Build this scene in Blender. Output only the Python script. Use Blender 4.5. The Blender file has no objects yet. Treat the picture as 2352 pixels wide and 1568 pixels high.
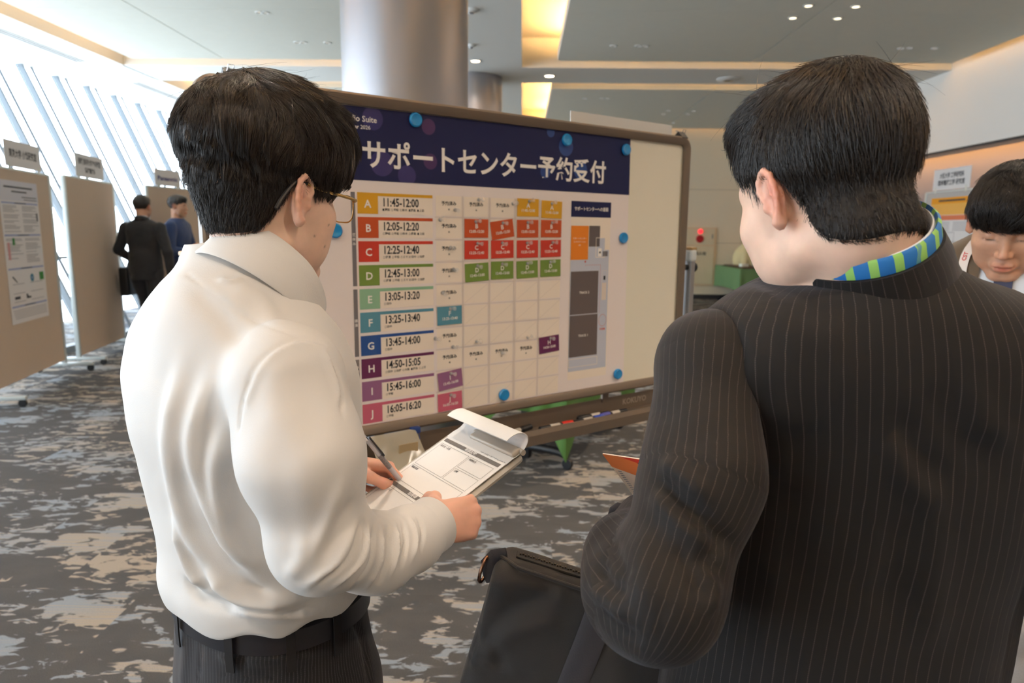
import bpy, bmesh, math, random
import numpy as np
from mathutils import Vector, Matrix, noise as mnoise
from mathutils.bvhtree import BVHTree

random.seed(7)
rng = np.random.default_rng(7)
SC = bpy.context.scene
COL = SC.collection

# ---------------------------------------------------------------- camera
IMW, IMH, FPX, CAMH = 2352, 1568, 1568.0, 1.42
_th = math.atan(252 / 1568); _ro = 0.0095; _ps = math.atan(21 / 1568 * math.cos(_th))
CF = np.array([-math.sin(_ps) * math.cos(_th), math.cos(_ps) * math.cos(_th), -math.sin(_th)])
_r0 = np.array([math.cos(_ps), math.sin(_ps), 0.0]); _u0 = np.cross(_r0, CF)
CR = _r0 * math.cos(_ro) + _u0 * math.sin(_ro)
CU = _u0 * math.cos(_ro) - _r0 * math.sin(_ro)
CO = np.array([0.0, 0.0, CAMH])
cam_data = bpy.data.cameras.new('camera')
cam_data.sensor_width = 36.0
cam_data.lens = 36.0 * FPX / IMW
cam_data.clip_start = 0.02; cam_data.clip_end = 300
cam_data.dof.use_dof = True
cam_data.dof.focus_distance = 0.95
cam_data.dof.aperture_fstop = 6.3
cam = bpy.data.objects.new('camera', cam_data); COL.objects.link(cam)
cam.matrix_world = Matrix(((CR[0], CU[0], -CF[0], CO[0]), (CR[1], CU[1], -CF[1], CO[1]),
                           (CR[2], CU[2], -CF[2], CO[2]), (0, 0, 0, 1)))
SC.camera = cam

def ray(x, y): return CF + CR * ((x - IMW / 2) / FPX) - CU * ((y - IMH / 2) / FPX)
def at(x, y, d): return CO + ray(x, y) * d
def onz(x, y, z): d = ray(x, y); return CO + d * ((z - CAMH) / d[2])
def ony(x, y, Y): d = ray(x, y); return CO + d * (Y / d[1])
def onx(x, y, X): d = ray(x, y); return CO + d * (X / d[0])

# ---------------------------------------------------------------- daylight, exposure
SC.view_settings.view_transform = 'Standard'
SC.view_settings.look = 'None'
SC.view_settings.gamma = 1.0
SC.view_settings.use_curve_mapping = False
SC.view_settings.exposure = 0.52
SC.cycles.max_bounces = 8
SC.cycles.diffuse_bounces = 4
SC.cycles.glossy_bounces = 4
SC.cycles.transparent_max_bounces = 16
SC.cycles.use_denoising = True
SC.cycles.sample_clamp_indirect = 6.0
world = bpy.data.worlds.new('overcast_sky'); SC.world = world
world.use_nodes = True
_bg = world.node_tree.nodes['Background']
_bg.inputs[0].default_value = (0.86, 0.93, 1.0, 1)
_bg.inputs[1].default_value = 6.0

# the long glazed facade on the left is the daylight portal of the hall
WIN_TOP_X, WIN_BOT_X, CEIL = -6.86, -5.30, 3.6
_pd = bpy.data.lights.new('facade_portal', 'AREA'); _pd.shape = 'RECTANGLE'
_pd.size = 21.0; _pd.size_y = 4.2; _pd.cycles.is_portal = True
_po = bpy.data.objects.new('facade_portal', _pd); COL.objects.link(_po)
_n = np.array([CEIL, 0, WIN_TOP_X - WIN_BOT_X]); _n = _n / np.linalg.norm(_n)      # into the room
_t = np.array([0, 1.0, 0]); _b = np.cross(-_n, _t)
_po.matrix_world = Matrix(((_t[0], _b[0], -_n[0], (WIN_TOP_X + WIN_BOT_X) / 2 - 0.25), (_t[1], _b[1], -_n[1], 4.7),
                           (_t[2], _b[2], -_n[2], CEIL / 2), (0, 0, 0, 1)))
COVE_STRENGTH = 110.0
COVE_COLOR = (1.0, 0.56, 0.20)
DOWN_POWER = 105.0
DOWN_COLOR = (1.0, 0.84, 0.68)

# ================================================================ helpers: materials
def nd(t, kind, **kw):
    n = t.nodes.new(kind)
    for k, v in kw.items(): setattr(n, k, v)
    return n
def srgb(r, g, b):
    f = lambda c: ((c / 255) / 12.92) if c / 255 <= 0.04045 else (((c / 255) + 0.055) / 1.055) ** 2.4
    return (f(r), f(g), f(b), 1.0)
_mats = {}
def mat(name, rgb=(200, 200, 200), rough=0.6, metal=0.0, bump=0.0, bscale=300.0, var=0.0, vscale=6.0, emit=None, estr=0.0,
        sss=0.0, spec=0.5, sheen=0.0, coat=0.0, alpha=1.0, trans=0.0):
    if name in _mats: return _mats[name]
    m = bpy.data.materials.new(name); m.use_nodes = True; _mats[name] = m
    t = m.node_tree; b = t.nodes['Principled BSDF']
    c = srgb(*rgb)
    b.inputs['Base Color'].default_value = c
    b.inputs['Roughness'].default_value = rough
    b.inputs['Metallic'].default_value = metal
    b.inputs['Specular IOR Level'].default_value = spec
    if sss: b.inputs['Subsurface Weight'].default_value = sss; b.inputs['Subsurface Radius'].default_value = (0.01, 0.004, 0.002); b.inputs['Subsurface Scale'].default_value = 0.6
    if sheen: b.inputs['Sheen Weight'].default_value = sheen
    if coat: b.inputs['Coat Weight'].default_value = coat
    if trans: b.inputs['Transmission Weight'].default_value = trans
    if emit: b.inputs['Emission Color'].default_value = srgb(*emit); b.inputs['Emission Strength'].default_value = estr
    if alpha < 1: b.inputs['Alpha'].default_value = alpha
    tc = nd(t, 'ShaderNodeTexCoord')
    if var:
        n = nd(t, 'ShaderNodeTexNoise'); n.inputs['Scale'].default_value = vscale; n.inputs['Detail'].default_value = 4
        t.links.new(tc.outputs['Object'], n.inputs['Vector'])
        mx = nd(t, 'ShaderNodeMix', data_type='RGBA'); mx.inputs[6].default_value = tuple(v * (1 - var) for v in c[:3]) + (1,)
        mx.inputs[7].default_value = tuple(min(1, v * (1 + var)) for v in c[:3]) + (1,)
        t.links.new(n.outputs['Fac'], mx.inputs[0]); t.links.new(mx.outputs[2], b.inputs['Base Color'])
    if bump:
        n = nd(t, 'ShaderNodeTexNoise'); n.inputs['Scale'].default_value = bscale; n.inputs['Detail'].default_value = 2
        t.links.new(tc.outputs['Object'], n.inputs['Vector'])
        bp = nd(t, 'ShaderNodeBump'); bp.inputs['Strength'].default_value = bump; bp.inputs['Distance'].default_value = 0.002
        t.links.new(n.outputs['Fac'], bp.inputs['Height']); t.links.new(bp.outputs[0], b.inputs['Normal'])
    return m

# ================================================================ helpers: objects
def tag(o, label=None, cat=None, group=None, kind=None):
    if label: o['label'] = label
    if cat: o['category'] = cat
    if group: o['group'] = group
    if kind: o['kind'] = kind
    return o
def empty(name, loc, label=None, cat=None, group=None):
    o = bpy.data.objects.new(name, None); COL.objects.link(o); o.location = [float(v) for v in loc]
    o.empty_display_size = 0.1
    return tag(o, label, cat, group)
def link(name, me, mats, parent=None, loc=None, smooth=True):
    o = bpy.data.objects.new(name, me); COL.objects.link(o)
    for m in (mats if isinstance(mats, (list, tuple)) else [mats]): me.materials.append(m)
    if parent is not None: o.parent = parent
    if loc is not None: o.location = [float(v) for v in loc]
    if smooth:
        me.polygons.foreach_set('use_smooth', np.ones(len(me.polygons), dtype=bool))
        me.set_sharp_from_angle(angle=math.radians(smooth if smooth is not True else 40))
    return o
def copy_tree(o, parent=None):
    c = o.copy(); COL.objects.link(c)
    if parent is not None: c.parent = parent
    for ch in [x for x in o.children]: copy_tree(ch, c)
    return c

class MB:
    """collects shapes into one mesh; every shape may carry a material index"""
    def __init__(s): s.bm = bmesh.new(); s.origin = np.zeros(3)
    def _mi(s, f0, mi):
        if mi:
            s.bm.faces.ensure_lookup_table()
            for f in s.bm.faces[f0:]: f.material_index = mi
    def box(s, c, size, R=None, bev=0.0, mi=0, seg=2):
        f0 = len(s.bm.faces)
        M = Matrix.Translation([float(v) for v in c]) @ (Matrix(R).to_4x4() if R is not None else Matrix.Identity(4)) @ Matrix.Diagonal([float(v) for v in size] + [1])
        g = bmesh.ops.create_cube(s.bm, size=1.0, matrix=M)
        if bev:
            es = list({e for v in g['verts'] for e in v.link_edges})
            bmesh.ops.bevel(s.bm, geom=es, offset=bev, segments=seg, affect='EDGES', profile=0.6)
        s._mi(f0, mi); return s
    def quad(s, pts, mi=0):
        f0 = len(s.bm.faces); s.bm.faces.new([s.bm.verts.new([float(v) for v in p]) for p in pts]); s._mi(f0, mi); return s
    def raw(s, V, F, mi=0):
        f0 = len(s.bm.faces); vs = [s.bm.verts.new([float(x) for x in v]) for v in V]
        for f in F:
            try: s.bm.faces.new([vs[i] for i in f])
            except ValueError: pass
        s._mi(f0, mi); return s
    def prism(s, loop, off, mi=0):
        """loop of 3-D points extruded by vector off"""
        loop = [np.array(p, float) for p in loop]; off = np.array(off, float); n = len(loop)
        V = loop + [p + off for p in loop]
        F = [tuple(range(n))[::-1], tuple(range(n, 2 * n))] + [(i, (i + 1) % n, n + (i + 1) % n, n + i) for i in range(n)]
        return s.raw(V, F, mi)
    def tube(s, pts, r, seg=10, mi=0, caps=True, flat=None, closed=False):
        """sweep; r scalar or list; flat=(normal vector, ratio) squashes the section along a direction"""
        P = [np.array(p, float) for p in pts]; n = len(P); rr = r if hasattr(r, '__len__') else [r] * n
        V = []; up = None
        for i in range(n):
            a = P[(i - 1) % n] if (closed or i > 0) else P[i]; b = P[(i + 1) % n] if (closed or i < n - 1) else P[i]
            t = b - a; t = t / (np.linalg.norm(t) + 1e-12)
            if flat is not None: up = np.array(flat[0], float)
            elif up is None: up = np.array([0, 0, 1.0]) if abs(t[2]) < 0.9 else np.array([1.0, 0, 0])
            e1 = np.cross(t, up); e1 /= np.linalg.norm(e1) + 1e-12; e2 = np.cross(e1, t)
            if flat is None: up = e2
            k = flat[1] if flat is not None else 1.0
            for j in range(seg):
                w = 2 * math.pi * j / seg
                V.append(P[i] + e1 * (rr[i] * math.cos(w)) + e2 * (rr[i] * k * math.sin(w)))
        F = []
        m = n if closed else n - 1
        for i in range(m):
            i2 = (i + 1) % n
            for j in range(seg):
                F.append((i * seg + j, i * seg + (j + 1) % seg, i2 * seg + (j + 1) % seg, i2 * seg + j))
        if caps and not closed: F += [tuple(range(seg))[::-1], tuple((n - 1) * seg + j for j in range(seg))]
        return s.raw(V, F, mi)
    def cyl(s, a, b, r, r2=None, seg=20, mi=0): return s.tube([a, b], [r, r if r2 is None else r2], seg, mi)
    def lathe(s, c, prof, seg=24, mi=0, axis=None):
        """profile [(radius, height)] turned about axis through c"""
        ax = np.array([0, 0, 1.0]) if axis is None else np.array(axis, float) / np.linalg.norm(axis)
        e1 = np.cross(ax, [0, 1.0, 0] if abs(ax[1]) < 0.9 else [1.0, 0, 0]); e1 /= np.linalg.norm(e1); e2 = np.cross(ax, e1)
        c = np.array(c, float); V = []
        for (r, h) in prof:
            for j in range(seg):
                w = 2 * math.pi * j / seg; V.append(c + ax * h + (e1 * math.cos(w) + e2 * math.sin(w)) * max(r, 1e-5))
        F = [(i * seg + j, i * seg + (j + 1) % seg, (i + 1) * seg + (j + 1) % seg, (i + 1) * seg + j) for i in range(len(prof) - 1) for j in range(seg)]
        F += [tuple(range(seg))[::-1], tuple((len(prof) - 1) * seg + j for j in range(seg))]
        return s.raw(V, F, mi)
    def build(s, name, mats, parent=None, loc=None, smooth=True, origin=None, norm=True):
        """origin: world point that becomes the object's own origin (shapes were given in world space)"""
        if origin is not None: bmesh.ops.translate(s.bm, verts=s.bm.verts, vec=[-float(v) for v in origin])
        if norm: bmesh.ops.recalc_face_normals(s.bm, faces=s.bm.faces)
        me = bpy.data.meshes.new(name); s.bm.to_mesh(me); s.bm.free()
        return link(name, me, mats, parent, loc if loc is not None else (origin if (origin is not None and parent is None) else None), smooth)

def Rz(a): c, s = math.cos(a), math.sin(a); return np.array([[c, -s, 0], [s, c, 0], [0, 0, 1.0]])
def Rx(a): c, s = math.cos(a), math.sin(a); return np.array([[1.0, 0, 0], [0, c, -s], [0, s, c]])
def Ry(a): c, s = math.cos(a), math.sin(a); return np.array([[c, 0, s], [0, 1.0, 0], [-s, 0, c]])
def unit(v): v = np.array(v, float); return v / np.linalg.norm(v)
def bez(pts, n=24):
    """smooth curve through points (Catmull-Rom)"""
    P = [np.array(p, float) for p in pts]; P = [2 * P[0] - P[1]] + P + [2 * P[-1] - P[-2]]; out = []
    m = len(P) - 3
    for q in np.linspace(0, m - 1e-9, n):
        i = int(q); u = q - i; a, b, c, d = P[i:i + 4]
        out.append(0.5 * (2 * b + (c - a) * u + (2 * a - 5 * b + 4 * c - d) * u * u + (3 * b - a - 3 * c + d) * u ** 3))
    return out

_txt = {}
def text_geo(s, size=1.0, bold=0.0, align='CENTER', res=2):
    """flat glyph polygons, centred on the line; returns verts (n,2) and faces"""
    k = (s, bold, align, res)
    if k not in _txt:
        cu = bpy.data.curves.new('lettering', 'FONT'); cu.body = s; cu.size = 1.0; cu.align_x = align; cu.align_y = 'CENTER'
        cu.offset = bold; cu.resolution_u = res; cu.fill_mode = 'FRONT'
        o = bpy.data.objects.new('lettering', cu); COL.objects.link(o)
        dg = bpy.context.evaluated_depsgraph_get(); me = bpy.data.meshes.new_from_object(o.evaluated_get(dg))
        V = np.array([v.co[:2] for v in me.vertices]).reshape(-1, 2); F = [tuple(p.vertices) for p in me.polygons]
        bpy.data.meshes.remove(me); bpy.data.objects.remove(o); bpy.data.curves.remove(cu)
        _txt[k] = (V, F)
    V, F = _txt[k]
    return V * size, F
class Sheet:
    """a printed surface: origin, u (right), v (up), normal; shapes are laid a hair above each other"""
    def __init__(s, O, u, v, n): s.O, s.u, s.v, s.n = [np.array(q, float) for q in (O, u, v, n)]; s.V = []; s.F = []; s.M = []
    def pt(s, x, y, h): return s.O + s.u * x + s.v * y + s.n * h
    def add(s, V2, F, mi, h):
        b = len(s.V); s.V += [s.pt(p[0], p[1], h) for p in V2]; s.F += [tuple(i + b for i in f) for f in F]; s.M += [mi] * len(F)
    def rect(s, x0, y0, x1, y1, mi, h): s.add([(x0, y0), (x1, y0), (x1, y1), (x0, y1)], [(0, 1, 2, 3)], mi, h)
    def poly(s, P, mi, h): s.add(P, [tuple(range(len(P)))], mi, h)
    def line(s, x0, y0, x1, y1, w, mi, h):
        d = np.array([x1 - x0, y1 - y0]); d = d / (np.linalg.norm(d) + 1e-9); q = np.array([-d[1], d[0]]) * w / 2
        a, b = np.array([x0, y0]), np.array([x1, y1]); s.add([a - q, b - q, b + q, a + q], [(0, 1, 2, 3)], mi, h)
    def frame(s, x0, y0, x1, y1, w, mi, h):
        for a in ((x0, y0, x1, y0), (x1, y0, x1, y1), (x1, y1, x0, y1), (x0, y1, x0, y0)): s.line(*a, w, mi, h)
    def disc(s, x, y, r, mi, h, n=32): s.poly([(x + r * math.cos(2 * math.pi * i / n), y + r * math.sin(2 * math.pi * i / n)) for i in range(n)], mi, h)
    def text(s, t, x, y, size, mi, h, bold=0.0, align='CENTER', rot=0.0, sx=1.0, res=2, width=None):
        V, F = text_geo(t, size, bold, align, res)
        if len(V) == 0: return
        V = V.copy()
        if width: 
            w0 = V[:, 0].max() - V[:, 0].min(); sx = width / w0
        V[:, 0] *= sx
        c, q = math.cos(rot), math.sin(rot); V = np.stack([V[:, 0] * c - V[:, 1] * q + x, V[:, 0] * q + V[:, 1] * c + y], 1)
        s.add(V, F, mi, h)
    def build(s, name, mats, parent=None, origin=(0, 0, 0), base=None, keep=False):
        """base: MB whose shapes (the sheet's body) go into the same mesh"""
        mb = base or MB(); o = np.array(origin, float)
        bmv = [mb.bm.verts.new([float(x) for x in p]) for p in s.V]
        for f, m in zip(s.F, s.M):
            try:
                fc = mb.bm.faces.new([bmv[i] for i in f]); fc.material_index = m
                fc.normal_update()
                if fc.normal.dot(Vector(s.n)) < 0: fc.normal_flip()
            except ValueError: pass
        return mb.build(name, mats, parent, origin=origin, smooth=30, norm=False)

# ================================================================ helpers: implicit surfaces for bodies and cloth
def smin(a, b, k):
    h = np.clip(0.5 + 0.5 * (b - a) / k, 0, 1); return b * (1 - h) + a * h - k * h * (1 - h)
def smax(a, b, k): return -smin(-a, -b, k)
def rc(P, a, b, ra, rb):
    a = np.asarray(a, np.float32); b = np.asarray(b, np.float32); ab = b - a; L = float(ab @ ab) + 1e-12
    t = np.clip((P - a) @ ab / L, 0, 1); d = P - a - t[:, None] * ab
    return np.sqrt((d * d).sum(1)) - (ra + (rb - ra) * t)
def sph(P, c, r): d = P - np.asarray(c, np.float32); return np.sqrt((d * d).sum(1)) - r
def ell(P, c, r, R=None):
    p = P - np.asarray(c, np.float32)
    if R is not None: p = p @ np.asarray(R, np.float32)          # R columns = ellipsoid axes
    r = np.asarray(r, np.float32); q = p / r; k0 = np.sqrt((q * q).sum(1)); q2 = q / r; k1 = np.sqrt((q2 * q2).sum(1))
    return k0 * (k0 - 1) / (k1 + 1e-9)
def poly_rc(P, pts, rs, k=0.006):
    d = None
    for i in range(len(pts) - 1):
        e = rc(P, pts[i], pts[i + 1], rs[i], rs[i + 1]); d = e if d is None else smin(d, e, k)
    return d
def catmull(xs, ys, q):
    xs = np.asarray(xs, float); ys = np.asarray(ys, float); m = np.gradient(ys, xs, axis=0)
    i = np.clip(np.searchsorted(xs, q) - 1, 0, len(xs) - 2); h = xs[i + 1] - xs[i]; u = np.clip((q - xs[i]) / h, 0, 1)
    if ys.ndim > 1: h = h[:, None]; u = u[:, None]
    return (2 * u ** 3 - 3 * u ** 2 + 1) * ys[i] + (u ** 3 - 2 * u ** 2 + u) * h * m[i] + (-2 * u ** 3 + 3 * u ** 2) * ys[i + 1] + (u ** 3 - u ** 2) * h * m[i + 1]
class Loft:
    """stack of super-elliptic sections: rows (z, cx, cy, a, b_front, b_back, azimuth of the front, exponent)"""
    def __init__(s, rows):
        rows = np.array(sorted(rows, key=lambda r: r[0]), float); s.z = rows[:, 0]; s.p = rows[:, 1:]
    def local(s, P):
        p = catmull(s.z, s.p, P[:, 2]).astype(np.float32); az = np.radians(p[:, 5])
        dx = P[:, 0] - p[:, 0]; dy = P[:, 1] - p[:, 1]; c, q = np.cos(az), np.sin(az)
        fwd = dx * c + dy * q; rgt = dx * q - dy * c
        return rgt, fwd, p
    def __call__(s, P, grow=0.0):
        rgt, fwd, p = s.local(P); a = p[:, 2] + grow; b = np.where(fwd > 0, p[:, 3], p[:, 4]) + grow; n = p[:, 6]
        k = (np.abs(rgt / a) ** n + np.abs(fwd / b) ** n) ** (1 / n)
        r = np.sqrt(rgt ** 2 + fwd ** 2) + 1e-6
        d = np.where(k > 1e-4, r * (1 - 1 / np.maximum(k, 1e-4)), -np.minimum(a, b))
        d = np.maximum(d * 0.9, -np.minimum(a, b))
        z0, z1 = s.z[0] - grow, s.z[-1] + grow; dz = np.maximum(z0 - P[:, 2], P[:, 2] - z1)
        return np.where(dz > 0, np.sqrt(np.maximum(d, 0) ** 2 + dz ** 2), np.maximum(d, dz * 1.0))
    def arc(s, P):
        rgt, fwd, p = s.local(P); a = p[:, 2]; b = np.where(fwd > 0, p[:, 3], p[:, 4])
        return np.arctan2(rgt / a, -fwd / b) * 0.5 * (a + b)

def axis_grid(lo, hi, step, fine=()):
    """coordinates from lo to hi; fine = (lo, hi, step) spans with a finer step"""
    out = [lo]
    while out[-1] < hi:
        x = out[-1]; st = step
        for (a, b, fs) in fine:
            if a <= x <= b: st = min(st, fs)
            else:
                d = (a - x) if x < a else (x - b); st = min(st, fs + d * 0.35)
        out.append(x + st)
    return np.array(out, np.float32)
_CORN = np.array([(i, j, k) for i in (0, 1) for j in (0, 1) for k in (0, 1)])
_EDGE = [(a, b) for a in range(8) for b in range(a + 1, 8) if np.abs(_CORN[a] - _CORN[b]).sum() == 1]
def sdf_mesh(f, xs, ys, zs, project=2):
    S = 4
    def pad(v):
        n = (-(len(v) - 1)) % S
        return np.concatenate([v, v[-1] + (v[-1] - v[-2]) * np.arange(1, n + 1)]).astype(np.float32) if n else v
    xs, ys, zs = pad(xs), pad(ys), pad(zs); nx, ny, nz = len(xs), len(ys), len(zs)
    cx, cy, cz = xs[::S], ys[::S], zs[::S]
    G = np.stack(np.meshgrid(cx, cy, cz, indexing='ij'), -1).reshape(-1, 3)
    D0 = f(G).reshape(len(cx), len(cy), len(cz))
    mn = np.full(tuple(n - 1 for n in D0.shape), 1e9, np.float32); ms = np.zeros(mn.shape, np.int8)
    for (i, j, k) in _CORN:
        q = D0[i:i + mn.shape[0], j:j + mn.shape[1], k:k + mn.shape[2]]; mn = np.minimum(mn, np.abs(q)); ms += (q < 0)
    diag = np.sqrt((np.diff(cx) ** 2)[:, None, None] + (np.diff(cy) ** 2)[None, :, None] + (np.diff(cz) ** 2)[None, None, :])
    act = (mn < diag * 0.85) | ((ms > 0) & (ms < 8))
    D = np.repeat(np.repeat(np.repeat(np.where(D0 < 0, -1.0, 1.0).astype(np.float32), S, 0), S, 1), S, 2)[:nx, :ny, :nz]
    M = np.zeros((nx, ny, nz), bool); am = np.repeat(np.repeat(np.repeat(act, S, 0), S, 1), S, 2)
    for (i, j, k) in _CORN: M[i:i + nx - 1, j:j + ny - 1, k:k + nz - 1] |= am
    I = np.nonzero(M); P = np.stack([xs[I[0]], ys[I[1]], zs[I[2]]], 1)
    D[I] = np.concatenate([f(P[i:i + 400000]) for i in range(0, len(P), 400000)]) if len(P) else []
    ins = D < 0
    cnt = np.zeros((nx - 1, ny - 1, nz - 1), np.int8)
    for (i, j, k) in _CORN: cnt += ins[i:i + nx - 1, j:j + ny - 1, k:k + nz - 1]
    A = np.nonzero((cnt > 0) & (cnt < 8)); n = len(A[0])
    cid = np.full(cnt.shape, -1, np.int32); cid[A] = np.arange(n)
    cv = np.stack([D[A[0] + c[0], A[1] + c[1], A[2] + c[2]] for c in _CORN], 1)
    cp = np.stack([np.stack([xs[A[0] + c[0]], ys[A[1] + c[1]], zs[A[2] + c[2]]], 1) for c in _CORN], 1)
    acc = np.zeros((n, 3), np.float64); w = np.zeros(n)
    for a, b in _EDGE:
        m = (cv[:, a] < 0) != (cv[:, b] < 0); t = np.where(m, cv[:, a] / (cv[:, a] - cv[:, b] + 1e-20), 0)
        acc += np.where(m[:, None], cp[:, a] + (cp[:, b] - cp[:, a]) * t[:, None], 0); w += m
    V = (acc / w[:, None]).astype(np.float32)
    quads = []
    for ax in range(3):
        s0 = [slice(0, -1)] * 3; s1 = [slice(0, -1)] * 3; s0[ax] = slice(0, -1); s1[ax] = slice(1, None)
        o1, o2 = [(1, 2), (2, 0), (0, 1)][ax]
        for o in (o1, o2): s0[o] = slice(1, -1); s1[o] = slice(1, -1)
        a, b = ins[tuple(s0)], ins[tuple(s1)]; E = np.nonzero(a != b); fl = a[E]
        E = [e.copy() for e in E]; E[o1] += 1; E[o2] += 1
        def c(d1, d2): q = [e for e in E]; q[o1] = E[o1] - d1; q[o2] = E[o2] - d2; return cid[tuple(q)]
        Q = np.stack([c(1, 1), c(0, 1), c(0, 0), c(1, 0)], 1)
        Q[~fl] = Q[~fl][:, ::-1]; quads.append(Q)
    Q = np.concatenate(quads); Q = Q[(Q >= 0).all(1)]
    for _ in range(project):
        e = 0.0012; d = f(V); g = np.stack([f(V + np.eye(3, dtype=np.float32)[k] * e) - f(V - np.eye(3, dtype=np.float32)[k] * e) for k in range(3)], 1) / (2 * e)
        st = d / ((g * g).sum(1) + 1e-6); st = np.clip(st, -0.006, 0.006); V = V - g * (st * 0.8)[:, None]
    return V.astype(np.float64), Q
def relax(V, Q, it=1, lam=0.5):
    E = np.concatenate([Q[:, [0, 1]], Q[:, [1, 2]], Q[:, [2, 3]], Q[:, [3, 0]]])
    for _ in range(it):
        S = np.zeros_like(V); c = np.zeros(len(V))
        np.add.at(S, E[:, 0], V[E[:, 1]]); np.add.at(S, E[:, 1], V[E[:, 0]]); np.add.at(c, E[:, 0], 1); np.add.at(c, E[:, 1], 1)
        V = V + lam * (S / np.maximum(c, 1)[:, None] - V)
    return V
def normals(V, Q):
    n = np.cross(V[Q[:, 2]] - V[Q[:, 0]], V[Q[:, 3]] - V[Q[:, 1]]); N = np.zeros_like(V)
    for k in range(4): np.add.at(N, Q[:, k], n)
    return N / (np.linalg.norm(N, axis=1, keepdims=True) + 1e-12)
def drop_faces(V, Q, keepV):
    """keep only faces whose corners all satisfy keepV"""
    Q = Q[keepV[Q].all(1)]; u = np.unique(Q); m = np.full(len(V), -1); m[u] = np.arange(len(u)); return V[u], m[Q], u
def np_mesh(name, V, Q, attrs=None):
    me = bpy.data.meshes.new(name); me.vertices.add(len(V)); me.vertices.foreach_set('co', np.ascontiguousarray(V, np.float32).ravel())
    k = Q.shape[1]; me.loops.add(len(Q) * k); me.loops.foreach_set('vertex_index', np.ascontiguousarray(Q, np.int32).ravel())
    me.polygons.add(len(Q)); me.polygons.foreach_set('loop_start', np.arange(0, len(Q) * k, k, dtype=np.int32))
    try: me.polygons.foreach_set('loop_total', np.full(len(Q), k, dtype=np.int32))
    except Exception: pass
    me.update(calc_edges=True)
    for nm, val in (attrs or {}).items():
        val = np.asarray(val, np.float32)
        if val.ndim == 1: a = me.attributes.new(nm, 'FLOAT', 'POINT'); a.data.foreach_set('value', val)
        else: a = me.attributes.new(nm, 'FLOAT_VECTOR', 'POINT'); a.data.foreach_set('vector', val.ravel())
    return me
def seg_dist(V, pts):
    """distance to a polyline, position along it (0..1)"""
    best = np.full(len(V), 1e9); tt = np.zeros(len(V)); n = len(pts) - 1
    for i in range(n):
        a, b = np.array(pts[i]), np.array(pts[i + 1]); ab = b - a; t = np.clip((V - a) @ ab / (ab @ ab + 1e-12), 0, 1)
        d = np.linalg.norm(V - a - t[:, None] * ab, axis=1); m = d < best; best[m] = d[m]; tt[m] = (i + t[m]) / n
    return best, tt
def crease(V, N, pts, width, amp, taper=True):
    """a fold: push the cloth along its normal in a band about a line (amp > 0 ridge, < 0 valley)"""
    c = np.mean(pts, 0); R = max(np.linalg.norm(np.array(p) - c) for p in pts) + 4 * width
    m = np.nonzero(np.linalg.norm(V - c, axis=1) < R)[0]
    if len(m) == 0: return V
    d, t = seg_dist(V[m], pts); w = np.exp(-(d / width) ** 2)
    if taper: w *= np.clip(np.minimum(t, 1 - t) * 4 + 0.15, 0, 1)
    V[m] += N[m] * (amp * w)[:, None]; return V
def fold(V, N, pts, width, amp):
    """asymmetric fold: ridge with a valley on both flanks"""
    V = crease(V, N, pts, width * 2.2, -amp * 0.55); return crease(V, N, pts, width, amp * 1.4)
def vnoise(V, scale, seed=0.0):
    return np.array([mnoise.noise((v[0] * scale + seed, v[1] * scale, v[2] * scale)) for v in V])

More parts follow.
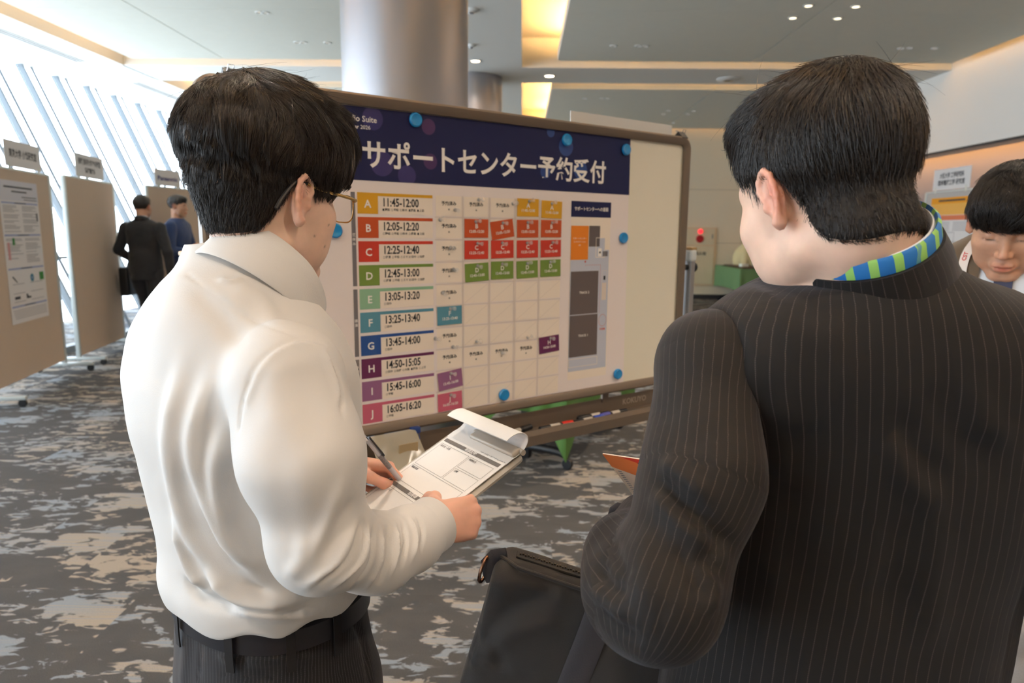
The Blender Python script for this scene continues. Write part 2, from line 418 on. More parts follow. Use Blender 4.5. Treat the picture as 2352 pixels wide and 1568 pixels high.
# ================================================================ materials of the hall
def carpet_material():
    m = bpy.data.materials.new('carpet_pattern'); m.use_nodes = True; t = m.node_tree; b = t.nodes['Principled BSDF']; L = t.links.new
    b.inputs['Roughness'].default_value = 0.95; b.inputs['Specular IOR Level'].default_value = 0.15
    tc = nd(t, 'ShaderNodeTexCoord')
    # carpet planks: 1.0 x 0.5 m, every plank shifts the pattern
    sp = nd(t, 'ShaderNodeSeparateXYZ'); L(tc.outputs['Object'], sp.inputs[0])
    def mth(op, a, bb=None):
        n = nd(t, 'ShaderNodeMath', operation=op)
        for i, v in enumerate((a, bb)):
            if v is None: continue
            if isinstance(v, (int, float)): n.inputs[i].default_value = v
            else: L(v, n.inputs[i])
        return n.outputs[0]
    row = mth('FLOOR', mth('DIVIDE', sp.outputs[1], 0.5))
    colx = mth('FLOOR', mth('ADD', mth('DIVIDE', sp.outputs[0], 1.0), mth('MULTIPLY', row, 0.37)))
    cb = nd(t, 'ShaderNodeCombineXYZ'); L(row, cb.inputs[0]); L(colx, cb.inputs[1])
    wn = nd(t, 'ShaderNodeTexWhiteNoise', noise_dimensions='3D'); L(cb.outputs[0], wn.inputs['Vector'])
    sc = nd(t, 'ShaderNodeVectorMath', operation='SCALE'); L(wn.outputs['Color'], sc.inputs[0]); sc.inputs['Scale'].default_value = 1.1
    ad = nd(t, 'ShaderNodeVectorMath', operation='ADD'); L(tc.outputs['Object'], ad.inputs[0]); L(sc.outputs[0], ad.inputs[1])
    mp = nd(t, 'ShaderNodeMapping'); mp.inputs['Scale'].default_value = (1.0, 2.0, 1); L(ad.outputs[0], mp.inputs['Vector'])
    def noise(scale, detail, src, dist=0.0, rough=0.55):
        n = nd(t, 'ShaderNodeTexNoise'); n.inputs['Scale'].default_value = scale; n.inputs['Detail'].default_value = detail
        n.inputs['Distortion'].default_value = dist; n.inputs['Roughness'].default_value = rough; L(src, n.inputs['Vector']); return n.outputs['Fac']
    big = noise(2.1, 2, mp.outputs[0]); fine = noise(9.0, 3, mp.outputs[0], 0.9, 0.6); mid = noise(4.6, 2, mp.outputs[0], 0.5)
    v = mth('ADD', mth('ADD', mth('MULTIPLY', big, 0.8), mth('MULTIPLY', fine, 0.85)), mth('MULTIPLY', mid, 0.55))
    rp = nd(t, 'ShaderNodeValToRGB'); L(v, rp.inputs[0])
    rp.color_ramp.elements[0].position = 1.085 / 1.0 if False else 0.0
    # threshold through a steep map range
    mr = nd(t, 'ShaderNodeMapRange'); L(v, mr.inputs['Value']); mr.inputs['From Min'].default_value = 1.125; mr.inputs['From Max'].default_value = 1.165
    # yarn colours: beige and blue grey lines across the plank
    ym = nd(t, 'ShaderNodeMapping'); ym.inputs['Scale'].default_value = (0.9, 60, 1); L(tc.outputs['Object'], ym.inputs['Vector'])
    yarn = noise(2.0, 2, ym.outputs[0]); hue = noise(1.3, 1, mp.outputs[0])
    ysel = nd(t, 'ShaderNodeMapRange'); L(mth('ADD', mth('MULTIPLY', yarn, 0.9), mth('MULTIPLY', hue, 1.0)), ysel.inputs['Value'])
    ysel.inputs['From Min'].default_value = 0.82; ysel.inputs['From Max'].default_value = 1.08
    lt = nd(t, 'ShaderNodeMix', data_type='RGBA'); L(ysel.outputs[0], lt.inputs[0]); lt.inputs[6].default_value = srgb(126, 135, 144); lt.inputs[7].default_value = srgb(152, 141, 128)
    dk = nd(t, 'ShaderNodeMix', data_type='RGBA'); L(mid, dk.inputs[0]); dk.inputs[6].default_value = srgb(66, 66, 68); dk.inputs[7].default_value = srgb(82, 82, 82)
    mx = nd(t, 'ShaderNodeMix', data_type='RGBA'); L(mr.outputs[0], mx.inputs[0]); L(dk.outputs[2], mx.inputs[6]); L(lt.outputs[2], mx.inputs[7])
    pile = nd(t, 'ShaderNodeTexNoise'); pile.inputs['Scale'].default_value = 420; pile.inputs['Detail'].default_value = 1; L(tc.outputs['Object'], pile.inputs['Vector'])
    pv = nd(t, 'ShaderNodeMix', data_type='RGBA', blend_type='MULTIPLY'); pv.inputs[0].default_value = 1.0; L(mx.outputs[2], pv.inputs[6])
    pr = nd(t, 'ShaderNodeMapRange'); L(pile.outputs['Fac'], pr.inputs['Value']); pr.inputs['From Min'].default_value = 0.3; pr.inputs['From Max'].default_value = 0.7; pr.inputs['To Min'].default_value = 0.72; pr.inputs['To Max'].default_value = 1.2
    L(pr.outputs[0], pv.inputs[7]); L(pv.outputs[2], b.inputs['Base Color'])
    bp = nd(t, 'ShaderNodeBump'); bp.inputs['Strength'].default_value = 0.5; bp.inputs['Distance'].default_value = 0.003; L(pile.outputs['Fac'], bp.inputs['Height']); L(bp.outputs[0], b.inputs['Normal'])
    return m
M_CEIL = mat('ceiling_paint', (222, 222, 216), 0.9)
M_PANEL = mat('acoustic_panel', (214, 214, 202), 0.95, bump=0.25, bscale=60, var=0.03, vscale=9)
M_COFFER = mat('coffer_plaster', (232, 226, 212), 0.9)
M_WALL = mat('plaster_warm', (230, 214, 186), 0.9, bump=0.05, bscale=40)
M_WALLG = mat('recess_wall', (150, 146, 150), 0.9)
M_WHITE = mat('bulkhead_white', (236, 232, 226), 0.9)
M_DARKTRIM = mat('dark_trim', (52, 50, 52), 0.5)
M_MULL = mat('mullion_aluminium', (100, 110, 118), 0.5, metal=0.1)
M_COLUMN = mat('satin_column', (156, 154, 158), 0.38, metal=0.85, bump=0.06, bscale=14)
M_EMIT = mat('cove_tube', (255, 220, 160), 0.5)
M_EMIT.node_tree.nodes['Principled BSDF'].inputs['Emission Color'].default_value = COVE_COLOR + (1,)
M_EMIT.node_tree.nodes['Principled BSDF'].inputs['Emission Strength'].default_value = COVE_STRENGTH
M_BULB = mat('lamp_glow', (255, 240, 215), 0.4, emit=(255, 226, 180), estr=14)
M_SPOTB = mat('spot_glow', (255, 244, 214), 0.4, emit=(255, 240, 200), estr=2.2)
M_CHROME = mat('chrome', (205, 205, 208), 0.18, metal=1.0)
M_STEEL = mat('brushed_steel', (150, 150, 152), 0.38, metal=0.9)
M_BLACKP = mat('black_plastic', (24, 24, 26), 0.45)
M_WHITEPLASTIC = mat('white_plastic', (222, 222, 218), 0.5)

def glass_material():
    m = bpy.data.materials.new('window_glass'); m.use_nodes = True; t = m.node_tree
    for n in list(t.nodes):
        if n.type == 'BSDF_PRINCIPLED': t.nodes.remove(n)
    out = [n for n in t.nodes if n.type == 'OUTPUT_MATERIAL'][0]
    a = nd(t, 'ShaderNodeBsdfTransparent'); a.inputs[0].default_value = (0.95, 0.98, 1.0, 1); g = nd(t, 'ShaderNodeBsdfGlossy'); g.inputs['Roughness'].default_value = 0.02
    mx = nd(t, 'ShaderNodeMixShader'); mx.inputs[0].default_value = 0.06
    t.links.new(a.outputs[0], mx.inputs[1]); t.links.new(g.outputs[0], mx.inputs[2]); t.links.new(mx.outputs[0], out.inputs['Surface'])
    return m
M_GLASS = glass_material()

# ================================================================ the hall
Y0, Y1 = -5.6, 15.05           # rear wall, far wall
BX0, BX1 = -1.32, -0.03        # long ceiling beam over the columns
SX = -5.46                     # edge of the soffit along the facade
RX, RX2 = 5.70, 6.45           # bulkhead face, recessed wall behind it
COF = [(10.6, 15.05), (5.2, 9.65), (-0.2, 4.25), (-5.6, -1.15)]
def struct(o): o['kind'] = 'structure'; return o

struct(MB().box((0, (Y0 + Y1) / 2, -0.05), (14.0, Y1 - Y0, 0.1)).build('floor', carpet_material(), smooth=False))
cb = MB()
cb.box((-0.4, (Y0 + Y1) / 2, 4.02), (13.6, Y1 - Y0, 0.08), mi=1)                                # top of the coffers
cb.box(((BX0 + BX1) / 2, (Y0 + Y1) / 2, 3.79), (BX1 - BX0, Y1 - Y0, 0.38))                      # beam over the columns
cb.box(((WIN_TOP_X + SX) / 2, (Y0 + Y1) / 2, 3.79), (SX - WIN_TOP_X + 0.06, Y1 - Y0, 0.38))     # soffit along the facade
for (a, b) in ((9.65, 10.6), (4.25, 5.2), (-1.15, -0.2)):
    cb.box(((SX + BX0) / 2, (a + b) / 2, 3.79), (BX0 - SX, b - a, 0.38))
    cb.box(((BX1 + RX) / 2, (a + b) / 2, 3.79), (RX - BX1, b - a, 0.38))
struct(cb.build('ceiling', [M_CEIL, M_COFFER], smooth=False))
PANELS = []
for (a, b) in COF:
    for (x0, x1) in ((-5.11, -1.70), (0.43, 5.47)):
        pb = MB(); xm = (x0 + x1) / 2
        y0, y1 = a + 0.42, b - (0.37 if b < 15 else 0.10)
        seam = 2.93 if x0 > 0 else -3.9
        for (q0, q1) in ((x0, seam - 0.006), (seam + 0.006, x1)):
            for (r0, r1) in ((y0, y0 + 1.62), (y0 + 1.624, y1)):
                pb.box(((q0 + q1) / 2, (r0 + r1) / 2, 3.63), (q1 - q0, r1 - r0, 0.06))
        pb.box((xm, (y0 + y1) / 2, 3.67), (x1 - x0 - 0.3, y1 - y0 - 0.3, 0.03), mi=1)
        for (cx_, cy_, lx, ly) in ((xm, y0 + .006, x1 - x0, .012), (xm, y1 - .006, x1 - x0, .012), (x0 + .006, (y0 + y1) / 2, .012, y1 - y0), (x1 - .006, (y0 + y1) / 2, .012, y1 - y0)): pb.box((cx_, cy_, 3.69), (lx, ly, 0.08), mi=2)
        for x in (x0 + 0.6, xm, x1 - 0.6):
            for y in (y0 + 0.5, y1 - 0.5): pb.cyl((x, y, 3.66), (x, y, 3.99), 0.006, mi=1)
        o = struct(pb.build('ceiling_panel', [M_PANEL, M_STEEL, M_COFFER], smooth=False)); PANELS.append(o)
        # warm tubes lying on the panel's rim light the coffer around it
        tb = MB()
        nseg = 3
        for e, (p, q) in enumerate((((x0 + 0.07, y0), (x0 + 0.07, y1)), ((x1 - 0.07, y0), (x1 - 0.07, y1)), ((x0, y0 + 0.07), (x1, y0 + 0.07)), ((x0, y1 - 0.07), (x1, y1 - 0.07)))):
            p, q = np.array(p), np.array(q); d = (q - p) / nseg
            for k in range(nseg):
                s, f = p + d * (k + 0.06), p + d * (k + 0.94)
                tb.tube([(s[0], s[1], 3.71), (f[0], f[1], 3.71)], 0.012, 6)
        struct(tb.build('cove_light', M_EMIT, smooth=False))

# walls
struct(MB().box((0.4, Y1 + 0.1, 2.0), (13.2, 0.2, 4.2)).build('wall_back', M_WALL, smooth=False))
struct(MB().box((0, Y0 - 0.1, 2.0), (14.4, 0.2, 4.2)).build('wall_front', M_WALL, smooth=False))
struct(MB().box((RX2 + 0.1, (Y0 + Y1) / 2, 2.0), (0.2, Y1 - Y0, 4.2)).build('wall_right', M_WALLG, smooth=False))
struct(MB().box((RX + .20, (Y0 + Y1) / 2, 3.28), (.40, Y1 - Y0, 1.44)).build('trim_1', M_WHITE, smooth=False))          # bulkhead
struct(MB().box((RX - 0.006, (Y0 + Y1) / 2, 2.545), (0.016, Y1 - Y0, 0.03)).build('trim_2', M_DARKTRIM, smooth=False))
struct(MB().box((RX + 0.43, (Y0 + Y1) / 2, 2.80), (0.05, Y1 - Y0 - 0.4, 0.03)).build('trim_3', mat('wash_tube', (255, 220, 170), emit=(255, 190, 120), estr=16), smooth=False))
struct(MB().box((0.4, Y1 - 0.008, 0.05), (12.4, 0.016, 0.1)).build('baseboard_back', M_DARKTRIM, smooth=False))
struct(MB().box((-5.22, (Y0 + Y1) / 2, 0.04), (0.12, Y1 - Y0, 0.08)).build('trim_4', M_MULL, smooth=False))                        # sill of the facade
# seams of the far wall panels
sb = MB()
for x in (1.2, 2.95, 4.75): sb.box((x, Y1 - 0.002, 1.85), (0.008, 0.006, 3.5))
for z in (1.22, 2.35): sb.box((2.9, Y1 - 0.002, z), (6.0, 0.006, 0.008))
struct(sb.build('trim_5', mat('wall_joint', (176, 160, 136), 0.9), smooth=False))

# canted glazed facade: one window per bay
def wx(z): return WIN_BOT_X + (WIN_TOP_X - WIN_BOT_X) * z / CEIL
BAY = 0.715; nb = 0; y = -5.4; wn = 1
while y < 14.9:
    wb = MB(); w0, w1 = y + 0.03, y + BAY - 0.03
    a, b = np.array([wx(0.04), w0, 0.04]), np.array([wx(3.62), w0, 3.62])
    d = np.array([0, w1 - w0, 0]); th = _n * 0.012
    wb.prism([a, a + d, b + d, b], th)
    win = struct(wb.build('window_%d' % wn, M_GLASS, smooth=False))
    fb = MB(); slope = unit(b - a); Rm = np.stack([_n, np.array([0, 1.0, 0]), slope], 1); Ln = np.linalg.norm(b - a)
    yc = y
    c = (a + b) / 2; c = np.array([c[0], yc, c[2]])
    fb.box(c + _n * 0.03, (0.14, 0.034, Ln + 0.05), R=Rm)
    fb.box(c + _n * 0.10 + np.array([0, 0.16, 0]), (0.04, 0.026, Ln + 0.05), R=Rm)
    for zz in (1.05,):
        fb.box((wx(zz) + 0.04, y + BAY / 2, zz), (0.05, BAY, 0.035))
    fo = fb.build('window_frame', M_MULL, parent=win, smooth=False)
    y += BAY; wn += 1

# columns
for (x, yy, r) in ((-0.745, 4.5, 0.392), (-0.715, 10.3, 0.40), (-0.73, -1.2, 0.392)):
    c = MB(); c.lathe((x, yy, 0), [(r + 0.02, 0), (r + 0.02, 0.1), (r, 0.101), (r, 3.598)], 64)
    struct(c.build('column', M_COLUMN, smooth=30))

# ---------------------------------------------------------------- lamps and fittings in the ceiling
def downlight(x, yy, lab, lit=True, r=0.075, power=None, group=None):
    o = empty('downlight', (x, yy, 3.6), lab, 'ceiling light', group)
    p = (x, yy, 3.6)
    MB().lathe((0, 0, 0), [(r * 0.72, -0.002), (r * 0.74, -0.008), (r, -0.006), (r * 1.02, 0.004)], 28).build('rim', M_WHITEPLASTIC, o)
    MB().lathe((0, 0, -0.003), [(0.001, 0), (r * 0.7, 0), (r * 0.7, 0.006)], 24).build('lamp', M_BULB if lit else M_CHROME, o)
    if lit:
        ld = bpy.data.lights.new('downlight_beam', 'SPOT'); ld.energy = power or DOWN_POWER * .6; ld.color = DOWN_COLOR; ld.spot_size = math.radians(140); ld.spot_blend = 0.9; ld.shadow_soft_size = 0.06
        lo = bpy.data.objects.new('downlight_beam', ld); COL.objects.link(lo); lo.parent = o; lo.location = (0, 0, -0.03)
    return o
downlight(-0.63, 9.3, 'small lit downlight in the ceiling beam just right of the big column')
downlight(0.36, 10.13, 'lit downlight in the cross beam between two glowing coves', r=0.09)
for (x, yy) in ((-0.63, 6.6), (-0.63, 1.9), (-0.63, -0.6), (-0.63, -3.4)):
    downlight(x, yy, 'downlight in the long ceiling beam, above the picture', group='downlights in the long beam overhead')
for (x, yy) in ((1.6, 4.72), (4.3, 4.72), (1.6, -0.68), (4.3, -0.68), (-3.3, -0.68), (2.9, 1.9), (2.9, -3.2)):
    downlight(x, yy, 'downlight overhead, above the picture', r=0.09, power=DOWN_POWER * 1.4, group='downlights overhead, above the picture')

def spot(x, yy, lab, lit, group=None, r=0.05):
    o = empty('spotlight', (x, yy, 3.6), lab, 'ceiling spotlight', group)
    MB().lathe((0, 0, 0), [(r * 0.7, -0.002), (r * 0.75, -0.007), (r, -0.005), (r * 1.02, 0.003)], 22).build('rim', M_WHITEPLASTIC, o)
    MB().lathe((0, 0, -0.003), [(0.001, -0.001), (r * 0.66, 0), (r * 0.66, 0.005)], 18).build('lens', M_SPOTB if lit else M_CHROME, o)
def ceil_at(px, py): p = onz(px, py, 3.6); return p[0], p[1]
for (px, py, w) in ((1857, 13, 'rear left'), (1966, 15, 'rear right'), (1821, 41, 'front left'), (1924, 42, 'front right')):
    x, yy = ceil_at(px, py); spot(x, yy, 'bright spotlight above the bowed head, %s of a group of four' % {'rear left': 'upper left', 'rear right': 'upper right', 'front left': 'lower left', 'front right': 'lower right'}[w], True, 'four spotlights astride the panel seam')
for (px, py, lab) in ((1409, 105, 'dim spotlight recessed in the grey panel, left of a close pair'), (1466, 105, 'left spotlight of the close pair in the nearer right panel'), (1482, 106, 'right spotlight of the close pair in the nearer right panel'),
                      (2070, 111, 'left spotlight of the pair above the far end of the bulkhead'), (2089, 110, 'right spotlight of the pair above the far end of the bulkhead'), (2147, 111, 'single spotlight nearest the bulkhead'),
                      (1344, 226, 'dim spotlight in the far panel beside a bright pair'), (1383, 226, 'left spotlight of the bright pair in the far panel'), (1395, 226, 'right spotlight of the bright pair in the far panel'),
                      (1348, 279, 'left spotlight of the pair just over the whiteboard top'), (1360, 279, 'right spotlight of the pair just over the whiteboard top'),
                      (1524, 262, 'left spotlight beside the seam of the far panel'), (1536, 254, 'upper spotlight beside the seam of the far panel'), (1580, 262, 'spotlight right of the seam of the far panel'), (1594, 255, 'small spotlight at the right of the seam of the far panel'), (1547, 282, 'last spotlight of the far panel before the wall'),
                      (596, 28, 'left half of the dim spotlight pair over the dark hair'), (609, 29, 'right half of the dim spotlight pair over the dark hair'), (683, 97, 'left spotlight of the pair above the hair, beside the column'), (697, 97, 'right spotlight of the pair above the hair, beside the column'), (752, 98, 'single spotlight close to the left of the big column')):
    x, yy = ceil_at(px, py); spot(x, yy, lab, False, r=0.045)
def ceiling_disc(px, py, r, lab, name, cat):
    x, yy = ceil_at(px, py); o = empty(name, (x, yy, 3.6), lab, cat)
    MB().lathe((0, 0, 0), [(r * 0.5, -0.03), (r * 0.85, -0.022), (r, -0.006), (r, 0.002)], 28).build('housing', M_WHITEPLASTIC, o)
    MB().lathe((0, 0, 0), [(r * 0.1, -0.04), (r * 0.3, -0.04), (r * 0.45, -0.03)], 20).build('sensor', M_CHROME, o)
ceiling_disc(1672, 181, 0.16, 'round pale speaker in the cross beam left of the bowed head', 'ceiling_speaker', 'ceiling speaker')
ceiling_disc(1083, 22, 0.07, 'round smoke detector at the upper right edge of the big column', 'smoke_detector', 'smoke detector')
ceiling_disc(1082, 103, 0.05, 'small sprinkler head in the beam just right of the big column', 'sprinkler', 'sprinkler')
for (y0, y1, lab) in ((7.6, 9.5, 'long slotted air vent in the soffit at the upper left'), (10.7, 12.2, 'slotted air vent in the soffit left of the dark hair')):
    o = empty('air_vent', (-5.9, (y0 + y1) / 2, 3.6), lab, 'air vent')
    h = (y1 - y0) / 2
    MB().box((0, 0, -0.002), (0.17, 2 * h, 0.008)).build('frame', M_CEIL, o, smooth=False)
    vb = MB()
    for k in range(3): vb.box((-0.05 + 0.05 * k, 0, -0.0075), (0.022, 2 * h - 0.06, 0.004))
    vb.build('slot', M_DARKTRIM, o, smooth=False)

# ================================================================ the mobile whiteboard and what hangs on it
BA = math.radians(53.04); BO = np.array([-0.7594, 1.6246, 0.0])
BU = np.array([math.sin(BA), math.cos(BA), 0]); BN = np.array([math.cos(BA), -math.sin(BA), 0]); BZ = np.array([0, 0, 1.0])
def B(s, z, h=0.0): return BO + BU * s + BZ * z + BN * h
BR = np.stack([BU, -BN, BZ], 1)          # local x along the board, y away from the viewer, z up
M_FRAME = mat('taupe_frame', (122, 108, 94), 0.42, metal=0.35)
M_BOARD = mat('whiteboard_enamel', (238, 230, 210), 0.28, spec=0.5)
M_GREYPOLE = mat('grey_pole', (140, 138, 138), 0.4, metal=0.5)
M_TANCAP = mat('tan_cap', (176, 140, 88), 0.5)

wb_root = empty('mobile_whiteboard', B(0.865, 0, 0), 'large mobile whiteboard in a taupe frame carrying the booking schedule', 'whiteboard')
WO = B(0.865, 0, 0)
def wpart(mb, name, mats, parent=None, smooth=True): return mb.build(name, mats, parent or wb_root, origin=WO, smooth=smooth)
S0, S1, Z0, Z1 = 0.0, 1.731, 0.844, 1.774
def rrect(s0, s1, z0, z1, r, h, n=6):
    out = []
    for (cs, cz, a0) in ((s1 - r, z1 - r, 0), (s0 + r, z1 - r, 90), (s0 + r, z0 + r, 180), (s1 - r, z0 + r, 270)):
        for k in range(n + 1):
            a = math.radians(a0 + 90 * k / n); out.append(B(cs + r * math.cos(a), cz + r * math.sin(a), h))
    return out
wpart(MB().prism(rrect(S0 + 0.012, S1 - 0.012, Z0 + 0.012, Z1 - 0.012, 0.03, -0.012), BN * 0.010), 'writing_surface', M_BOARD, smooth=30)
fm = MB()
loop = rrect(S0, S1, Z0, Z1, 0.045, 0, 8); nL = len(loop); prof = [(0.0, 0.012), (0.006, 0.016), (0.02, 0.014), (0.030, 0.008), (0.031, -0.02), (0.02, -0.028), (0.004, -0.028), (-0.001, -0.02)]
inner = rrect(S0 + 0.031, S1 - 0.031, Z0 + 0.031, Z1 - 0.031, 0.016, 0, 8)
V = []; F = []
for (d, h) in prof:
    for a, b in zip(loop, inner): V.append(a + (b - a) * (d / 0.031) + BN * h)
m = len(prof)
for i in range(m):
    for j in range(nL): F.append((i * nL + j, i * nL + (j + 1) % nL, ((i + 1) % m) * nL + (j + 1) % nL, ((i + 1) % m) * nL + j))
fm.raw(V, F); wpart(fm, 'frame', M_FRAME)
# pen tray
tr = MB()
t0, t1 = 0.16, 1.63
pr = [(-0.022, 0.818), (-0.016, 0.820), (-0.014, 0.762), (0.058, 0.757), (0.066, 0.784), (0.076, 0.786), (0.082, 0.77), (0.076, 0.735), (0.0, 0.728), (-0.022, 0.735)]
tr.prism([B(t0, z, h) for (h, z) in pr], BU * (t1 - t0)); wpart(tr, 'pen_tray', M_FRAME, smooth=25)
lg = Sheet(B(0, 0, -0.0135), BU, BZ, BN); lg.text('KOKUYO', 1.505, 0.792, 0.03, 0, 0.0004, bold=0.02)
lg.build('maker_mark', [mat('tray_print', (170, 156, 140), 0.5)], wb_root, origin=WO)
for s in (0.45, 1.35): wpart(MB().box(B(s, 0.832, -0.016), (0.03, 0.010, 0.05), R=BR), 'tray_bracket', M_FRAME)
for (s, sg) in ((-0.034, -1), (1.765, 1)):
    up = MB(); up.box(B(s, 0.70, 0), (0.026, 0.046, 1.25), R=BR, bev=0.008)
    post = wpart(up, 'upright', M_GREYPOLE)
    cp = MB(); cp.box(B(s, 1.335, 0.0), (0.032, 0.056, 0.05), R=BR, bev=0.014, seg=4); wpart(cp, 'cap', mat('pale_cap', (205, 208, 205), 0.4), post)
    cp = MB(); cp.box(B(s, 1.362, 0.0), (0.030, 0.052, 0.012), R=BR, bev=0.005); wpart(cp, 'cap_top', M_TANCAP, post)
    kn = MB(); kn.cyl(B(s + sg * 0.012, 1.29, 0), B(s - sg * 0.05, 1.29, 0), 0.011); kn.lathe(B(s + sg * 0.012, 1.29, 0), [(0.012, 0), (0.02, 0.006), (0.02, 0.018), (0.012, 0.024)], 16, axis=BU * sg); wpart(kn, 'pivot_knob', M_BLACKP, post)
    ft = MB(); ft.box(B(s, 0.095, 0), (0.05, 0.62, 0.035), R=BR, bev=0.01); foot = wpart(ft, 'foot', M_GREYPOLE)
    for e in (-0.27, 0.27):
        ca = MB(); c = B(s, 0.036, e)
        ca.lathe(c - BU * 0.011, [(0.001, 0), (0.03, 0.0), (0.034, 0.004), (0.034, 0.018), (0.03, 0.022), (0.001, 0.022)], 20, axis=BU); ca.box(B(s, 0.062, e), (0.03, 0.03, 0.03), R=BR, bev=0.006)
        wpart(ca, 'caster', M_BLACKP, foot)

# ---------------------------------------------------------------- the poster
NAVY = mat('print_navy', (18, 27, 76), 0.6, spec=.3)
SHEETW = mat('poster_paper', (242, 229, 224), 0.55)
PCOL = {'A': (222, 164, 22), 'B': (198, 80, 26), 'C': (204, 58, 36), 'D': (116, 144, 60), 'E': (142, 186, 152), 'F': (82, 142, 166), 'G': (28, 74, 146), 'H': (100, 36, 84), 'I': (148, 98, 138), 'J': (202, 98, 122)}
TIMES = {'A': '11:45-12:00', 'B': '12:05-12:20', 'C': '12:25-12:40', 'D': '12:45-13:00', 'E': '13:05-13:20', 'F': '13:25-13:40', 'G': '13:45-14:00', 'H': '14:50-15:05', 'I': '15:45-16:00', 'J': '16:05-16:20'}
NAMES = {'A': ['野田', '平船', '鈴木', '藤森', '上田'], 'B': ['野田', '平船', '鈴木', '藤森', '上田'], 'C': ['藤澤', '平船', 'エマン', '田中', '加藤'], 'D': ['藤澤', '平船', 'エマン', '田中', '加藤'], 'E': ['田中'], 'F': ['田中'], 'G': ['田中'], 'H': ['田中', '加藤', '大熊', '藤森', '上沢'], 'I': ['平船'], 'J': ['平船']}
CHECK = {'A': (0, 3, 4), 'B': (4,), 'H': (3,)}
pm = [SHEETW, NAVY, mat('print_white', (248, 242, 236), 0.5), mat('print_ink', (34, 32, 34), 0.6), mat('print_grey', (116, 112, 116), 0.6), mat('print_cell', (246, 231, 214), 0.6), mat('print_line', (226, 212, 200), 0.6),
      mat('print_mapblue', (196, 200, 214), 0.6), mat('print_orange', (236, 134, 22), 0.6), mat('print_darkgrey', (98, 88, 88), 0.6), mat('print_red', (206, 72, 52), 0.6), mat('print_bokeh_violet', (42, 38, 104), 0.5), mat('print_bokeh_plum', (66, 36, 92), 0.5), mat('print_bokeh_blue', (22, 62, 132), 0.5)]
ROWM = {}
for k in 'ABCDEFGHIJ': ROWM[k] = len(pm); pm.append(mat('print_row_' + k.lower(), PCOL[k], 0.55))
ps = Sheet(B(0, 0, 0.0), BU, BZ, BN)
body = MB(); body.prism([B(0.283, 0.863, -0.0015), B(1.428, 0.872, -0.0015), B(1.420, 1.744, -0.0015), B(0.283, 1.742, -0.0015)], BN * 0.0010)
H1, H2, H3 = 0.0001, 0.0005, 0.0009
ps.poly([(0.283, 1.5525), (1.4235, 1.5525), (1.4205, 1.744), (0.283, 1.742)], 1, H1)
for (x, y, r, mi) in ((0.445, 1.715, 0.030, 11), (0.615, 1.71, 0.022, 12), (0.47, 1.60, 0.034, 11), (0.62, 1.615, 0.022, 12), (1.06, 1.735, 0.016, 13), (1.125, 1.695, 0.03, 13), (0.545, 1.572, 0.028, 11), (1.19, 1.625, 0.03, 13), (1.04, 1.61, 0.02, 13), (0.35, 1.64, 0.04, 12)):
    if y + r < 1.742 and y - r > 1.5526: ps.disc(x, y, r, mi, H2)
    else: ps.poly([(min(max(x + r * math.cos(a), 0.284), 1.42), min(max(y + r * math.sin(a), 1.553), 1.7415)) for a in np.linspace(0, 2 * math.pi, 32, endpoint=False)], mi, H2)
ps.text('CST Studio Suite', 0.457, 1.711, 0.0215, 2, H3, bold=0.012, align='RIGHT'); ps.text('Seminar 2026', 0.438, 1.690, 0.0145, 2, H3, bold=0.012, align='RIGHT')
ps.text('サポートセンター予約受付', 0.8585, 1.6165, 0.079, 2, H3, bold=0.022, width=0.893, res=4)
RTOP = {k: 1.521 - 0.0651 * i for i, k in enumerate('ABCDEFGHIJ')}
RH = 0.0565
for (a, b, w) in ((RTOP['A'], RTOP['D'] - RH, '昼休み'), (RTOP['E'], RTOP['G'] - RH, '講演'), (RTOP['H'], RTOP['H'] - RH, '休憩'), (RTOP['I'], RTOP['J'] - RH, '講演')):
    ps.rect(0.377, b, 0.389, a, 4, H1)
    for i, ch in enumerate(w): ps.text(ch, 0.383, (a + b) / 2 + (len(w) / 2 - 0.5 - i) * 0.012, 0.0095, 2, H2, bold=0.01)
for k in 'ABCDEFGHIJ':
    t = RTOP[k]; mi = ROWM[k]
    ps.rect(0.395, t - RH, 0.4555, t, mi, H1); ps.rect(0.4555, t - 0.0085, 0.626, t, mi, H1); ps.rect(0.457, t - RH, 0.626, t - 0.009, 5, H1)
    ps.text(k, 0.425, t - 0.031, 0.029, 2, H2, bold=0.02)
    ps.text(TIMES[k], 0.4675, t - 0.0255, 0.0315, 3, H2, bold=0.022, align='LEFT', width=0.109)
    for i, nmn in enumerate(NAMES[k]):
        x = 0.4685 + i * 0.0268
        if i in CHECK.get(k, ()): ps.rect(x, t - 0.0475, x + 0.005, t - 0.0415, 3, H2)
        else: ps.frame(x, t - 0.047, x + 0.0045, t - 0.042, 0.0006, 3, H2)
        ps.text(nmn, x + 0.0065, t - 0.0445, 0.0078, 3, H2, bold=0.012, align='LEFT')
CX = [(0.637, 0.724), (0.733, 0.819), (0.830, 0.916), (0.928, 1.015), (1.025, 1.111)]
DONE = {'A': (0, 1, 2), 'B': (0,), 'C': (0,), 'D': (0,), 'E': (0,), 'G': (0,), 'H': (0, 1, 2, 3)}
for k in 'ABCDEFGHIJ':
    t = RTOP[k] + 0.0005
    for c, (x0, x1) in enumerate(CX):
        ps.rect(x0, t - 0.0575, x1, t, 5, H1)
        if c in DONE.get(k, ()):
            ps.text('予約済み', (x0 + x1) / 2, t - 0.0225, 0.0128, 3, H2, bold=0.025); ps.text('×', (x0 + x1) / 2, t - 0.0395, 0.013, 3, H2, bold=0.01)
        elif k in 'EFGIJ' and c > 0: ps.line(x0, t - 0.0575, x1, t, 0.0011, 6, H2)
for c in range(4): ps.rect(CX[c][1] + 0.002, 0.878, CX[c + 1][0] - 0.002, 1.522, 6, 0.00005)
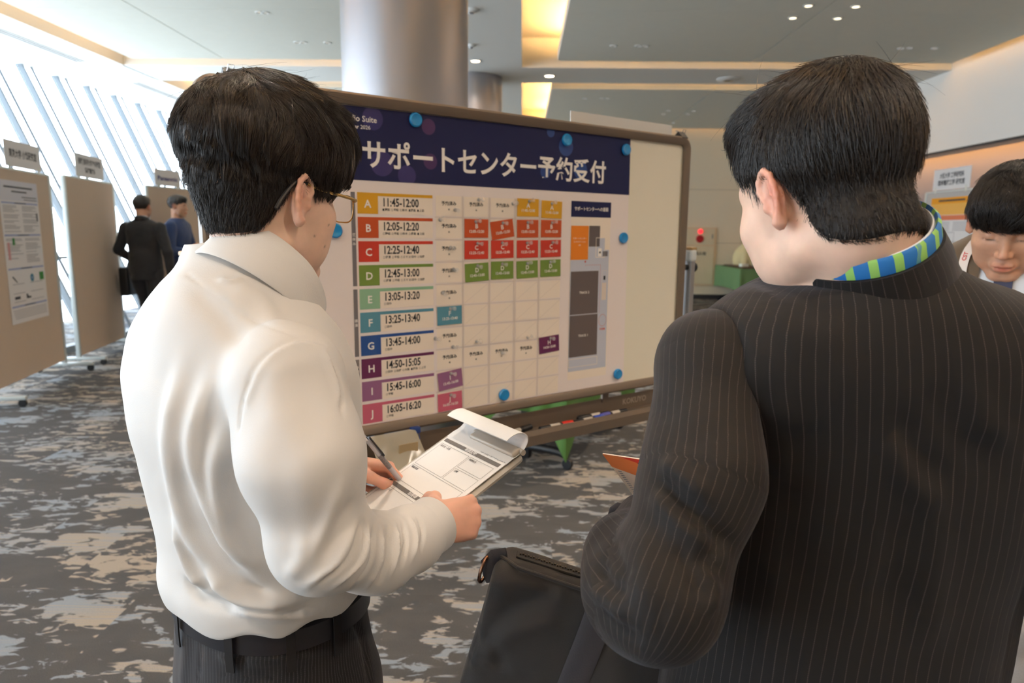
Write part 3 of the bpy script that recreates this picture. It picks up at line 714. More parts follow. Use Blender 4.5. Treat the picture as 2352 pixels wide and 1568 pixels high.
for k in 'BCDEFGHIJ': ps.rect(0.633, RTOP[k] + 0.0025, 1.114, RTOP[k] + 0.0055, 6, 0.00005)
# the little plan on the right
ps.rect(1.154, 0.912, 1.3365, 1.471, 5, H1); ps.rect(1.154, 1.471, 1.337, 1.5235, 1, H1); ps.text('サポートセンターへの道順', 1.2455, 1.4975, 0.0145, 2, H2, bold=0.02, width=0.155)
ps.poly([(1.155, 0.942), (1.333, 0.942), (1.333, 1.36), (1.312, 1.36), (1.312, 1.402), (1.262, 1.402), (1.236, 1.372), (1.234, 1.327), (1.155, 1.327)], 7, H2)
ps.rect(1.155, 1.328, 1.2335, 1.442, 8, H3); ps.rect(1.2365, 1.372, 1.287, 1.4425, 9, H3)
for (tt, yy, sz) in (('サポートセンター', 1.399, 0.0075), ('コンサルテーション', 1.388, 0.0062), ('(4階)', 1.377, 0.005)): ps.text(tt, 1.194, yy, sz, 2, H3 + 0.0003, bold=0.01)
ps.poly([(1.157, 1.1405), (1.2855, 1.1405), (1.2855, 1.2885), (1.158, 1.2885)], 9, H3); ps.poly([(1.157, 0.992), (1.288, 0.992), (1.2865, 1.1375), (1.157, 1.1375)], 9, H3)
ps.text('TRACK 2', 1.221, 1.215, 0.0115, 2, H3 + 0.0003, bold=0.015); ps.text('TRACK 1', 1.221, 1.065, 0.0115, 2, H3 + 0.0003, bold=0.015)
for i in range(9): ps.disc(1.224 + i * 0.0085, 1.309, 0.0015, 10, H3, 8)
for i in range(30): ps.disc(1.294, 1.305 - i * 0.0056, 0.0013, 10, H3, 8)
for i in range(26): a = 2 * math.pi * i / 26; ps.disc(1.311 + 0.018 * math.cos(a), 1.113 + 0.021 * math.sin(a), 0.0013, 10, H3, 8)
ps.text('現在地', 1.311, 1.081, 0.0085, 10, H3, bold=0.03)
ps.disc(1.222, 1.321, 0.0035, 10, H3, 12)
ps.rect(1.303, 1.185, 1.325, 1.245, 6, H3); ps.frame(1.303, 1.245, 1.325, 1.288, 0.0012, 6, H3); ps.rect(1.31, 1.256, 1.319, 1.27, 3, H3); ps.rect(1.281, 1.338, 1.297, 1.366, 2, H3); ps.disc(1.289, 1.352, 0.004, 3, H3 + 0.0003, 10); ps.rect(1.303, 1.338, 1.327, 1.356, 4, H3)
ps.frame(1.27, 1.335, 1.312, 1.402, 0.0022, 5, H3); ps.frame(1.157, 0.957, 1.29, 0.985, 0.0015, 5, H3)
o = ps.build('schedule_poster', pm, None, origin=B(0.855, 0.863, 0), base=body)
tag(o, 'wide schedule poster with navy banner and rows A to J, held on the whiteboard', 'poster')

# ---------------------------------------------------------------- round blue magnets
M_BLUE = mat('blue_magnet', (20, 134, 204), 0.22, coat=0.4)
for (s, z, lab) in ((0.572, 1.724, 'round blue magnet on the navy banner, beside the column above the title'), (1.124, 1.716, 'round blue magnet on the navy banner above the last title characters'), (1.396, 1.706, 'round blue magnet at the upper right corner of the poster'),
                    (1.398, 1.402, 'round blue magnet on the right margin, level with rows B and C'), (1.393, 0.909, 'round blue magnet at the lower right corner of the poster'), (0.881, 0.900, 'round blue magnet under the empty cells near the lower edge'),
                    (0.309, 1.120, 'round blue magnet at the left margin beside the shirt shoulder'), (0.329, 1.418, 'round blue magnet at the left margin beside the chin and lips')):
    mm = MB(); mm.lathe(B(s, z, 0.0012), [(0.0175, 0), (0.0195, 0.002), (0.0195, 0.007), (0.018, 0.0095), (0.0155, 0.0105), (0.014, 0.0098), (0.001, 0.0095)], 32, axis=BN)
    tag(mm.build('round_magnet', M_BLUE, None, origin=B(s, z, 0)), lab, 'magnet', 'blue magnets on the poster')

# ---------------------------------------------------------------- reservation cards and the clear pins that hold them
def clear_material():
    m = bpy.data.materials.new('clear_plastic'); m.use_nodes = True; t = m.node_tree; b = t.nodes['Principled BSDF']
    b.inputs['Base Color'].default_value = srgb(225, 220, 214); b.inputs['Roughness'].default_value = 0.12; b.inputs['Alpha'].default_value = 0.28; return m
M_CLEAR = clear_material()
def pin(s, z, lab, group, tilt=(0.0, 0.0)):
    ax = unit(BN + BU * tilt[0] + BZ * tilt[1]); c = B(s, z, 0.0022)
    mb = MB(); mb.lathe(c, [(0.0055, 0), (0.0062, 0.001), (0.0062, 0.004), (0.0036, 0.006), (0.0036, 0.013), (0.0066, 0.0155), (0.0066, 0.019), (0.005, 0.02)], 16, axis=ax)
    mb.lathe(c - BN * 0.0004, [(0.004, 0), (0.004, 0.0025)], 12, mi=1, axis=ax)
    tag(mb.build('magnet_pin', [M_CLEAR, M_STEEL], None, origin=c), lab, 'magnet pin', group)
ORD = ['first', 'second', 'third', 'fourth', 'fifth']
CARDS = [('A', 3, 0, 0.002, 0), ('A', 4, 0.001, -0.002, -0.02), ('B', 1, 0, 0.0, 0), ('B', 2, -0.001, -0.002, 0.14), ('B', 3, 0.0, 0.001, 0.01), ('B', 4, 0, 0.002, 0.0), ('C', 1, 0, 0.001, 0), ('C', 2, 0, 0.002, 0.02), ('C', 3, 0, 0.002, 0.01), ('C', 4, 0, 0.003, 0.02),
         ('D', 1, 0.002, -0.002, 0.05), ('D', 2, 0, 0.002, 0.01), ('D', 3, 0, 0.002, 0.03), ('D', 4, 0, 0.004, 0.02), ('F', 0, 0, 0.002, 0.01), ('H', 4, 0, 0.010, 0.06), ('I', 0, 0.001, 0.0, 0.10), ('J', 0, 0, -0.002, 0.03)]
CN = {'A': 'yellow', 'B': 'rust orange', 'C': 'red', 'D': 'green', 'F': 'teal blue', 'H': 'deep purple', 'I': 'mauve', 'J': 'pink'}
rowcards = {}
for (k, c, dx, dz, rot) in CARDS:
    rowcards.setdefault(k, []).append(c)
for (k, c, dx, dz, rot) in CARDS:
    x0, x1 = CX[c]; cx = (x0 + x1) / 2 + dx; cz = RTOP[k] - 0.027 + dz; h = 0.0022; w, hh = 0.0855, 0.0555
    uu = BU * math.cos(rot) + BZ * math.sin(rot); vv = BZ * math.cos(rot) - BU * math.sin(rot); O = B(cx, cz, h)
    bd = MB(); bd.prism([O - uu * w / 2 - vv * hh / 2, O + uu * w / 2 - vv * hh / 2, O + uu * w / 2 + vv * hh / 2, O - uu * w / 2 + vv * hh / 2], -BN * 0.0008)
    sh = Sheet(O, uu, vv, BN); sh.text(k, 0, 0.006, 0.019, 1, 0.0004, bold=0.02); sh.text(TIMES[k], 0, -0.0095, 0.0115, 1, 0.0004, bold=0.02)
    n = rowcards[k]; wh = {'A': ['left', 'right']}.get(k)
    if len(n) == 1: lab = '%s card marked %s %s, the only card left in row %s' % (CN[k], k, TIMES[k].split('-')[0], k)
    elif k == 'A': lab = '%s card marked A, %s of the two left in row A' % (CN[k], ['left', 'right'][n.index(c)])
    else: lab = '%s card marked %s, %s of the four cards in row %s' % (CN[k], k, ORD[n.index(c)], k)
    if k == 'B' and c == 2: lab = 'tilted rust orange card marked B, second of the four in row B'
    co = tag(sh.build('reservation_card', [mat('card_' + k.lower(), PCOL[k], 0.5), pm[2]], None, origin=O, base=bd), lab, 'card', 'reservation cards on the poster')
    pin(cx + rng.uniform(-0.004, 0.006), cz + 0.0195, 'clear magnet pin holding the only %s card of row %s' % (CN[k], k) if len(n) == 1 else 'clear magnet pin holding the %s card, %s in row %s' % (CN[k], ORD[n.index(c)], k), 'clear magnet pins', (rng.uniform(0.1, 0.5), rng.uniform(-0.2, 0.3)))
for (s, z, lab) in ((0.700, 1.482, 'clear magnet pin left beside the first reserved mark of row A'), (0.782, 1.514, 'clear magnet pin above the second reserved mark of row A'), (0.909, 1.506, 'clear magnet pin at the right of the third reserved mark of row A'), (0.648, 1.452, 'clear magnet pin at the upper left of the first cell of row B'),
                    (0.682, 1.372, 'clear magnet pin over the reserved mark of row C'), (0.693, 1.308, 'clear magnet pin over the reserved mark of row D'), (0.655, 1.240, 'clear magnet pin over the reserved mark of row E'), (0.628, 1.105, 'clear magnet pin at the left end of row G cells'),
                    (0.690, 1.074, 'clear magnet pin above the first reserved mark of row H'), (0.775, 1.082, 'clear magnet pin above the second reserved mark of row H'), (0.874, 1.036, 'clear magnet pin over the third reserved mark of row H'), (0.975, 1.078, 'clear magnet pin above the fourth reserved mark of row H')):
    pin(s, z, lab, 'clear magnet pins', (rng.uniform(-0.3, 0.5), rng.uniform(-0.2, 0.4)))

# ---------------------------------------------------------------- markers lying in the tray
M_MBODY = mat('marker_black', (26, 26, 28), 0.4); M_MLAB = mat('marker_label', (206, 196, 182), 0.5)
def marker(s0, s1, h0, h1, capm, lab, z=0.772, dz=0.0, capfirst=False):
    a, b = B(s0, z, h0), B(s1, z + dz, h1); d = b - a; L = np.linalg.norm(d); d = d / L
    o = empty('marker_pen', a, lab, 'marker pen', 'markers in the tray')
    bm_ = MB(); bm_.lathe(a, [(0.004, 0), (0.0085, 0.002), (0.0088, 0.01), (0.0088, L * 0.66), (0.007, L * 0.68)], 16, axis=d); bm_.build('barrel', M_MBODY, o, origin=a)
    lb = MB(); lb.lathe(a, [(0.0089, L * 0.30), (0.0091, L * 0.302), (0.0091, L * 0.58), (0.0089, L * 0.582)], 16, axis=d); lb.build('label_band', M_MLAB, o, origin=a)
    cp = MB(); cp.lathe(a, [(0.0092, L * 0.66), (0.0105, L * 0.67), (0.0105, L * 0.80), (0.0098, L * 0.97), (0.006, L)], 16, axis=d); cp.build('cap', capm, o, origin=a)
MRED, MBLU = mat('marker_red', (226, 42, 22), 0.35), mat('marker_blue', (48, 82, 196), 0.35)
marker(0.860, 0.990, 0.030, 0.012, M_MBODY, 'black marker lying crosswise at the clipboard end of the tray', dz=0.006)
marker(1.005, 1.150, 0.036, 0.040, MRED, 'black marker with a red cap in the middle of the tray')
marker(1.335, 1.192, 0.020, 0.016, M_MBODY, 'black marker with a white label lying behind the others, next to the blue cap', z=0.774)
marker(1.150, 1.292, 0.042, 0.044, MBLU, 'black marker with a bright blue cap near the right end of the tray')
marker(1.420, 1.282, 0.028, 0.034, mat('marker_indigo', (92, 92, 180), 0.4), 'rightmost marker in the tray, its indigo cap beside the blue one', z=0.7725)

# ---------------------------------------------------------------- clear bag clipped under the frame, clips on the top rail
zb = MB(); q = [B(0.40, 0.848, 0.024), B(0.545, 0.848, 0.022), B(0.555, 0.762, 0.098), B(0.40, 0.752, 0.100)]
nx_, ny_ = 14, 8; V = []; F = []
for i in range(ny_ + 1):
    for j in range(nx_ + 1):
        u_, v_ = j / nx_, i / ny_; p = (q[0] * (1 - u_) + q[1] * u_) * (1 - v_) + (q[3] * (1 - u_) + q[2] * u_) * v_
        V.append(p + BN * (0.006 * math.sin(u_ * 9 + v_ * 4) * v_ + 0.004))
for i in range(ny_):
    for j in range(nx_): a = i * (nx_ + 1) + j; F.append((a, a + 1, a + nx_ + 2, a + nx_ + 1))
n0 = len(V); V2 = [v + BN * 0.004 * (1 if 0 < (k % (nx_ + 1)) < nx_ else 0.1) for k, v in enumerate(V)]
zb.raw(V + V2, F + [tuple(n0 + i for i in f)[::-1] for f in F])
bagm = bpy.data.materials.new('clear_film'); bagm.use_nodes = True; bb = bagm.node_tree.nodes['Principled BSDF']; bb.inputs['Base Color'].default_value = srgb(190, 180, 160); bb.inputs['Roughness'].default_value = 0.18; bb.inputs['Alpha'].default_value = 0.62
zo = empty('zip_bag', B(0.47, 0.848, 0.024), 'clear plastic zip bag hanging under the whiteboard beside the pen hand', 'plastic bag')
zb.build('film', bagm, zo, origin=B(0.47, 0.848, 0.024))
pc = MB(); pc.box(B(0.50, 0.80, 0.072), (0.06, 0.003, 0.045), R=BR); pc.build('slip_inside', mat('tan_slip', (170, 148, 112), 0.7), zo, origin=B(0.47, 0.848, 0.024), smooth=False)
cl = MB(); cl.box(B(0.548, 0.842, 0.022), (0.030, 0.016, 0.02), R=BR, bev=0.003); cl.tube([B(0.54, 0.835, 0.03), B(0.54, 0.815, 0.036), B(0.556, 0.815, 0.036), B(0.556, 0.835, 0.03)], 0.0012, 6)
tag(cl.build('clip', mat('blue_clip', (34, 62, 128), 0.4), None, origin=B(0.548, 0.842, 0.022)), 'small blue clip on the lower frame holding the clear bag', 'clip')
for (s, lab) in ((0.085, 'black binder clip on the top rail at the left corner, behind the hair'), (1.690, 'black binder clip on the top rail at the right corner')):
    c = B(s, 1.775, -0.005); o = empty('binder_clip', c, lab, 'binder clip', 'binder clips on the top rail')
    cb_ = MB(); cb_.prism([B(s - 0.016, 1.794, -0.006), B(s - 0.016, 1.771, 0.016), B(s - 0.016, 1.768, 0.0165), B(s - 0.016, 1.768, -0.0305), B(s - 0.016, 1.771, -0.031)], BU * 0.032); cb_.build('spring', M_BLACKP, o, origin=c, smooth=False)
    for sg, hh in ((1, 0.012), (-1, -0.026)):
        hb = MB(); hb.tube([B(s - 0.008, 1.785, hh * 0.4), B(s - 0.006, 1.799, hh), B(s + 0.006, 1.799, hh), B(s + 0.008, 1.785, hh * 0.4)], 0.0013, 6); hb.build('handle', M_CHROME, o, origin=c)
ws = MB(); ws.box(B(1.42, 1.70, -0.0335), (0.50, 0.002, 0.235), R=BR)
tag(ws.build('paper_sheet', mat('sheet_white', (226, 224, 220), 0.7), None, origin=B(1.42, 1.70, -0.033), smooth=False), 'white sheet clipped behind the whiteboard, its edge above the top rail', 'paper')

# ================================================================ pin boards along the facade and their posters
M_FELT = mat('beige_felt', (200, 180, 160), 0.95, bump=0.15, bscale=220, var=0.03, vscale=3)
M_FELTG = mat('grey_felt', (186, 180, 174), 0.95, bump=0.15, bscale=220)
M_POLE = mat('pale_post', (206, 214, 214), 0.35, metal=0.3)
M_PAPER = mat('paper_white', (224, 220, 218), 0.65)
M_INK = mat('ink_dark', (58, 56, 62), 0.7); M_INKG = mat('ink_grey', (150, 148, 152), 0.7); M_INKB = mat('ink_blue', (150, 160, 196), 0.7)
M_TAPE = mat('tape', (214, 214, 204), 0.3)
def pinboard(A, Bp, zb, zt, lab, felt=M_FELT, foot=0.26):
    A, Bp = np.array([A[0], A[1], 0.0]), np.array([Bp[0], Bp[1], 0.0]); u = unit(Bp - A); L = np.linalg.norm(Bp - A); n = np.array([u[1], -u[0], 0])
    R = np.stack([u, -n, BZ], 1); M = (A + Bp) / 2; o = empty('pin_board', M, lab, 'display board', 'display boards on casters')
    MB().box(M + BZ * (zb + zt) / 2, (L - 0.05, 0.03, zt - zb), R=R, bev=0.004).build('panel', felt, o, origin=M, smooth=False)
    MB().box(M + BZ * (zt + 0.008), (L, 0.034, 0.016), R=R).build('top_rail', M_POLE, o, origin=M, smooth=False)
    for e in (A, Bp):
        po = MB().box(e + BZ * (zt * 0.5 + 0.03), (0.04, 0.04, zt - 0.04), R=R, bev=0.006).build('post', M_POLE, o, origin=M)
        fo = MB().box(e + BZ * 0.075, (0.05, foot * 2, 0.03), R=R, bev=0.006).build('foot', M_POLE, o, origin=M)
        for s in (-1, 1):
            c = e + n * s * (foot - 0.03); ca = MB(); ca.lathe(c + BZ * 0.032 - u * 0.012, [(0.001, 0), (0.028, 0), (0.032, 0.004), (0.032, 0.02), (0.028, 0.024), (0.001, 0.024)], 18, axis=u); ca.box(c + BZ * 0.056, (0.03, 0.03, 0.016), R=R)
            ca.build('caster', M_BLACKP, fo, origin=M)
    return A, u, n, L, M
def sign(A, u, n, s0, s1, z0, z1, lines, lab, zt, inkm=None, mark='sign'):
    O = A + n * 0.0175; c = O + u * (s0 + s1) / 2 + BZ * (z0 + z1) / 2
    bd = MB(); bd.prism([O + u * s0 + BZ * z0, O + u * s1 + BZ * z0, O + u * s1 + BZ * z1, O + u * s0 + BZ * z1], n * 0.003)
    sh = Sheet(O + n * 0.003, u, BZ, n); h = (z1 - z0)
    for i, t in enumerate(lines): sh.text(t[0], (s0 + s1) / 2, z0 + h * t[1], t[2], 1, 0.0006, bold=t[3] if len(t) > 3 else 0.02, width=t[4] if len(t) > 4 else None)
    for s in (s0 + 0.06, s1 - 0.06): sh.rect(s - 0.018, z0 - 0.035, s + 0.018, z0 + 0.035, 2, 0.001)
    tag(sh.build('paper_sign', [M_PAPER, inkm or M_INK, M_TAPE], None, origin=c, base=bd), lab, 'sign', 'name signs on the display boards')
A, u, n, L, M = pinboard((-4.20, 5.20), (-4.545, 6.62), 0.12, 1.90, 'beige display board at the far left carrying a printed research poster')
sign(A, u, n, 0.62, 1.30, 1.93, 2.15, [('東京大学 小松研究室', 0.5, 0.075, 0.03, 0.52)], 'white name sign on the display board at the left edge, above the research poster', 1.9)
def research_poster(A, u, n, s0, s1, z0, z1, seed, lab):
    r = random.Random(seed); O = A + n * 0.0165; bd = MB(); bd.prism([O + u * s0 + BZ * z0, O + u * s1 + BZ * z0, O + u * s1 + BZ * z1, O + u * s0 + BZ * z1], n * 0.002)
    sh = Sheet(O + n * 0.002, u, BZ, n); W_, H_ = s1 - s0, z1 - z0
    X = lambda f: s0 + f * W_; Y = lambda f: z0 + f * H_
    sh.rect(X(0), Y(0.86), X(1), Y(1), 3, 0.0006)
    for (a, b, y, w) in ((0.12, 0.86, 0.955, 0.012), (0.3, 0.7, 0.925, 0.010), (0.55, 0.95, 0.89, 0.006), (0.6, 0.95, 0.872, 0.005)): sh.rect(X(a), Y(y - w / 2), X(b), Y(y + w / 2), 1, 0.001)
    for y in (0.845, 0.62, 0.385, 0.12): sh.rect(X(0.03), Y(y - 0.006), X(0.97), Y(y + 0.006), 4, 0.0006); sh.rect(X(0.35), Y(y - 0.003), X(0.65), Y(y + 0.003), 1, 0.001)
    for cx in (0.05, 0.53):
        y = 0.825
        while y > 0.42:
            if abs(y - 0.62) > 0.02 and r.random() < 0.72: sh.rect(X(cx), Y(y - 0.0022), X(cx + 0.42 * (0.55 + 0.45 * r.random())), Y(y + 0.0022), 2, 0.0008)
            y -= 0.0105
    for k in range(5): sh.rect(X(0.05 + 0.01 * k), Y(0.09 - 0.014 * k), X(0.95), Y(0.094 - 0.014 * k), 2, 0.0008)
    sh.rect(X(0.07), Y(0.45), X(0.13), Y(0.57), 7, 0.001); sh.rect(X(0.2), Y(0.55), X(0.26), Y(0.6), 6, 0.001); sh.rect(X(0.9), Y(0.72), X(0.94), Y(0.78), 1, 0.001)
    sh.disc(X(0.62), Y(0.31), 0.035, 5, 0.001); sh.disc(X(0.62), Y(0.31), 0.015, 4, 0.0014); sh.rect(X(0.83), Y(0.285), X(0.95), Y(0.345), 6, 0.001)
    sh.poly([(X(0.1), Y(0.33)), (X(0.13), Y(0.335)), (X(0.24), Y(0.285)), (X(0.2), Y(0.29))], 1, 0.001); sh.rect(X(0.12), Y(0.17), X(0.26), Y(0.19), 1, 0.001); sh.poly([(X(0.42), Y(0.2)), (X(0.45), Y(0.2)), (X(0.48), Y(0.18)), (X(0.55), Y(0.178)), (X(0.54), Y(0.165)), (X(0.42), Y(0.165))], 1, 0.001)
    for y in (0.275, 0.21, 0.15): sh.rect(X(0.1), Y(y), X(0.4), Y(y + 0.004), 2, 0.0008); sh.rect(X(0.55), Y(y), X(0.9), Y(y + 0.004), 2, 0.0008)
    tag(sh.build('research_poster', [M_PAPER, M_INK, M_INKG, mat('poster_head', (204, 204, 212), 0.7), M_INKB, mat('poster_teal', (50, 120, 150), 0.7), mat('poster_green', (50, 130, 60), 0.7), mat('poster_rose', (206, 150, 150), 0.7)], None, origin=O + u * s0 + BZ * z0, base=bd), lab, 'poster')
research_poster(A, u, n, 0.46, 1.17, 0.60, 1.81, 3, 'tall white research poster pinned to the display board at the left edge')
A, u, n, L, M = pinboard((-4.60, 6.93), (-4.85, 8.17), 0.10, 1.925, 'bare beige display board between the poster board and the walking man')
sign(A, u, n, 0.27, 1.00, 1.95, 2.19, [('長岡技術科学大学 鈴木研究室', 0.66, 0.07, 0.03, 0.58), ('情報電磁気', 0.3, 0.06, 0.03, 0.27)], 'white two line sign on the bare display board', 1.9)
A, u, n, L, M = pinboard((-4.60, 8.45), (-4.38, 9.65), 0.10, 1.925, 'beige display board behind the two men on the left')
sign(A, u, n, 0.15, 0.62, 1.95, 2.15, [('Panasonic', 0.45, 0.075, 0.035, 0.37)], 'white company sign with dark blue lettering behind the two men', 1.9, inkm=mat('ink_navy', (40, 40, 110), 0.7))
A, u, n, L, M = pinboard((4.95, 8.60), (4.95, 7.15), 0.10, 1.925, 'grey display board with an orange poster beyond the bowed heads', felt=M_FELTG)
sign(A, u, n, 0.13, 0.82, 1.95, 2.19, [('大阪大学 工学研究科', 0.66, 0.065, 0.03, 0.45), ('環境電磁工学 研究室', 0.32, 0.065, 0.03, 0.5)], 'white two line sign above the orange poster on the right', 1.9)
O = A + n * 0.0165; bd = MB(); s0, s1, z0, z1 = 0.13, 0.97, 0.75, 1.86
bd.prism([O + u * s0 + BZ * z0, O + u * s1 + BZ * z0, O + u * s1 + BZ * z1, O + u * s0 + BZ * z1], n * 0.002)
sh = Sheet(O + n * 0.002, u, BZ, n)
sh.rect(s0, 1.66, s1, z1, 1, 0.0006); sh.rect(s0, 1.79, s1, z1, 2, 0.001); sh.rect(s0 + 0.15, 1.815, s1 - 0.2, 1.835, 5, 0.0014); sh.rect(s0, 1.60, s1, 1.655, 3, 0.0006)
sh.rect(s0 + 0.02, 1.115, s1 - 0.02, 1.18, 3, 0.0006)
for k in range(14):
    y = 1.57 - 0.022 * k
    if k not in (5, 6, 7, 8, 9): sh.rect(s0 + 0.05, y, s0 + 0.40, y + 0.007, 4, 0.0008); sh.rect(s0 + 0.46, y, s1 - 0.06, y + 0.007, 4, 0.0008)
for k in range(14): sh.rect(s0 + 0.05, 1.08 - 0.022 * k, s1 - 0.1 - 0.02 * (k % 3), 1.087 - 0.022 * k, 4, 0.0008)
sh.rect(s0 + 0.1, 1.32, s0 + 0.16, 1.44, 2, 0.0008); sh.rect(s0 + 0.07, 1.42, s0 + 0.11, 1.47, 6, 0.001); sh.poly([(s0 + .56, 1.2), (s0 + .8, 1.22), (s0 + .8, 1.30), (s0 + .7, 1.34), (s0 + .56, 1.23)], 5, 0.0008); sh.frame(s0 + 0.28, 1.25, s0 + 0.5, 1.46, 0.006, 4, 0.0008)
tag(sh.build('research_poster', [M_PAPER, mat('poster_amber', (238, 178, 84), 0.7), mat('poster_orange', (236, 156, 20), 0.7), mat('poster_coral', (222, 124, 84), 0.7), M_INKG, M_INK, M_INKB], None, origin=O + u * s0 + BZ * z0, base=bd), 'white poster with orange headings on the grey display board', 'poster')

# ================================================================ far wall: hydrant cabinet, table under a green cloth
hx0, hx1 = 3.52, 4.20
hc = empty('hydrant_cabinet', (3.86, Y1, 0.30), 'cream fire hydrant cabinet with a red lamp set in the far wall', 'fire hydrant cabinet')
HO = np.array([3.86, Y1, 0.30]); M_CREAM = mat('cream_enamel', (222, 204, 170), 0.5)
fb = MB(); fb.box((3.86, Y1 - 0.012, 0.92), (0.70, 0.024, 1.26)); fb.build('frame', mat('cream_frame', (226, 196, 158), 0.5), hc, origin=HO, smooth=False)
up = MB().box((3.86, Y1 - 0.028, 1.35), (0.62, 0.012, 0.34), bev=0.003).build('upper_door', M_CREAM, hc, origin=HO, smooth=False)
lo = MB().box((3.86, Y1 - 0.028, 0.74), (0.62, 0.012, 0.82), bev=0.003).build('lower_door', M_CREAM, hc, origin=HO, smooth=False)
ls = Sheet((3.86, Y1 - 0.0345, 0), (1, 0, 0), BZ, (0, -1, 0)); ls.text('消火栓', 0.02, 0.985, 0.085, 0, 0.001, bold=0.02); ls.build('lettering', [M_INK], lo, origin=HO)
MB().lathe((3.855, Y1 - 0.034, 1.465), [(0.001, 0.045), (0.03, 0.04), (0.045, 0.02), (0.048, 0.0)][::-1], 24, axis=(0, -1, 0)).build('lamp', mat('red_lamp', (230, 30, 40), 0.3, emit=(255, 40, 50), estr=1.6), up, origin=HO)
MB().lathe((3.85, Y1 - 0.034, 1.305), [(0.082, 0), (0.082, 0.012), (0.06, 0.02), (0.03, 0.02), (0.022, 0.012), (0.001, 0.012)], 28, axis=(0, -1, 0)).build('alarm_button', mat('alarm_red', (176, 14, 28), 0.4), up, origin=HO)
MB().box((4.12, Y1 - 0.037, 1.36), (0.02, 0.012, 0.09)).build('latch', M_STEEL, up, origin=HO, smooth=False)

M_GREEN = mat('green_cloth', (104, 138, 92), 0.9, bump=0.1, bscale=120)
def cloth_skirt(cx, cy, hx, hy, zt, zb, rot, folds=18, amp=0.02, tips=0.0):
    """table cloth: top plus a wavy skirt that opens a little towards the hem"""
    R = Rz(rot); V = []; F = []; N = 160; per = []
    for i in range(N):
        t = i / N * 4; k = int(t); f = t - k; c = [(-hx, -hy), (hx, -hy), (hx, hy), (-hx, hy)]; p, q = np.array(c[k]), np.array(c[(k + 1) % 4]); per.append((p * (1 - f) + q * f, abs(f - 0.5) * 2, k))
    rows = 8
    for r in range(rows + 1):
        v = r / rows
        for i, (p, e, k) in enumerate(per):
            d = p / np.linalg.norm(p); w = amp * v * math.sin(folds * 2 * math.pi * i / N + 1.3 * math.sin(i * 0.21)) + 0.035 * v * (e ** 6)
            z = zt - (zt - zb) * v - tips * v * (e ** 2.2) - (0.004 if r else 0) * 0
            V.append(R @ np.array([p[0] + d[0] * w, p[1] + d[1] * w, 0]) + np.array([cx, cy, z]))
    for r in range(rows):
        for i in range(N): j = (i + 1) % N; F.append((r * N + i, r * N + j, (r + 1) * N + j, (r + 1) * N + i))
    F.append(tuple(range(N))[::-1]); return V, F
def folding_table(cx, cy, hx, hy, zt, rot, lab, leg_off):
    R = Rz(rot); o = empty('folding_table', (cx, cy, 0), lab, 'table'); o.rotation_euler = (0, 0, rot)
    MB().box((0, 0, zt - 0.015), (2 * hx - 0.02, 2 * hy - 0.02, 0.026), bev=0.004).build('tabletop', mat('dark_laminate', (70, 52, 42), 0.5), o)
    for s in (-1, 1):
        lg = MB(); lg.box((s * leg_off, 0, zt * 0.5), (0.05, 0.06, zt - 0.06), bev=0.01); leg = lg.build('leg', M_BLACKP, o)
        ft = MB(); ft.tube(bez([(s * leg_off, -hy * 0.95, 0.075), (s * leg_off, -hy * 0.7, 0.10), (s * leg_off, 0, 0.105), (s * leg_off, hy * 0.7, 0.10), (s * leg_off, hy * 0.95, 0.075)], 14), 0.026, 10); ft.build('foot', M_BLACKP, leg)
        for e in (-1, 1):
            c = MB(); c.lathe((s * leg_off - 0.018, e * hy * 0.93, 0.034), [(0.001, 0), (0.03, 0), (0.034, 0.006), (0.034, 0.03), (0.03, 0.036), (0.001, 0.036)], 18, axis=(1, 0, 0)); c.build('caster', M_BLACKP, leg)
    return o
folding_table(4.58, 14.15, 0.85, 0.34, 0.74, math.pi / 2, 'dark folding table under a green cloth by the far wall', 0.62)
V, F = cloth_skirt(4.58, 14.15, 0.87, 0.36, 0.748, 0.33, math.pi / 2, 16, 0.014, 0.04)
tag(MB().raw(V, F).build('table_cloth', M_GREEN, None, origin=(4.58, 14.15, 0.748), smooth=60), 'green cloth hanging over the table by the far wall', 'tablecloth')
tag(MB().box((4.55, 14.1, 0.762), (0.46, 1.3, 0.024), bev=0.008).build('serving_board', mat('dark_wood', (74, 44, 34), 0.5), None, origin=(4.55, 14.1, 0.752)), 'dark wooden board lying on the green tablecloth', 'board')
tag(MB().box((4.42, 13.72, 0.806), (0.16, 0.10, 0.06), R=Rz(0.3), bev=0.006).build('napkin_box', mat('pale_carton', (232, 236, 220), 0.6), None, origin=(4.42, 13.72, 0.776)), 'small white box on the dark board over the green cloth', 'box')
M_TUMBLER = mat('drinking_glass', (230, 226, 220), 0.06, alpha=0.35)
for (x, y, h, lab) in ((4.62, 13.75, 0.12, 'clear drinking glass just right of the small white box'), (4.70, 13.62, 0.20, 'tall clear glass at the right end of the dark board'), (4.74, 13.9, 0.11, 'clear drinking glass at the back of the dark board')):
    g = MB(); g.lathe((x, y, 0.7745), [(0.028, 0), (0.036, h), (0.034, h), (0.026, 0.008), (0.001, 0.008)], 20)
    tag(g.build('drinking_glass', M_TUMBLER, None, origin=(x, y, 0.7745)), lab, 'glass', 'glasses on the far table')
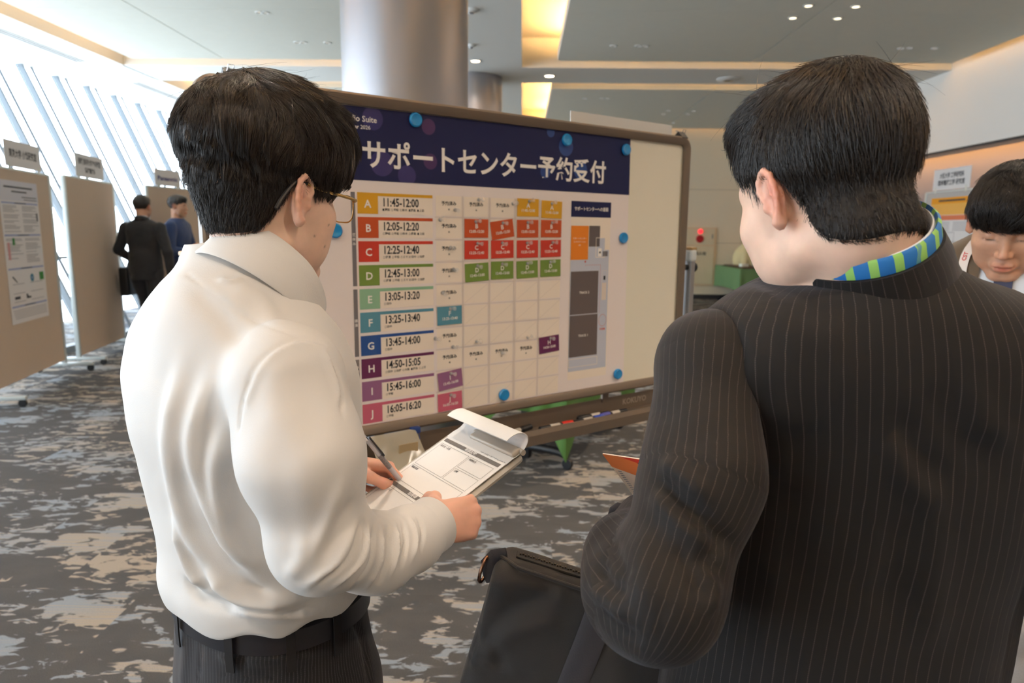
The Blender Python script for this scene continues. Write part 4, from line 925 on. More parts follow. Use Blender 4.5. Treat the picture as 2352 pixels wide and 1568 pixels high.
# machine under a cream cloth
def drape_f(P):
    d = smin(ell(P, (4.72, 14.62, 0.90), (0.24, 0.26, 0.30)), ell(P, (4.82, 14.62, 1.10), (0.16, 0.18, 0.16)), 0.12)
    a = np.arctan2(P[:, 1] - 14.62, P[:, 0] - 4.72); d = d + 0.016 * np.sin(a * 9 + P[:, 2] * 3) * np.clip((1.1 - P[:, 2]) * 3, 0, 1)
    return np.maximum(d, 0.7745 - P[:, 2])
V, Q = sdf_mesh(drape_f, axis_grid(4.3, 5.2, 0.02), axis_grid(14.2, 15.0, 0.02), axis_grid(0.72, 1.35, 0.02))
tag(link('draped_urn', np_mesh('draped_urn', V - np.array([4.72, 14.62, 0.7745]), Q), mat('cream_cloth', (222, 206, 156), 0.9), loc=(4.72, 14.62, 0.7745)), 'urn draped in a cream cloth on the table by the far wall', 'covered urn')

# ================================================================ table behind the whiteboard with a green cloth
TX, TY, TR = 0.26, 4.55, math.radians(64)
folding_table(TX, TY, 0.62, 0.30, 0.70, TR, 'dark folding table on casters behind the whiteboard', 0.50)
V, F = cloth_skirt(TX, TY, 0.64, 0.32, 0.708, 0.37, TR, 12, 0.02, 0.27)
tag(MB().raw(V, F).build('table_cloth', mat('leaf_green_cloth', (66, 102, 44), 0.9, bump=0.1, bscale=120), None, origin=(TX, TY, 0.708), smooth=60), 'leaf green cloth hanging from the table behind the whiteboard', 'tablecloth')

# ================================================================ left: side table, paper bags
o = empty('side_table', (-4.62, 10.35, 0), 'low table under a blue cloth behind the men on the left', 'table')
MB().box((0, 0, 0.70), (0.9, 0.6, 0.03), bev=0.005).build('tabletop', M_WHITEPLASTIC, o)
for sx in (-1, 1):
    for sy in (-1, 1): MB().cyl((sx * 0.4, sy * 0.25, 0.0), (sx * 0.4, sy * 0.25, 0.69), 0.016).build('leg', M_STEEL, o)
V, F = cloth_skirt(-4.62, 10.35, 0.46, 0.31, 0.722, 0.30, 0, 14, 0.012)
tag(MB().raw(V, F).build('table_cloth', mat('blue_cloth', (40, 92, 160), 0.9), None, origin=(-4.62, 10.35, 0.722), smooth=60), 'blue cloth on the low table behind the men on the left', 'tablecloth')
def paper_bag(c, w, d, h, rot, m, lab):
    o = empty('paper_bag', c, lab, 'paper bag'); o.rotation_euler = (0, 0, rot)
    b = MB(); V = [(-w / 2, -d / 2, 0), (w / 2, -d / 2, 0), (w / 2, d / 2, 0), (-w / 2, d / 2, 0), (-w / 2 - .005, -d / 2 * 0.9, h), (w / 2 + .005, -d / 2 * 0.9, h), (w / 2 + .005, d / 2 * 0.9, h), (-w / 2 - .005, d / 2 * 0.9, h)]
    V2 = [(x * 0.98, y * 0.96, z) for (x, y, z) in V[4:]] + [(x * 0.97, y * 0.95, 0.01) for (x, y, z) in V[:4]]
    b.raw(V + V2, [(3, 2, 1, 0), (0, 1, 5, 4), (1, 2, 6, 5), (2, 3, 7, 6), (3, 0, 4, 7), (4, 5, 9, 8), (5, 6, 10, 9), (6, 7, 11, 10), (7, 4, 8, 11), (8, 9, 13, 12), (9, 10, 14, 13), (10, 11, 15, 14), (11, 8, 12, 15), (12, 13, 14, 15)]); b.build('bag_body', m, o, smooth=False)
    for s in (-1, 1): MB().tube(bez([(-w * 0.2, s * d * 0.44, h - 0.03), (-w * 0.19, s * d * 0.44, h + 0.07), (0, s * d * 0.4, h + 0.12), (w * 0.19, s * d * 0.44, h + 0.07), (w * 0.2, s * d * 0.44, h - 0.03)], 16), 0.004, 6).build('handle', M_PAPER, o)
    return o
M_KRAFT = mat('kraft_paper', (206, 180, 160), 0.8)
paper_bag((-4.70, 10.25, 0.727), 0.34, 0.14, 0.38, 0.2, M_KRAFT, 'pale kraft paper bag with cord handles on the blue clothed table')

# ================================================================ people: implicit anatomy
def near(P, c, R, f, pad=0.03):
    """evaluate f only inside a ball; outside return a safe distance"""
    d = np.sqrt(((P - np.asarray(c, np.float32)) ** 2).sum(1)) - R; out = d + pad; m = d < 0
    if m.any(): out[m] = np.minimum(f(P[m]), out[m] + 0.5)
    out[~m] = np.maximum(out[~m], pad); return out
EAR_HELIX = [(-.003, .001), (-.010, .006), (-.0135, .016), (-.010, .027), (-.001, .0335), (.009, .032), (.0155, .024), (.0175, .012), (.0165, .000), (.013, -.011), (.0085, -.020), (.004, -.026)]
def ear_f(p, sd):
    """p in head space; sd = +1 right ear, -1 left"""
    q = p - np.array([sd * .0735, -.006, -.002], np.float32)
    fl = math.radians(11); back = np.array([sd * math.sin(fl), -math.cos(fl), 0.0]); tl = math.radians(10); upv = np.array([0, 0, 1.0])
    b2 = back * math.cos(tl) + upv * math.sin(tl); u2 = upv * math.cos(tl) - back * math.sin(tl); o2 = np.array([sd * math.cos(fl), math.sin(fl), 0.0])
    L = np.stack([q @ b2.astype(np.float32), q @ u2.astype(np.float32), q @ o2.astype(np.float32)], 1).astype(np.float32)
    plate = ell(L, (.002, .002, .003), (.0165, .031, .0050))
    hx = poly_rc(L, [(a, b, .0075 + .003 * (a > 0)) for a, b in EAR_HELIX], [.0030, .0034, .0036, .0036, .0038, .0038, .0036, .0034, .0032, .0034, .0042, .006], .003)
    ah = poly_rc(L, [(.003, .024, .006), (.0085, .014, .0075), (.0095, .004, .008), (.007, -.008, .0075), (.001, -.015, .0065)], [.0022, .0030, .0034, .0032, .0026], .004)
    lobe = ell(L, (.002, -.0265, .006), (.0085, .0085, .0050)); trag = ell(L, (-.0105, -.004, .0075), (.0040, .0065, .0045))
    d = smin(plate, hx, .003); d = smin(d, ah, .004); d = smin(d, lobe, .005)
    d = smax(d, -ell(L, (-.001, -.003, .0085), (.0078, .0105, .0085)), .003)
    d = smax(d, -ell(L, (.012, .010, .0115), (.0025, .014, .0035)), .002)
    d = smin(d, trag, .003); root = ell(L, (-.006, -.002, -.004), (.012, .020, .010)); return smin(d, root, .006)
def head_f(p, wide=1.0, mouth=0.0, jaw=1.0, ears=(1, -1)):
    """p in head space (x right, y forward, z up; origin between the ears)"""
    q = p.copy(); q[:, 0] /= wide
    a = np.abs(q[:, 0]); s = q.copy(); s[:, 0] = a
    d = ell(q, (0, -.012, .036), (.0745, .0955, .086))
    d = smin(d, ell(q, (0, .028, -.012), (.0655, .066, .080)), .03)
    d = smin(d, rc(s, (.050 * jaw, -.004, -.060), (.016, .064, -.101), .017, .0175), .022)
    d = smin(d, ell(q, (0, .066, -.104), (.019, .016, .014)), .014)
    d = smin(d, ell(s, (.043, .054, -.024), (.024, .026, .022)), .022)
    d = smin(d, ell(s, (.038, .040, -.060), (.027, .034, .034)), .022)
    d = smin(d, rc(s, (.004, .0825, .027), (.034, .070, .026), .013, .012), .014)
    d = smax(d, -ell(s, (.0315, .0935, .006), (.0165, .0155, .0105)), .012)
    eye = ell(s, (.0305, .0715, .003), (.0155, .0140, .0125)); d = smin(d, eye, .004)
    d = smax(d, -rc(s, (.019, .0875, -.0035), (.043, .079, -.002), .0012, .0012), .002)
    d = smin(d, rc(q, (0, .083, .016), (0, .1045, -.030), .0070, .0085), .010)
    d = smin(d, ell(q, (0, .1060, -.033), (.0098, .0095, .0085)), .006); d = smin(d, ell(s, (.0115, .0955, -.036), (.0072, .0095, .0072)), .005)
    d = smax(d, -ell(s, (.006, .1000, -.0435), (.0036, .0055, .0030)), .002)
    d = smin(d, ell(q, (0, .082, -.068), (.026, .0135, .020)), .012)
    d = smin(d, ell(q, (0, .0935, -.0635), (.0215, .0072, .0055)), .004); d = smin(d, ell(q, (0, .0925, -.0745), (.0185, .0078, .0062)), .004)
    d = smax(d, -rc(s, (0, .1015, -.0690 + mouth), (.0225, .0880, -.0685 + mouth), .0010, .0010), .0025)
    if ears:
        for sd in ears: d = smin(d, near(q, (sd * .078, -.012, 0), .05, lambda r: ear_f(r, sd)), .004)
    return d
def head_R(yaw, pitch, roll=0.0):
    """columns: right, forward, up of the head; yaw = compass azimuth of the gaze in degrees, pitch down positive"""
    a = math.radians(yaw); f = np.array([math.cos(a), math.sin(a), 0]); r = np.array([math.sin(a), -math.cos(a), 0]); p = math.radians(pitch)
    f2 = f * math.cos(p) - np.array([0, 0, 1]) * math.sin(p); u2 = np.cross(r, f2); ro = math.radians(roll)
    r3 = r * math.cos(ro) + u2 * math.sin(ro); u3 = np.cross(r3, f2); return np.stack([r3, f2, u3], 1)
FB = [(.027, .090, .002), (.0075, .095, .004), (-.0125, .091, .002), (-.0305, .082, -.002)]
FLN = [(.044, .026, .021), (.048, .030, .022), (.044, .028, .022), (.034, .021, .020)]
FRD = [.0092, .0094, .0088, .0078]
def finger_pts(i, mcp, pip, dip, spread=0.0):
    b = np.array(FB[i]); a = spread; pts = [b]; ang = 0
    for L, fl in zip(FLN[i], (mcp, pip, dip)):
        ang += math.radians(fl); d = np.array([math.sin(math.radians(a)) * math.cos(ang), math.cos(math.radians(a)) * math.cos(ang), -math.sin(ang)]); pts.append(pts[-1] + d * L)
    return pts
def hand_f(p, pose):
    """p in hand space: x towards the thumb, y along the fingers, z out of the back of the hand; origin at the wrist"""
    d = None
    w = np.array([[0.010, 0, 0], [-0.010, 0, 0]])
    d = smin(rc(p, (.009, -.07, 0), (.010, .012, 0), .020, .0185), rc(p, (-.009, -.07, 0), (-.011, .012, 0), .020, .0175), .02)
    for i in range(4):
        b = FB[i]; d = smin(d, rc(p, (b[0] * .42, .010, 0), (b[0], b[1], b[2]), .0145, .0108), .014)
    d = smin(d, ell(p, (0, .050, -.004), (.036, .046, .012)), .012)
    d = smin(d, rc(p, (-.020, .02, -.008), (-.028, .065, -.008), .013, .011), .012)
    T = pose['thumb']; d = smin(d, rc(p, (.014, .012, -.006), T[0], .017, .0150), .014)
    d = smin(d, poly_rc(p, T, [.0142, .0112, .0104, .0085], .006), .008)
    for i in range(4):
        c = pose['curl'][i]; pts = finger_pts(i, *c); r = FRD[i]; k = poly_rc(p, pts, [r * 1.08, r, r * .94, r * .78], .004); d = smin(d, k, .0045)
    return d
def nails(pose, F, W, which=(0, 1, 2, 3), thumb=True):
    return None

# ---------------------------------------------------------------- materials of people
def skin_material(name, rgb, red):
    m = bpy.data.materials.new(name); m.use_nodes = True; t = m.node_tree; b = t.nodes['Principled BSDF']; L = t.links.new
    at_ = nd(t, 'ShaderNodeAttribute', attribute_name='tint'); sp = nd(t, 'ShaderNodeSeparateXYZ'); L(at_.outputs['Vector'], sp.inputs[0])
    tc = nd(t, 'ShaderNodeTexCoord'); n = nd(t, 'ShaderNodeTexNoise'); n.inputs['Scale'].default_value = 45; n.inputs['Detail'].default_value = 4; L(tc.outputs['Object'], n.inputs['Vector'])
    c0 = srgb(*rgb); c1 = srgb(*red); m1 = nd(t, 'ShaderNodeMix', data_type='RGBA'); L(sp.outputs[0], m1.inputs[0]); m1.inputs[6].default_value = c0; m1.inputs[7].default_value = c1
    m2 = nd(t, 'ShaderNodeMix', data_type='RGBA'); L(sp.outputs[1], m2.inputs[0]); L(m1.outputs[2], m2.inputs[6]); m2.inputs[7].default_value = srgb(40, 30, 28)
    mr = nd(t, 'ShaderNodeMapRange'); L(n.outputs['Fac'], mr.inputs['Value']); mr.inputs['From Min'].default_value = .3; mr.inputs['From Max'].default_value = .7; mr.inputs['To Min'].default_value = .93; mr.inputs['To Max'].default_value = 1.05
    mu = nd(t, 'ShaderNodeMix', data_type='RGBA', blend_type='MULTIPLY'); mu.inputs[0].default_value = 1; L(m2.outputs[2], mu.inputs[6]); L(mr.outputs[0], mu.inputs[7]); L(mu.outputs[2], b.inputs['Base Color'])
    b.inputs['Roughness'].default_value = 0.46; b.inputs['Specular IOR Level'].default_value = 0.4
    b.inputs['Subsurface Weight'].default_value = 0.18; b.inputs['Subsurface Radius'].default_value = (0.010, 0.0035, 0.0018); b.inputs['Subsurface Scale'].default_value = 0.7
    n2 = nd(t, 'ShaderNodeTexNoise'); n2.inputs['Scale'].default_value = 900; n2.inputs['Detail'].default_value = 2; L(tc.outputs['Object'], n2.inputs['Vector'])
    bp = nd(t, 'ShaderNodeBump'); bp.inputs['Strength'].default_value = 0.12; bp.inputs['Distance'].default_value = 0.0008; L(n2.outputs['Fac'], bp.inputs['Height']); L(bp.outputs[0], b.inputs['Normal'])
    return m
SKIN1 = skin_material('skin_fair', (228, 190, 168), (212, 128, 104))
SKIN2 = skin_material('skin_tan', (206, 158, 130), (188, 96, 80))
def pinstripe(name, base, line, pitch=0.0098, width=0.09, strength=0.55, rough=0.75, sheen=0.25, dots=True):
    m = bpy.data.materials.new(name); m.use_nodes = True; t = m.node_tree; b = t.nodes['Principled BSDF']; L = t.links.new
    at_ = nd(t, 'ShaderNodeAttribute', attribute_name='cloth'); sp = nd(t, 'ShaderNodeSeparateXYZ'); L(at_.outputs['Vector'], sp.inputs[0])
    def mth(op, *a):
        n = nd(t, 'ShaderNodeMath', operation=op)
        for i, v in enumerate(a):
            if isinstance(v, (int, float)): n.inputs[i].default_value = v
            else: L(v, n.inputs[i])
        return n.outputs[0]
    fr = mth('FRACT', mth('DIVIDE', sp.outputs[0], pitch)); dist = mth('ABSOLUTE', mth('SUBTRACT', fr, 0.5))
    ln = nd(t, 'ShaderNodeMapRange'); L(dist, ln.inputs['Value']); ln.inputs['From Min'].default_value = width; ln.inputs['From Max'].default_value = width * 0.4; ln.inputs['To Min'].default_value = 0; ln.inputs['To Max'].default_value = strength
    fac = ln.outputs[0]
    if dots:
        dz = mth('FRACT', mth('DIVIDE', sp.outputs[1], 0.0021)); fac = mth('MULTIPLY', fac, mth('ADD', 0.45, mth('MULTIPLY', mth('GREATER_THAN', dz, 0.4), 0.55)))
    tw = mth('FRACT', mth('DIVIDE', mth('ADD', sp.outputs[0], sp.outputs[1]), 0.0011))
    mx = nd(t, 'ShaderNodeMix', data_type='RGBA'); L(fac, mx.inputs[0]); mx.inputs[6].default_value = srgb(*base); mx.inputs[7].default_value = srgb(*line); L(mx.outputs[2], b.inputs['Base Color'])
    b.inputs['Roughness'].default_value = rough; b.inputs['Specular IOR Level'].default_value = 0.3; b.inputs['Sheen Weight'].default_value = sheen; b.inputs['Sheen Roughness'].default_value = 0.45; b.inputs['Sheen Tint'].default_value = (0.75, 0.8, 0.95, 1)
    bp = nd(t, 'ShaderNodeBump'); bp.inputs['Strength'].default_value = 0.25; bp.inputs['Distance'].default_value = 0.0006; L(tw, bp.inputs['Height']); L(bp.outputs[0], b.inputs['Normal'])
    return m
def hair_material(name, rgb, rough=0.36):
    m = bpy.data.materials.new(name); m.use_nodes = True; t = m.node_tree; b = t.nodes['Principled BSDF']
    n = nd(t, 'ShaderNodeTexNoise'); n.inputs['Scale'].default_value = 60; tc = nd(t, 'ShaderNodeTexCoord'); t.links.new(tc.outputs['Object'], n.inputs['Vector'])
    mx = nd(t, 'ShaderNodeMix', data_type='RGBA'); c = srgb(*rgb); mx.inputs[6].default_value = tuple(v * .6 for v in c[:3]) + (1,); mx.inputs[7].default_value = tuple(v * 1.6 for v in c[:3]) + (1,); t.links.new(n.outputs['Fac'], mx.inputs[0]); t.links.new(mx.outputs[2], b.inputs['Base Color'])
    b.inputs['Roughness'].default_value = rough; b.inputs['Specular IOR Level'].default_value = 0.5; return m
HAIRCAP = hair_material('hair_underlayer', (20, 15, 13), .75); HAIR1 = hair_material('hair_dark_brown', (31, 24, 20), .3); HAIR2 = hair_material('hair_black', (30, 25, 23), 0.4)
M_LEATHER = mat('black_leather', (22, 20, 20), 0.35)

def strands(name, f, seeds, nrm, flow, n, length, radius, parent, origin, m, steps=7, off=0.0015, lift=0.004, jit=0.25, seed=1, clump=None):
    """combed hair lying on the surface f = 0; flow(points) gives the combing direction"""
    g = np.random.default_rng(seed); i = g.integers(0, len(seeds), n); p = seeds[i] + g.normal(0, 0.0015, (n, 3)); L = length * g.uniform(0.55, 1.15, n)
    lf = lift * g.uniform(-0.3, 1.0, n) ** 1 ; path = np.zeros((n, steps, 3)); cl = g.normal(0, 1, (n, 3)) * jit
    e = 0.0015
    for k in range(steps):
        q = p.astype(np.float32); d = f(q); gr = np.stack([f(q + np.eye(3, dtype=np.float32)[j] * e) - f(q - np.eye(3, dtype=np.float32)[j] * e) for j in range(3)], 1) / (2 * e)
        gr /= np.linalg.norm(gr, axis=1, keepdims=True) + 1e-9; t = k / (steps - 1)
        target = off + lf * t ** 1.5 - (0.004 if k == 0 else 0)
        if k < 2 or True: p = p - gr * np.clip(d - target, -0.01, 0.006)[:, None]
        path[:, k] = p
        v = flow(p) + cl; v = v - gr * (v * gr).sum(1, keepdims=True) * 0.9; v /= np.linalg.norm(v, axis=1, keepdims=True) + 1e-9
        p = p + v * (L / (steps - 1))[:, None]
    if clump:
        gi = np.arange(min(clump[0], n)); gp = path[gi]; own = np.empty(n, int)
        for a in range(0, n, 4000): own[a:a + 4000] = ((path[a:a + 4000, None, 0] - gp[None, :, 0]) ** 2).sum(-1).argmin(1)
        wt = clump[1] * (np.arange(steps) / (steps - 1)) ** .9; path += (gp[own] - path) * wt[None, :, None]
    hc = bpy.data.hair_curves.new(name); hc.add_curves([steps] * n)
    P = (path - np.asarray(origin)).reshape(-1, 3).astype(np.float32); hc.attributes['position'].data.foreach_set('vector', P.ravel())
    rad = (radius * np.array([1 - 0.75 * (k / (steps - 1)) ** 2 for k in range(steps)]))[None, :] * g.uniform(0.7, 1.2, n)[:, None]
    ra = hc.attributes.get('radius') or hc.attributes.new('radius', 'FLOAT', 'POINT'); ra.data.foreach_set('value', rad.astype(np.float32).ravel())
    o = bpy.data.objects.new(name, hc); COL.objects.link(o); hc.materials.append(m)
    if parent is not None: o.parent = parent
    return o

def shape_part(name, f, box, step, m, parent, origin, fine=((), (), ()), post=None, attr=None, keep=None):
    """mesh an implicit shape in world space and hang it on parent, whose own origin is origin"""
    V, Q = sdf_mesh(f, axis_grid(box[0], box[1], step, fine[0]), axis_grid(box[2], box[3], step, fine[1]), axis_grid(box[4], box[5], step, fine[2]))
    A = attr(V) if attr else None
    if post is not None: V = post(V, Q)
    if keep is not None:
        kv = keep(V); V, Q, u = drop_faces(V, Q, kv)
        if A: A = {k: v[u] for k, v in A.items()}
    o = link(name, np_mesh(name, V - np.asarray(origin), Q, A), m, parent, smooth=75)
    return o, V, Q
def pix_line(bvh, pts, n=10):
    """points of the picture dropped onto a surface, as a smooth line"""
    out = []
    for q in bez([(x, y, 0) for x, y in pts], n):
        h = bvh.ray_cast(Vector(CO), Vector(ray(q[0], q[1])).normalized())
        if h[0] is not None: out.append((np.array(h[0]), h[3]))
    if not out: return []
    md = float(np.median([d for _, d in out])); return [q for q, d in out if abs(d - md) < .07]
def sleeve_attr(V, pts, ref):
    """cloth coordinates round and along a bent sleeve"""
    best = np.full(len(V), 1e9); A = np.zeros((len(V), 3)); acc = 0
    for i in range(len(pts) - 1):
        a, b = np.array(pts[i]), np.array(pts[i + 1]); ab = b - a; L = np.linalg.norm(ab); ax = ab / L; t = np.clip((V - a) @ ax, 0, L); w = V - a - t[:, None] * ax; d = np.linalg.norm(w, axis=1)
        n1 = unit(np.array(ref) - ax * (np.array(ref) @ ax)); n2 = np.cross(ax, n1); ang = np.arctan2(w @ n1, w @ n2); m = d < best
        best[m] = d[m]; A[m, 0] = ang[m] * 0.062; A[m, 1] = acc + t[m]; acc += L
    return A

# ================================================================ the man in the white shirt
def prow(px, py, d, a, bf, bb, az, n):
    p = at(px, py, d); return (p[2], p[0], p[1], a, bf, bb, az, n)
def main_man():
    AZ = 52
    rows = [prow(525, 560, .905, .050, .050, .055, AZ, 2.0), prow(535, 605, .91, .070, .058, .068, AZ, 2.0), prow(548, 660, .92, .106, .080, .098, AZ, 2.1), prow(553, 730, .93, .148, .103, .122, AZ, 2.2),
            prow(556, 820, .94, .176, .128, .135, AZ, 2.2), prow(559, 930, .95, .176, .140, .136, AZ, 2.2), prow(570, 1060, .97, .166, .134, .128, AZ, 2.2), prow(588, 1180, .99, .160, .128, .124, AZ, 2.2),
            prow(602, 1250, 1.005, .162, .134, .128, AZ, 2.2), prow(612, 1305, 1.02, .168, .142, .136, AZ, 2.2), prow(618, 1345, 1.025, .162, .136, .130, AZ, 2.2), prow(622, 1385, 1.03, .150, .123, .120, AZ, 2.2)]
    torso = Loft(rows)
    hip = at(632, 1500, 1.05); O = np.array([hip[0], hip[1], 0.0])
    shR = at(655, 872, .79); shL = 2 * at(556, 815, .94) - shR; shL[2] = shR[2] + .01
    elR = at(738, 1240, .80); m1 = at(862, 1270, .875); m2 = at(940, 1240, .935); wrR = at(984, 1210, .972)
    elL = at(540, 1215, 1.14); wrL = at(772, 1070, 1.165)
    armR = [shR, at(694, 1050, .775), elR, m1, m2, wrR]
    # hand frames
    bw = unit([.603, -.798, -.005]); bl = np.array([.724, .546, .422]); bl = unit(bl - bw * (bl @ bw)); bn = np.cross(bw, bl)
    BTL = np.array([-.113, 1.208, 1.067])
    # right hand: comes over the board's right edge, thumb on the paper, fingers wrapped underneath
    dist = unit(.06 * bw + .88 * bl - .48 * bn); dors = .80 * bw - .05 * bl + .55 * bn; dors = unit(dors - dist * (dors @ dist)); radl = np.cross(dors, dist)
    HR = np.stack([radl, dist, dors], 1); HOr = at(983, 1202, 1.0); HSC = .84
    poseR = {'curl': [(62, 62, 30), (64, 66, 34), (66, 68, 36), (66, 66, 36)], 'thumb': [(.030, .020, -.012), (.046, .036, -.030), (.050, .036, -.052), (.046, .030, -.072)]}
    # left hand: pen grip over the board's left edge
    dL = unit(np.array([0.93, 0.20, -0.20])); rL = unit(np.array([0.10, -0.80, 0.42])); rL = unit(rL - dL * (rL @ dL)); oL = np.cross(rL, dL)
    HL = np.stack([rL, dL, oL], 1); HOl = at(785, 1062, 1.165)
    poseL = {'curl': [(38, 44, 22), (52, 60, 30), (66, 74, 38), (74, 80, 40)], 'thumb': [(.030, .026, -.014), (.043, .058, -.026), (.034, .088, -.034), (.022, .110, -.034)]}
    # head
    HRm = head_R(59, 2, -3); HS = .94; HC = at(612, 455, .90)
    wlo = lambda P: ((P - HC.astype(np.float32)) @ HRm.astype(np.float32) / HS).astype(np.float32)
    wrl = lambda P: ((P - HOr.astype(np.float32)) @ HR.astype(np.float32) / HSC).astype(np.float32)
    wll = lambda P: ((P - HOl.astype(np.float32)) @ HL.astype(np.float32) / HSC).astype(np.float32)
    nk0 = HC + HRm @ np.array([0, -.022, -.05]) * HS; nk1 = at(594, 672, .90); upc = unit(np.array([.90 * math.cos(math.radians(AZ)), .90 * math.sin(math.radians(AZ)), 1.0]))
    hipR = hip + np.array([math.sin(math.radians(AZ)), -math.cos(math.radians(AZ)), 0]) * .085; hipL = 2 * hip - hipR
    def leg(h, f):
        k = np.array([h[0] + .01, h[1] + .02, .47]); a = np.array([h[0] + .0, h[1] - .01, .075]); return [h, k, a]
    lR, lL = leg(hipR, 0), leg(hipL, 0); fw = np.array([math.cos(math.radians(AZ)), math.sin(math.radians(AZ)), 0])
    def body(P):
        d = np.maximum(torso(P, -.016), -1e3); d = smin(d, near(P, HC, .17, lambda q: head_f(wlo(q), mouth=0) * HS), .012)
        d = smin(d, rc(P, nk0, nk1, .052, .058), .022)
        d = smin(d, poly_rc(P, [shL, elL, wrL], [.050, .040, .027], .02), .02); d = smin(d, poly_rc(P, armR, [.050, .046, .040, .034, .029, .025], .02), .02)
        d = smin(d, near(P, HOr + dist * .06, .17, lambda q: hand_f(wrl(q), poseR) * HSC, .02), .012); d = smin(d, near(P, HOl + dL * .06, .17, lambda q: hand_f(wll(q), poseL) * HSC, .02), .012)
        for l in (lR, lL):
            d = smin(d, poly_rc(P, l, [.082, .052, .036], .02), .03); d = smin(d, rc(P, l[2] - [0, 0, .02], l[2] + fw * .13 - [0, 0, .045], .034, .026), .02)
        return d
    xs = axis_grid(-1.05, .12, .012, ((HC[0] - .1, HC[0] + .12, .0026), (HOl[0] - .01, HOl[0] + .12, .0026), (HOr[0] - .03, HOr[0] + .09, .0024)))
    ys = axis_grid(.58, 1.5, .012, ((HC[1] - .12, HC[1] + .12, .0028), (HOr[1] - .02, HOr[1] + .12, .0026), (HOl[1] - .06, HOl[1] + .06, .0026)))
    zs = axis_grid(.0, 1.62, .014, ((HC[2] - .13, HC[2] + .06, .0028), (.96, 1.11, .0026)))
    V, Q = sdf_mesh(body, xs, ys, zs)
    q = wlo(V.astype(np.float32)); tint = np.zeros((len(V), 3))
    lip = np.exp(-((q[:, 0] / .022) ** 2 + ((q[:, 2] + .069) / .011) ** 2)) * (q[:, 1] > .085); ear = np.exp(-((np.abs(q[:, 0]) - .088) / .014) ** 2 - ((q[:, 2] - .004) / .04) ** 2 - ((q[:, 1] + .014) / .03) ** 2)
    tint[:, 0] = np.clip(lip * .9 + ear * .45, 0, 1)
    hr = wrl(V.astype(np.float32)); hl = wll(V.astype(np.float32))
    for h_ in (hr, hl): m = (np.linalg.norm(h_ - [0, .06, -.02], axis=1) < .12); tint[m, 0] = np.clip(.25 + h_[m, 1] * 2.2, 0, .45)
    for (x, y, z, r) in ((.052, .045, -.060, .0016), (.060, .030, -.046, .0013), (.058, .050, -.030, .0012), (.050, .062, -.052, .0012), (.060, .012, -.080, .0016)):
        # small moles on the cheek and neck
        dd = np.linalg.norm(q - [x, y, z], axis=1); k = dd.argmin(); tint[:, 1] = np.maximum(tint[:, 1], np.exp(-(np.linalg.norm(q - q[k], axis=1) / (r * 1.2)) ** 2) * .6)
    root = link('person', np_mesh('person', V - O, Q, {'tint': tint}), SKIN1, loc=O, smooth=75)
    tag(root, 'man in a white shirt with glasses, writing on a clipboard before the whiteboard', 'person')
    # ---------------- shirt
    M_SHIRT = mat('shirt_cotton', (210, 207, 204), 0.62, bump=0.10, bscale=700, sheen=0.15)
    def shirt(P):
        d = torso(P)
        d = smin(d, rc(P, shL, at(556, 815, .94), .056, .06), .05)
        dR = rc(P, shR + [0.0, 0.01, -.005], shR * .6 + at(556, 815, .94) * .4, .058, .060); d = smin(d, dR, .04)
        cut = poly_rc(P, [shL, elL, wrL], [.072, .056, .040], .02); d = smin(d, cut, .012)
        sl = poly_rc(P, armR, [.068, .067, .056, .047, .040, .0375], .025); d = smin(d, sl, .010)
        z0 = .893; wob = .006 * np.sin(P[:, 0] * 70 + P[:, 1] * 40) + .10 * (P[:, 0] - hip[0])
        d = smax(d, (z0 + wob) - P[:, 2], .012)
        # opening of the cuffs
        axr = unit(wrR - m2).astype(np.float32); d = smax(d, (P - (wrR + axr * .010).astype(np.float32)) @ axr, .003)
        axl = unit(wrL - elL).astype(np.float32); m = np.linalg.norm(P - wrL, axis=1) < .09
        d = np.where(m, smax(d, (P - (wrL + axl * .010).astype(np.float32)) @ axl, .003), d)
        # neck opening
        d = smin(d, rc(P, nk1 - upc * .05, nk1 + upc * .016, .090, .0685), .03)
        nz = (P - (nk1 + upc * .022).astype(np.float32)) @ upc.astype(np.float32); rr_ = np.linalg.norm(P - (nk1 + upc * .03).astype(np.float32), axis=1)
        return np.where(rr_ < .125, smax(d, nz, .006), d)
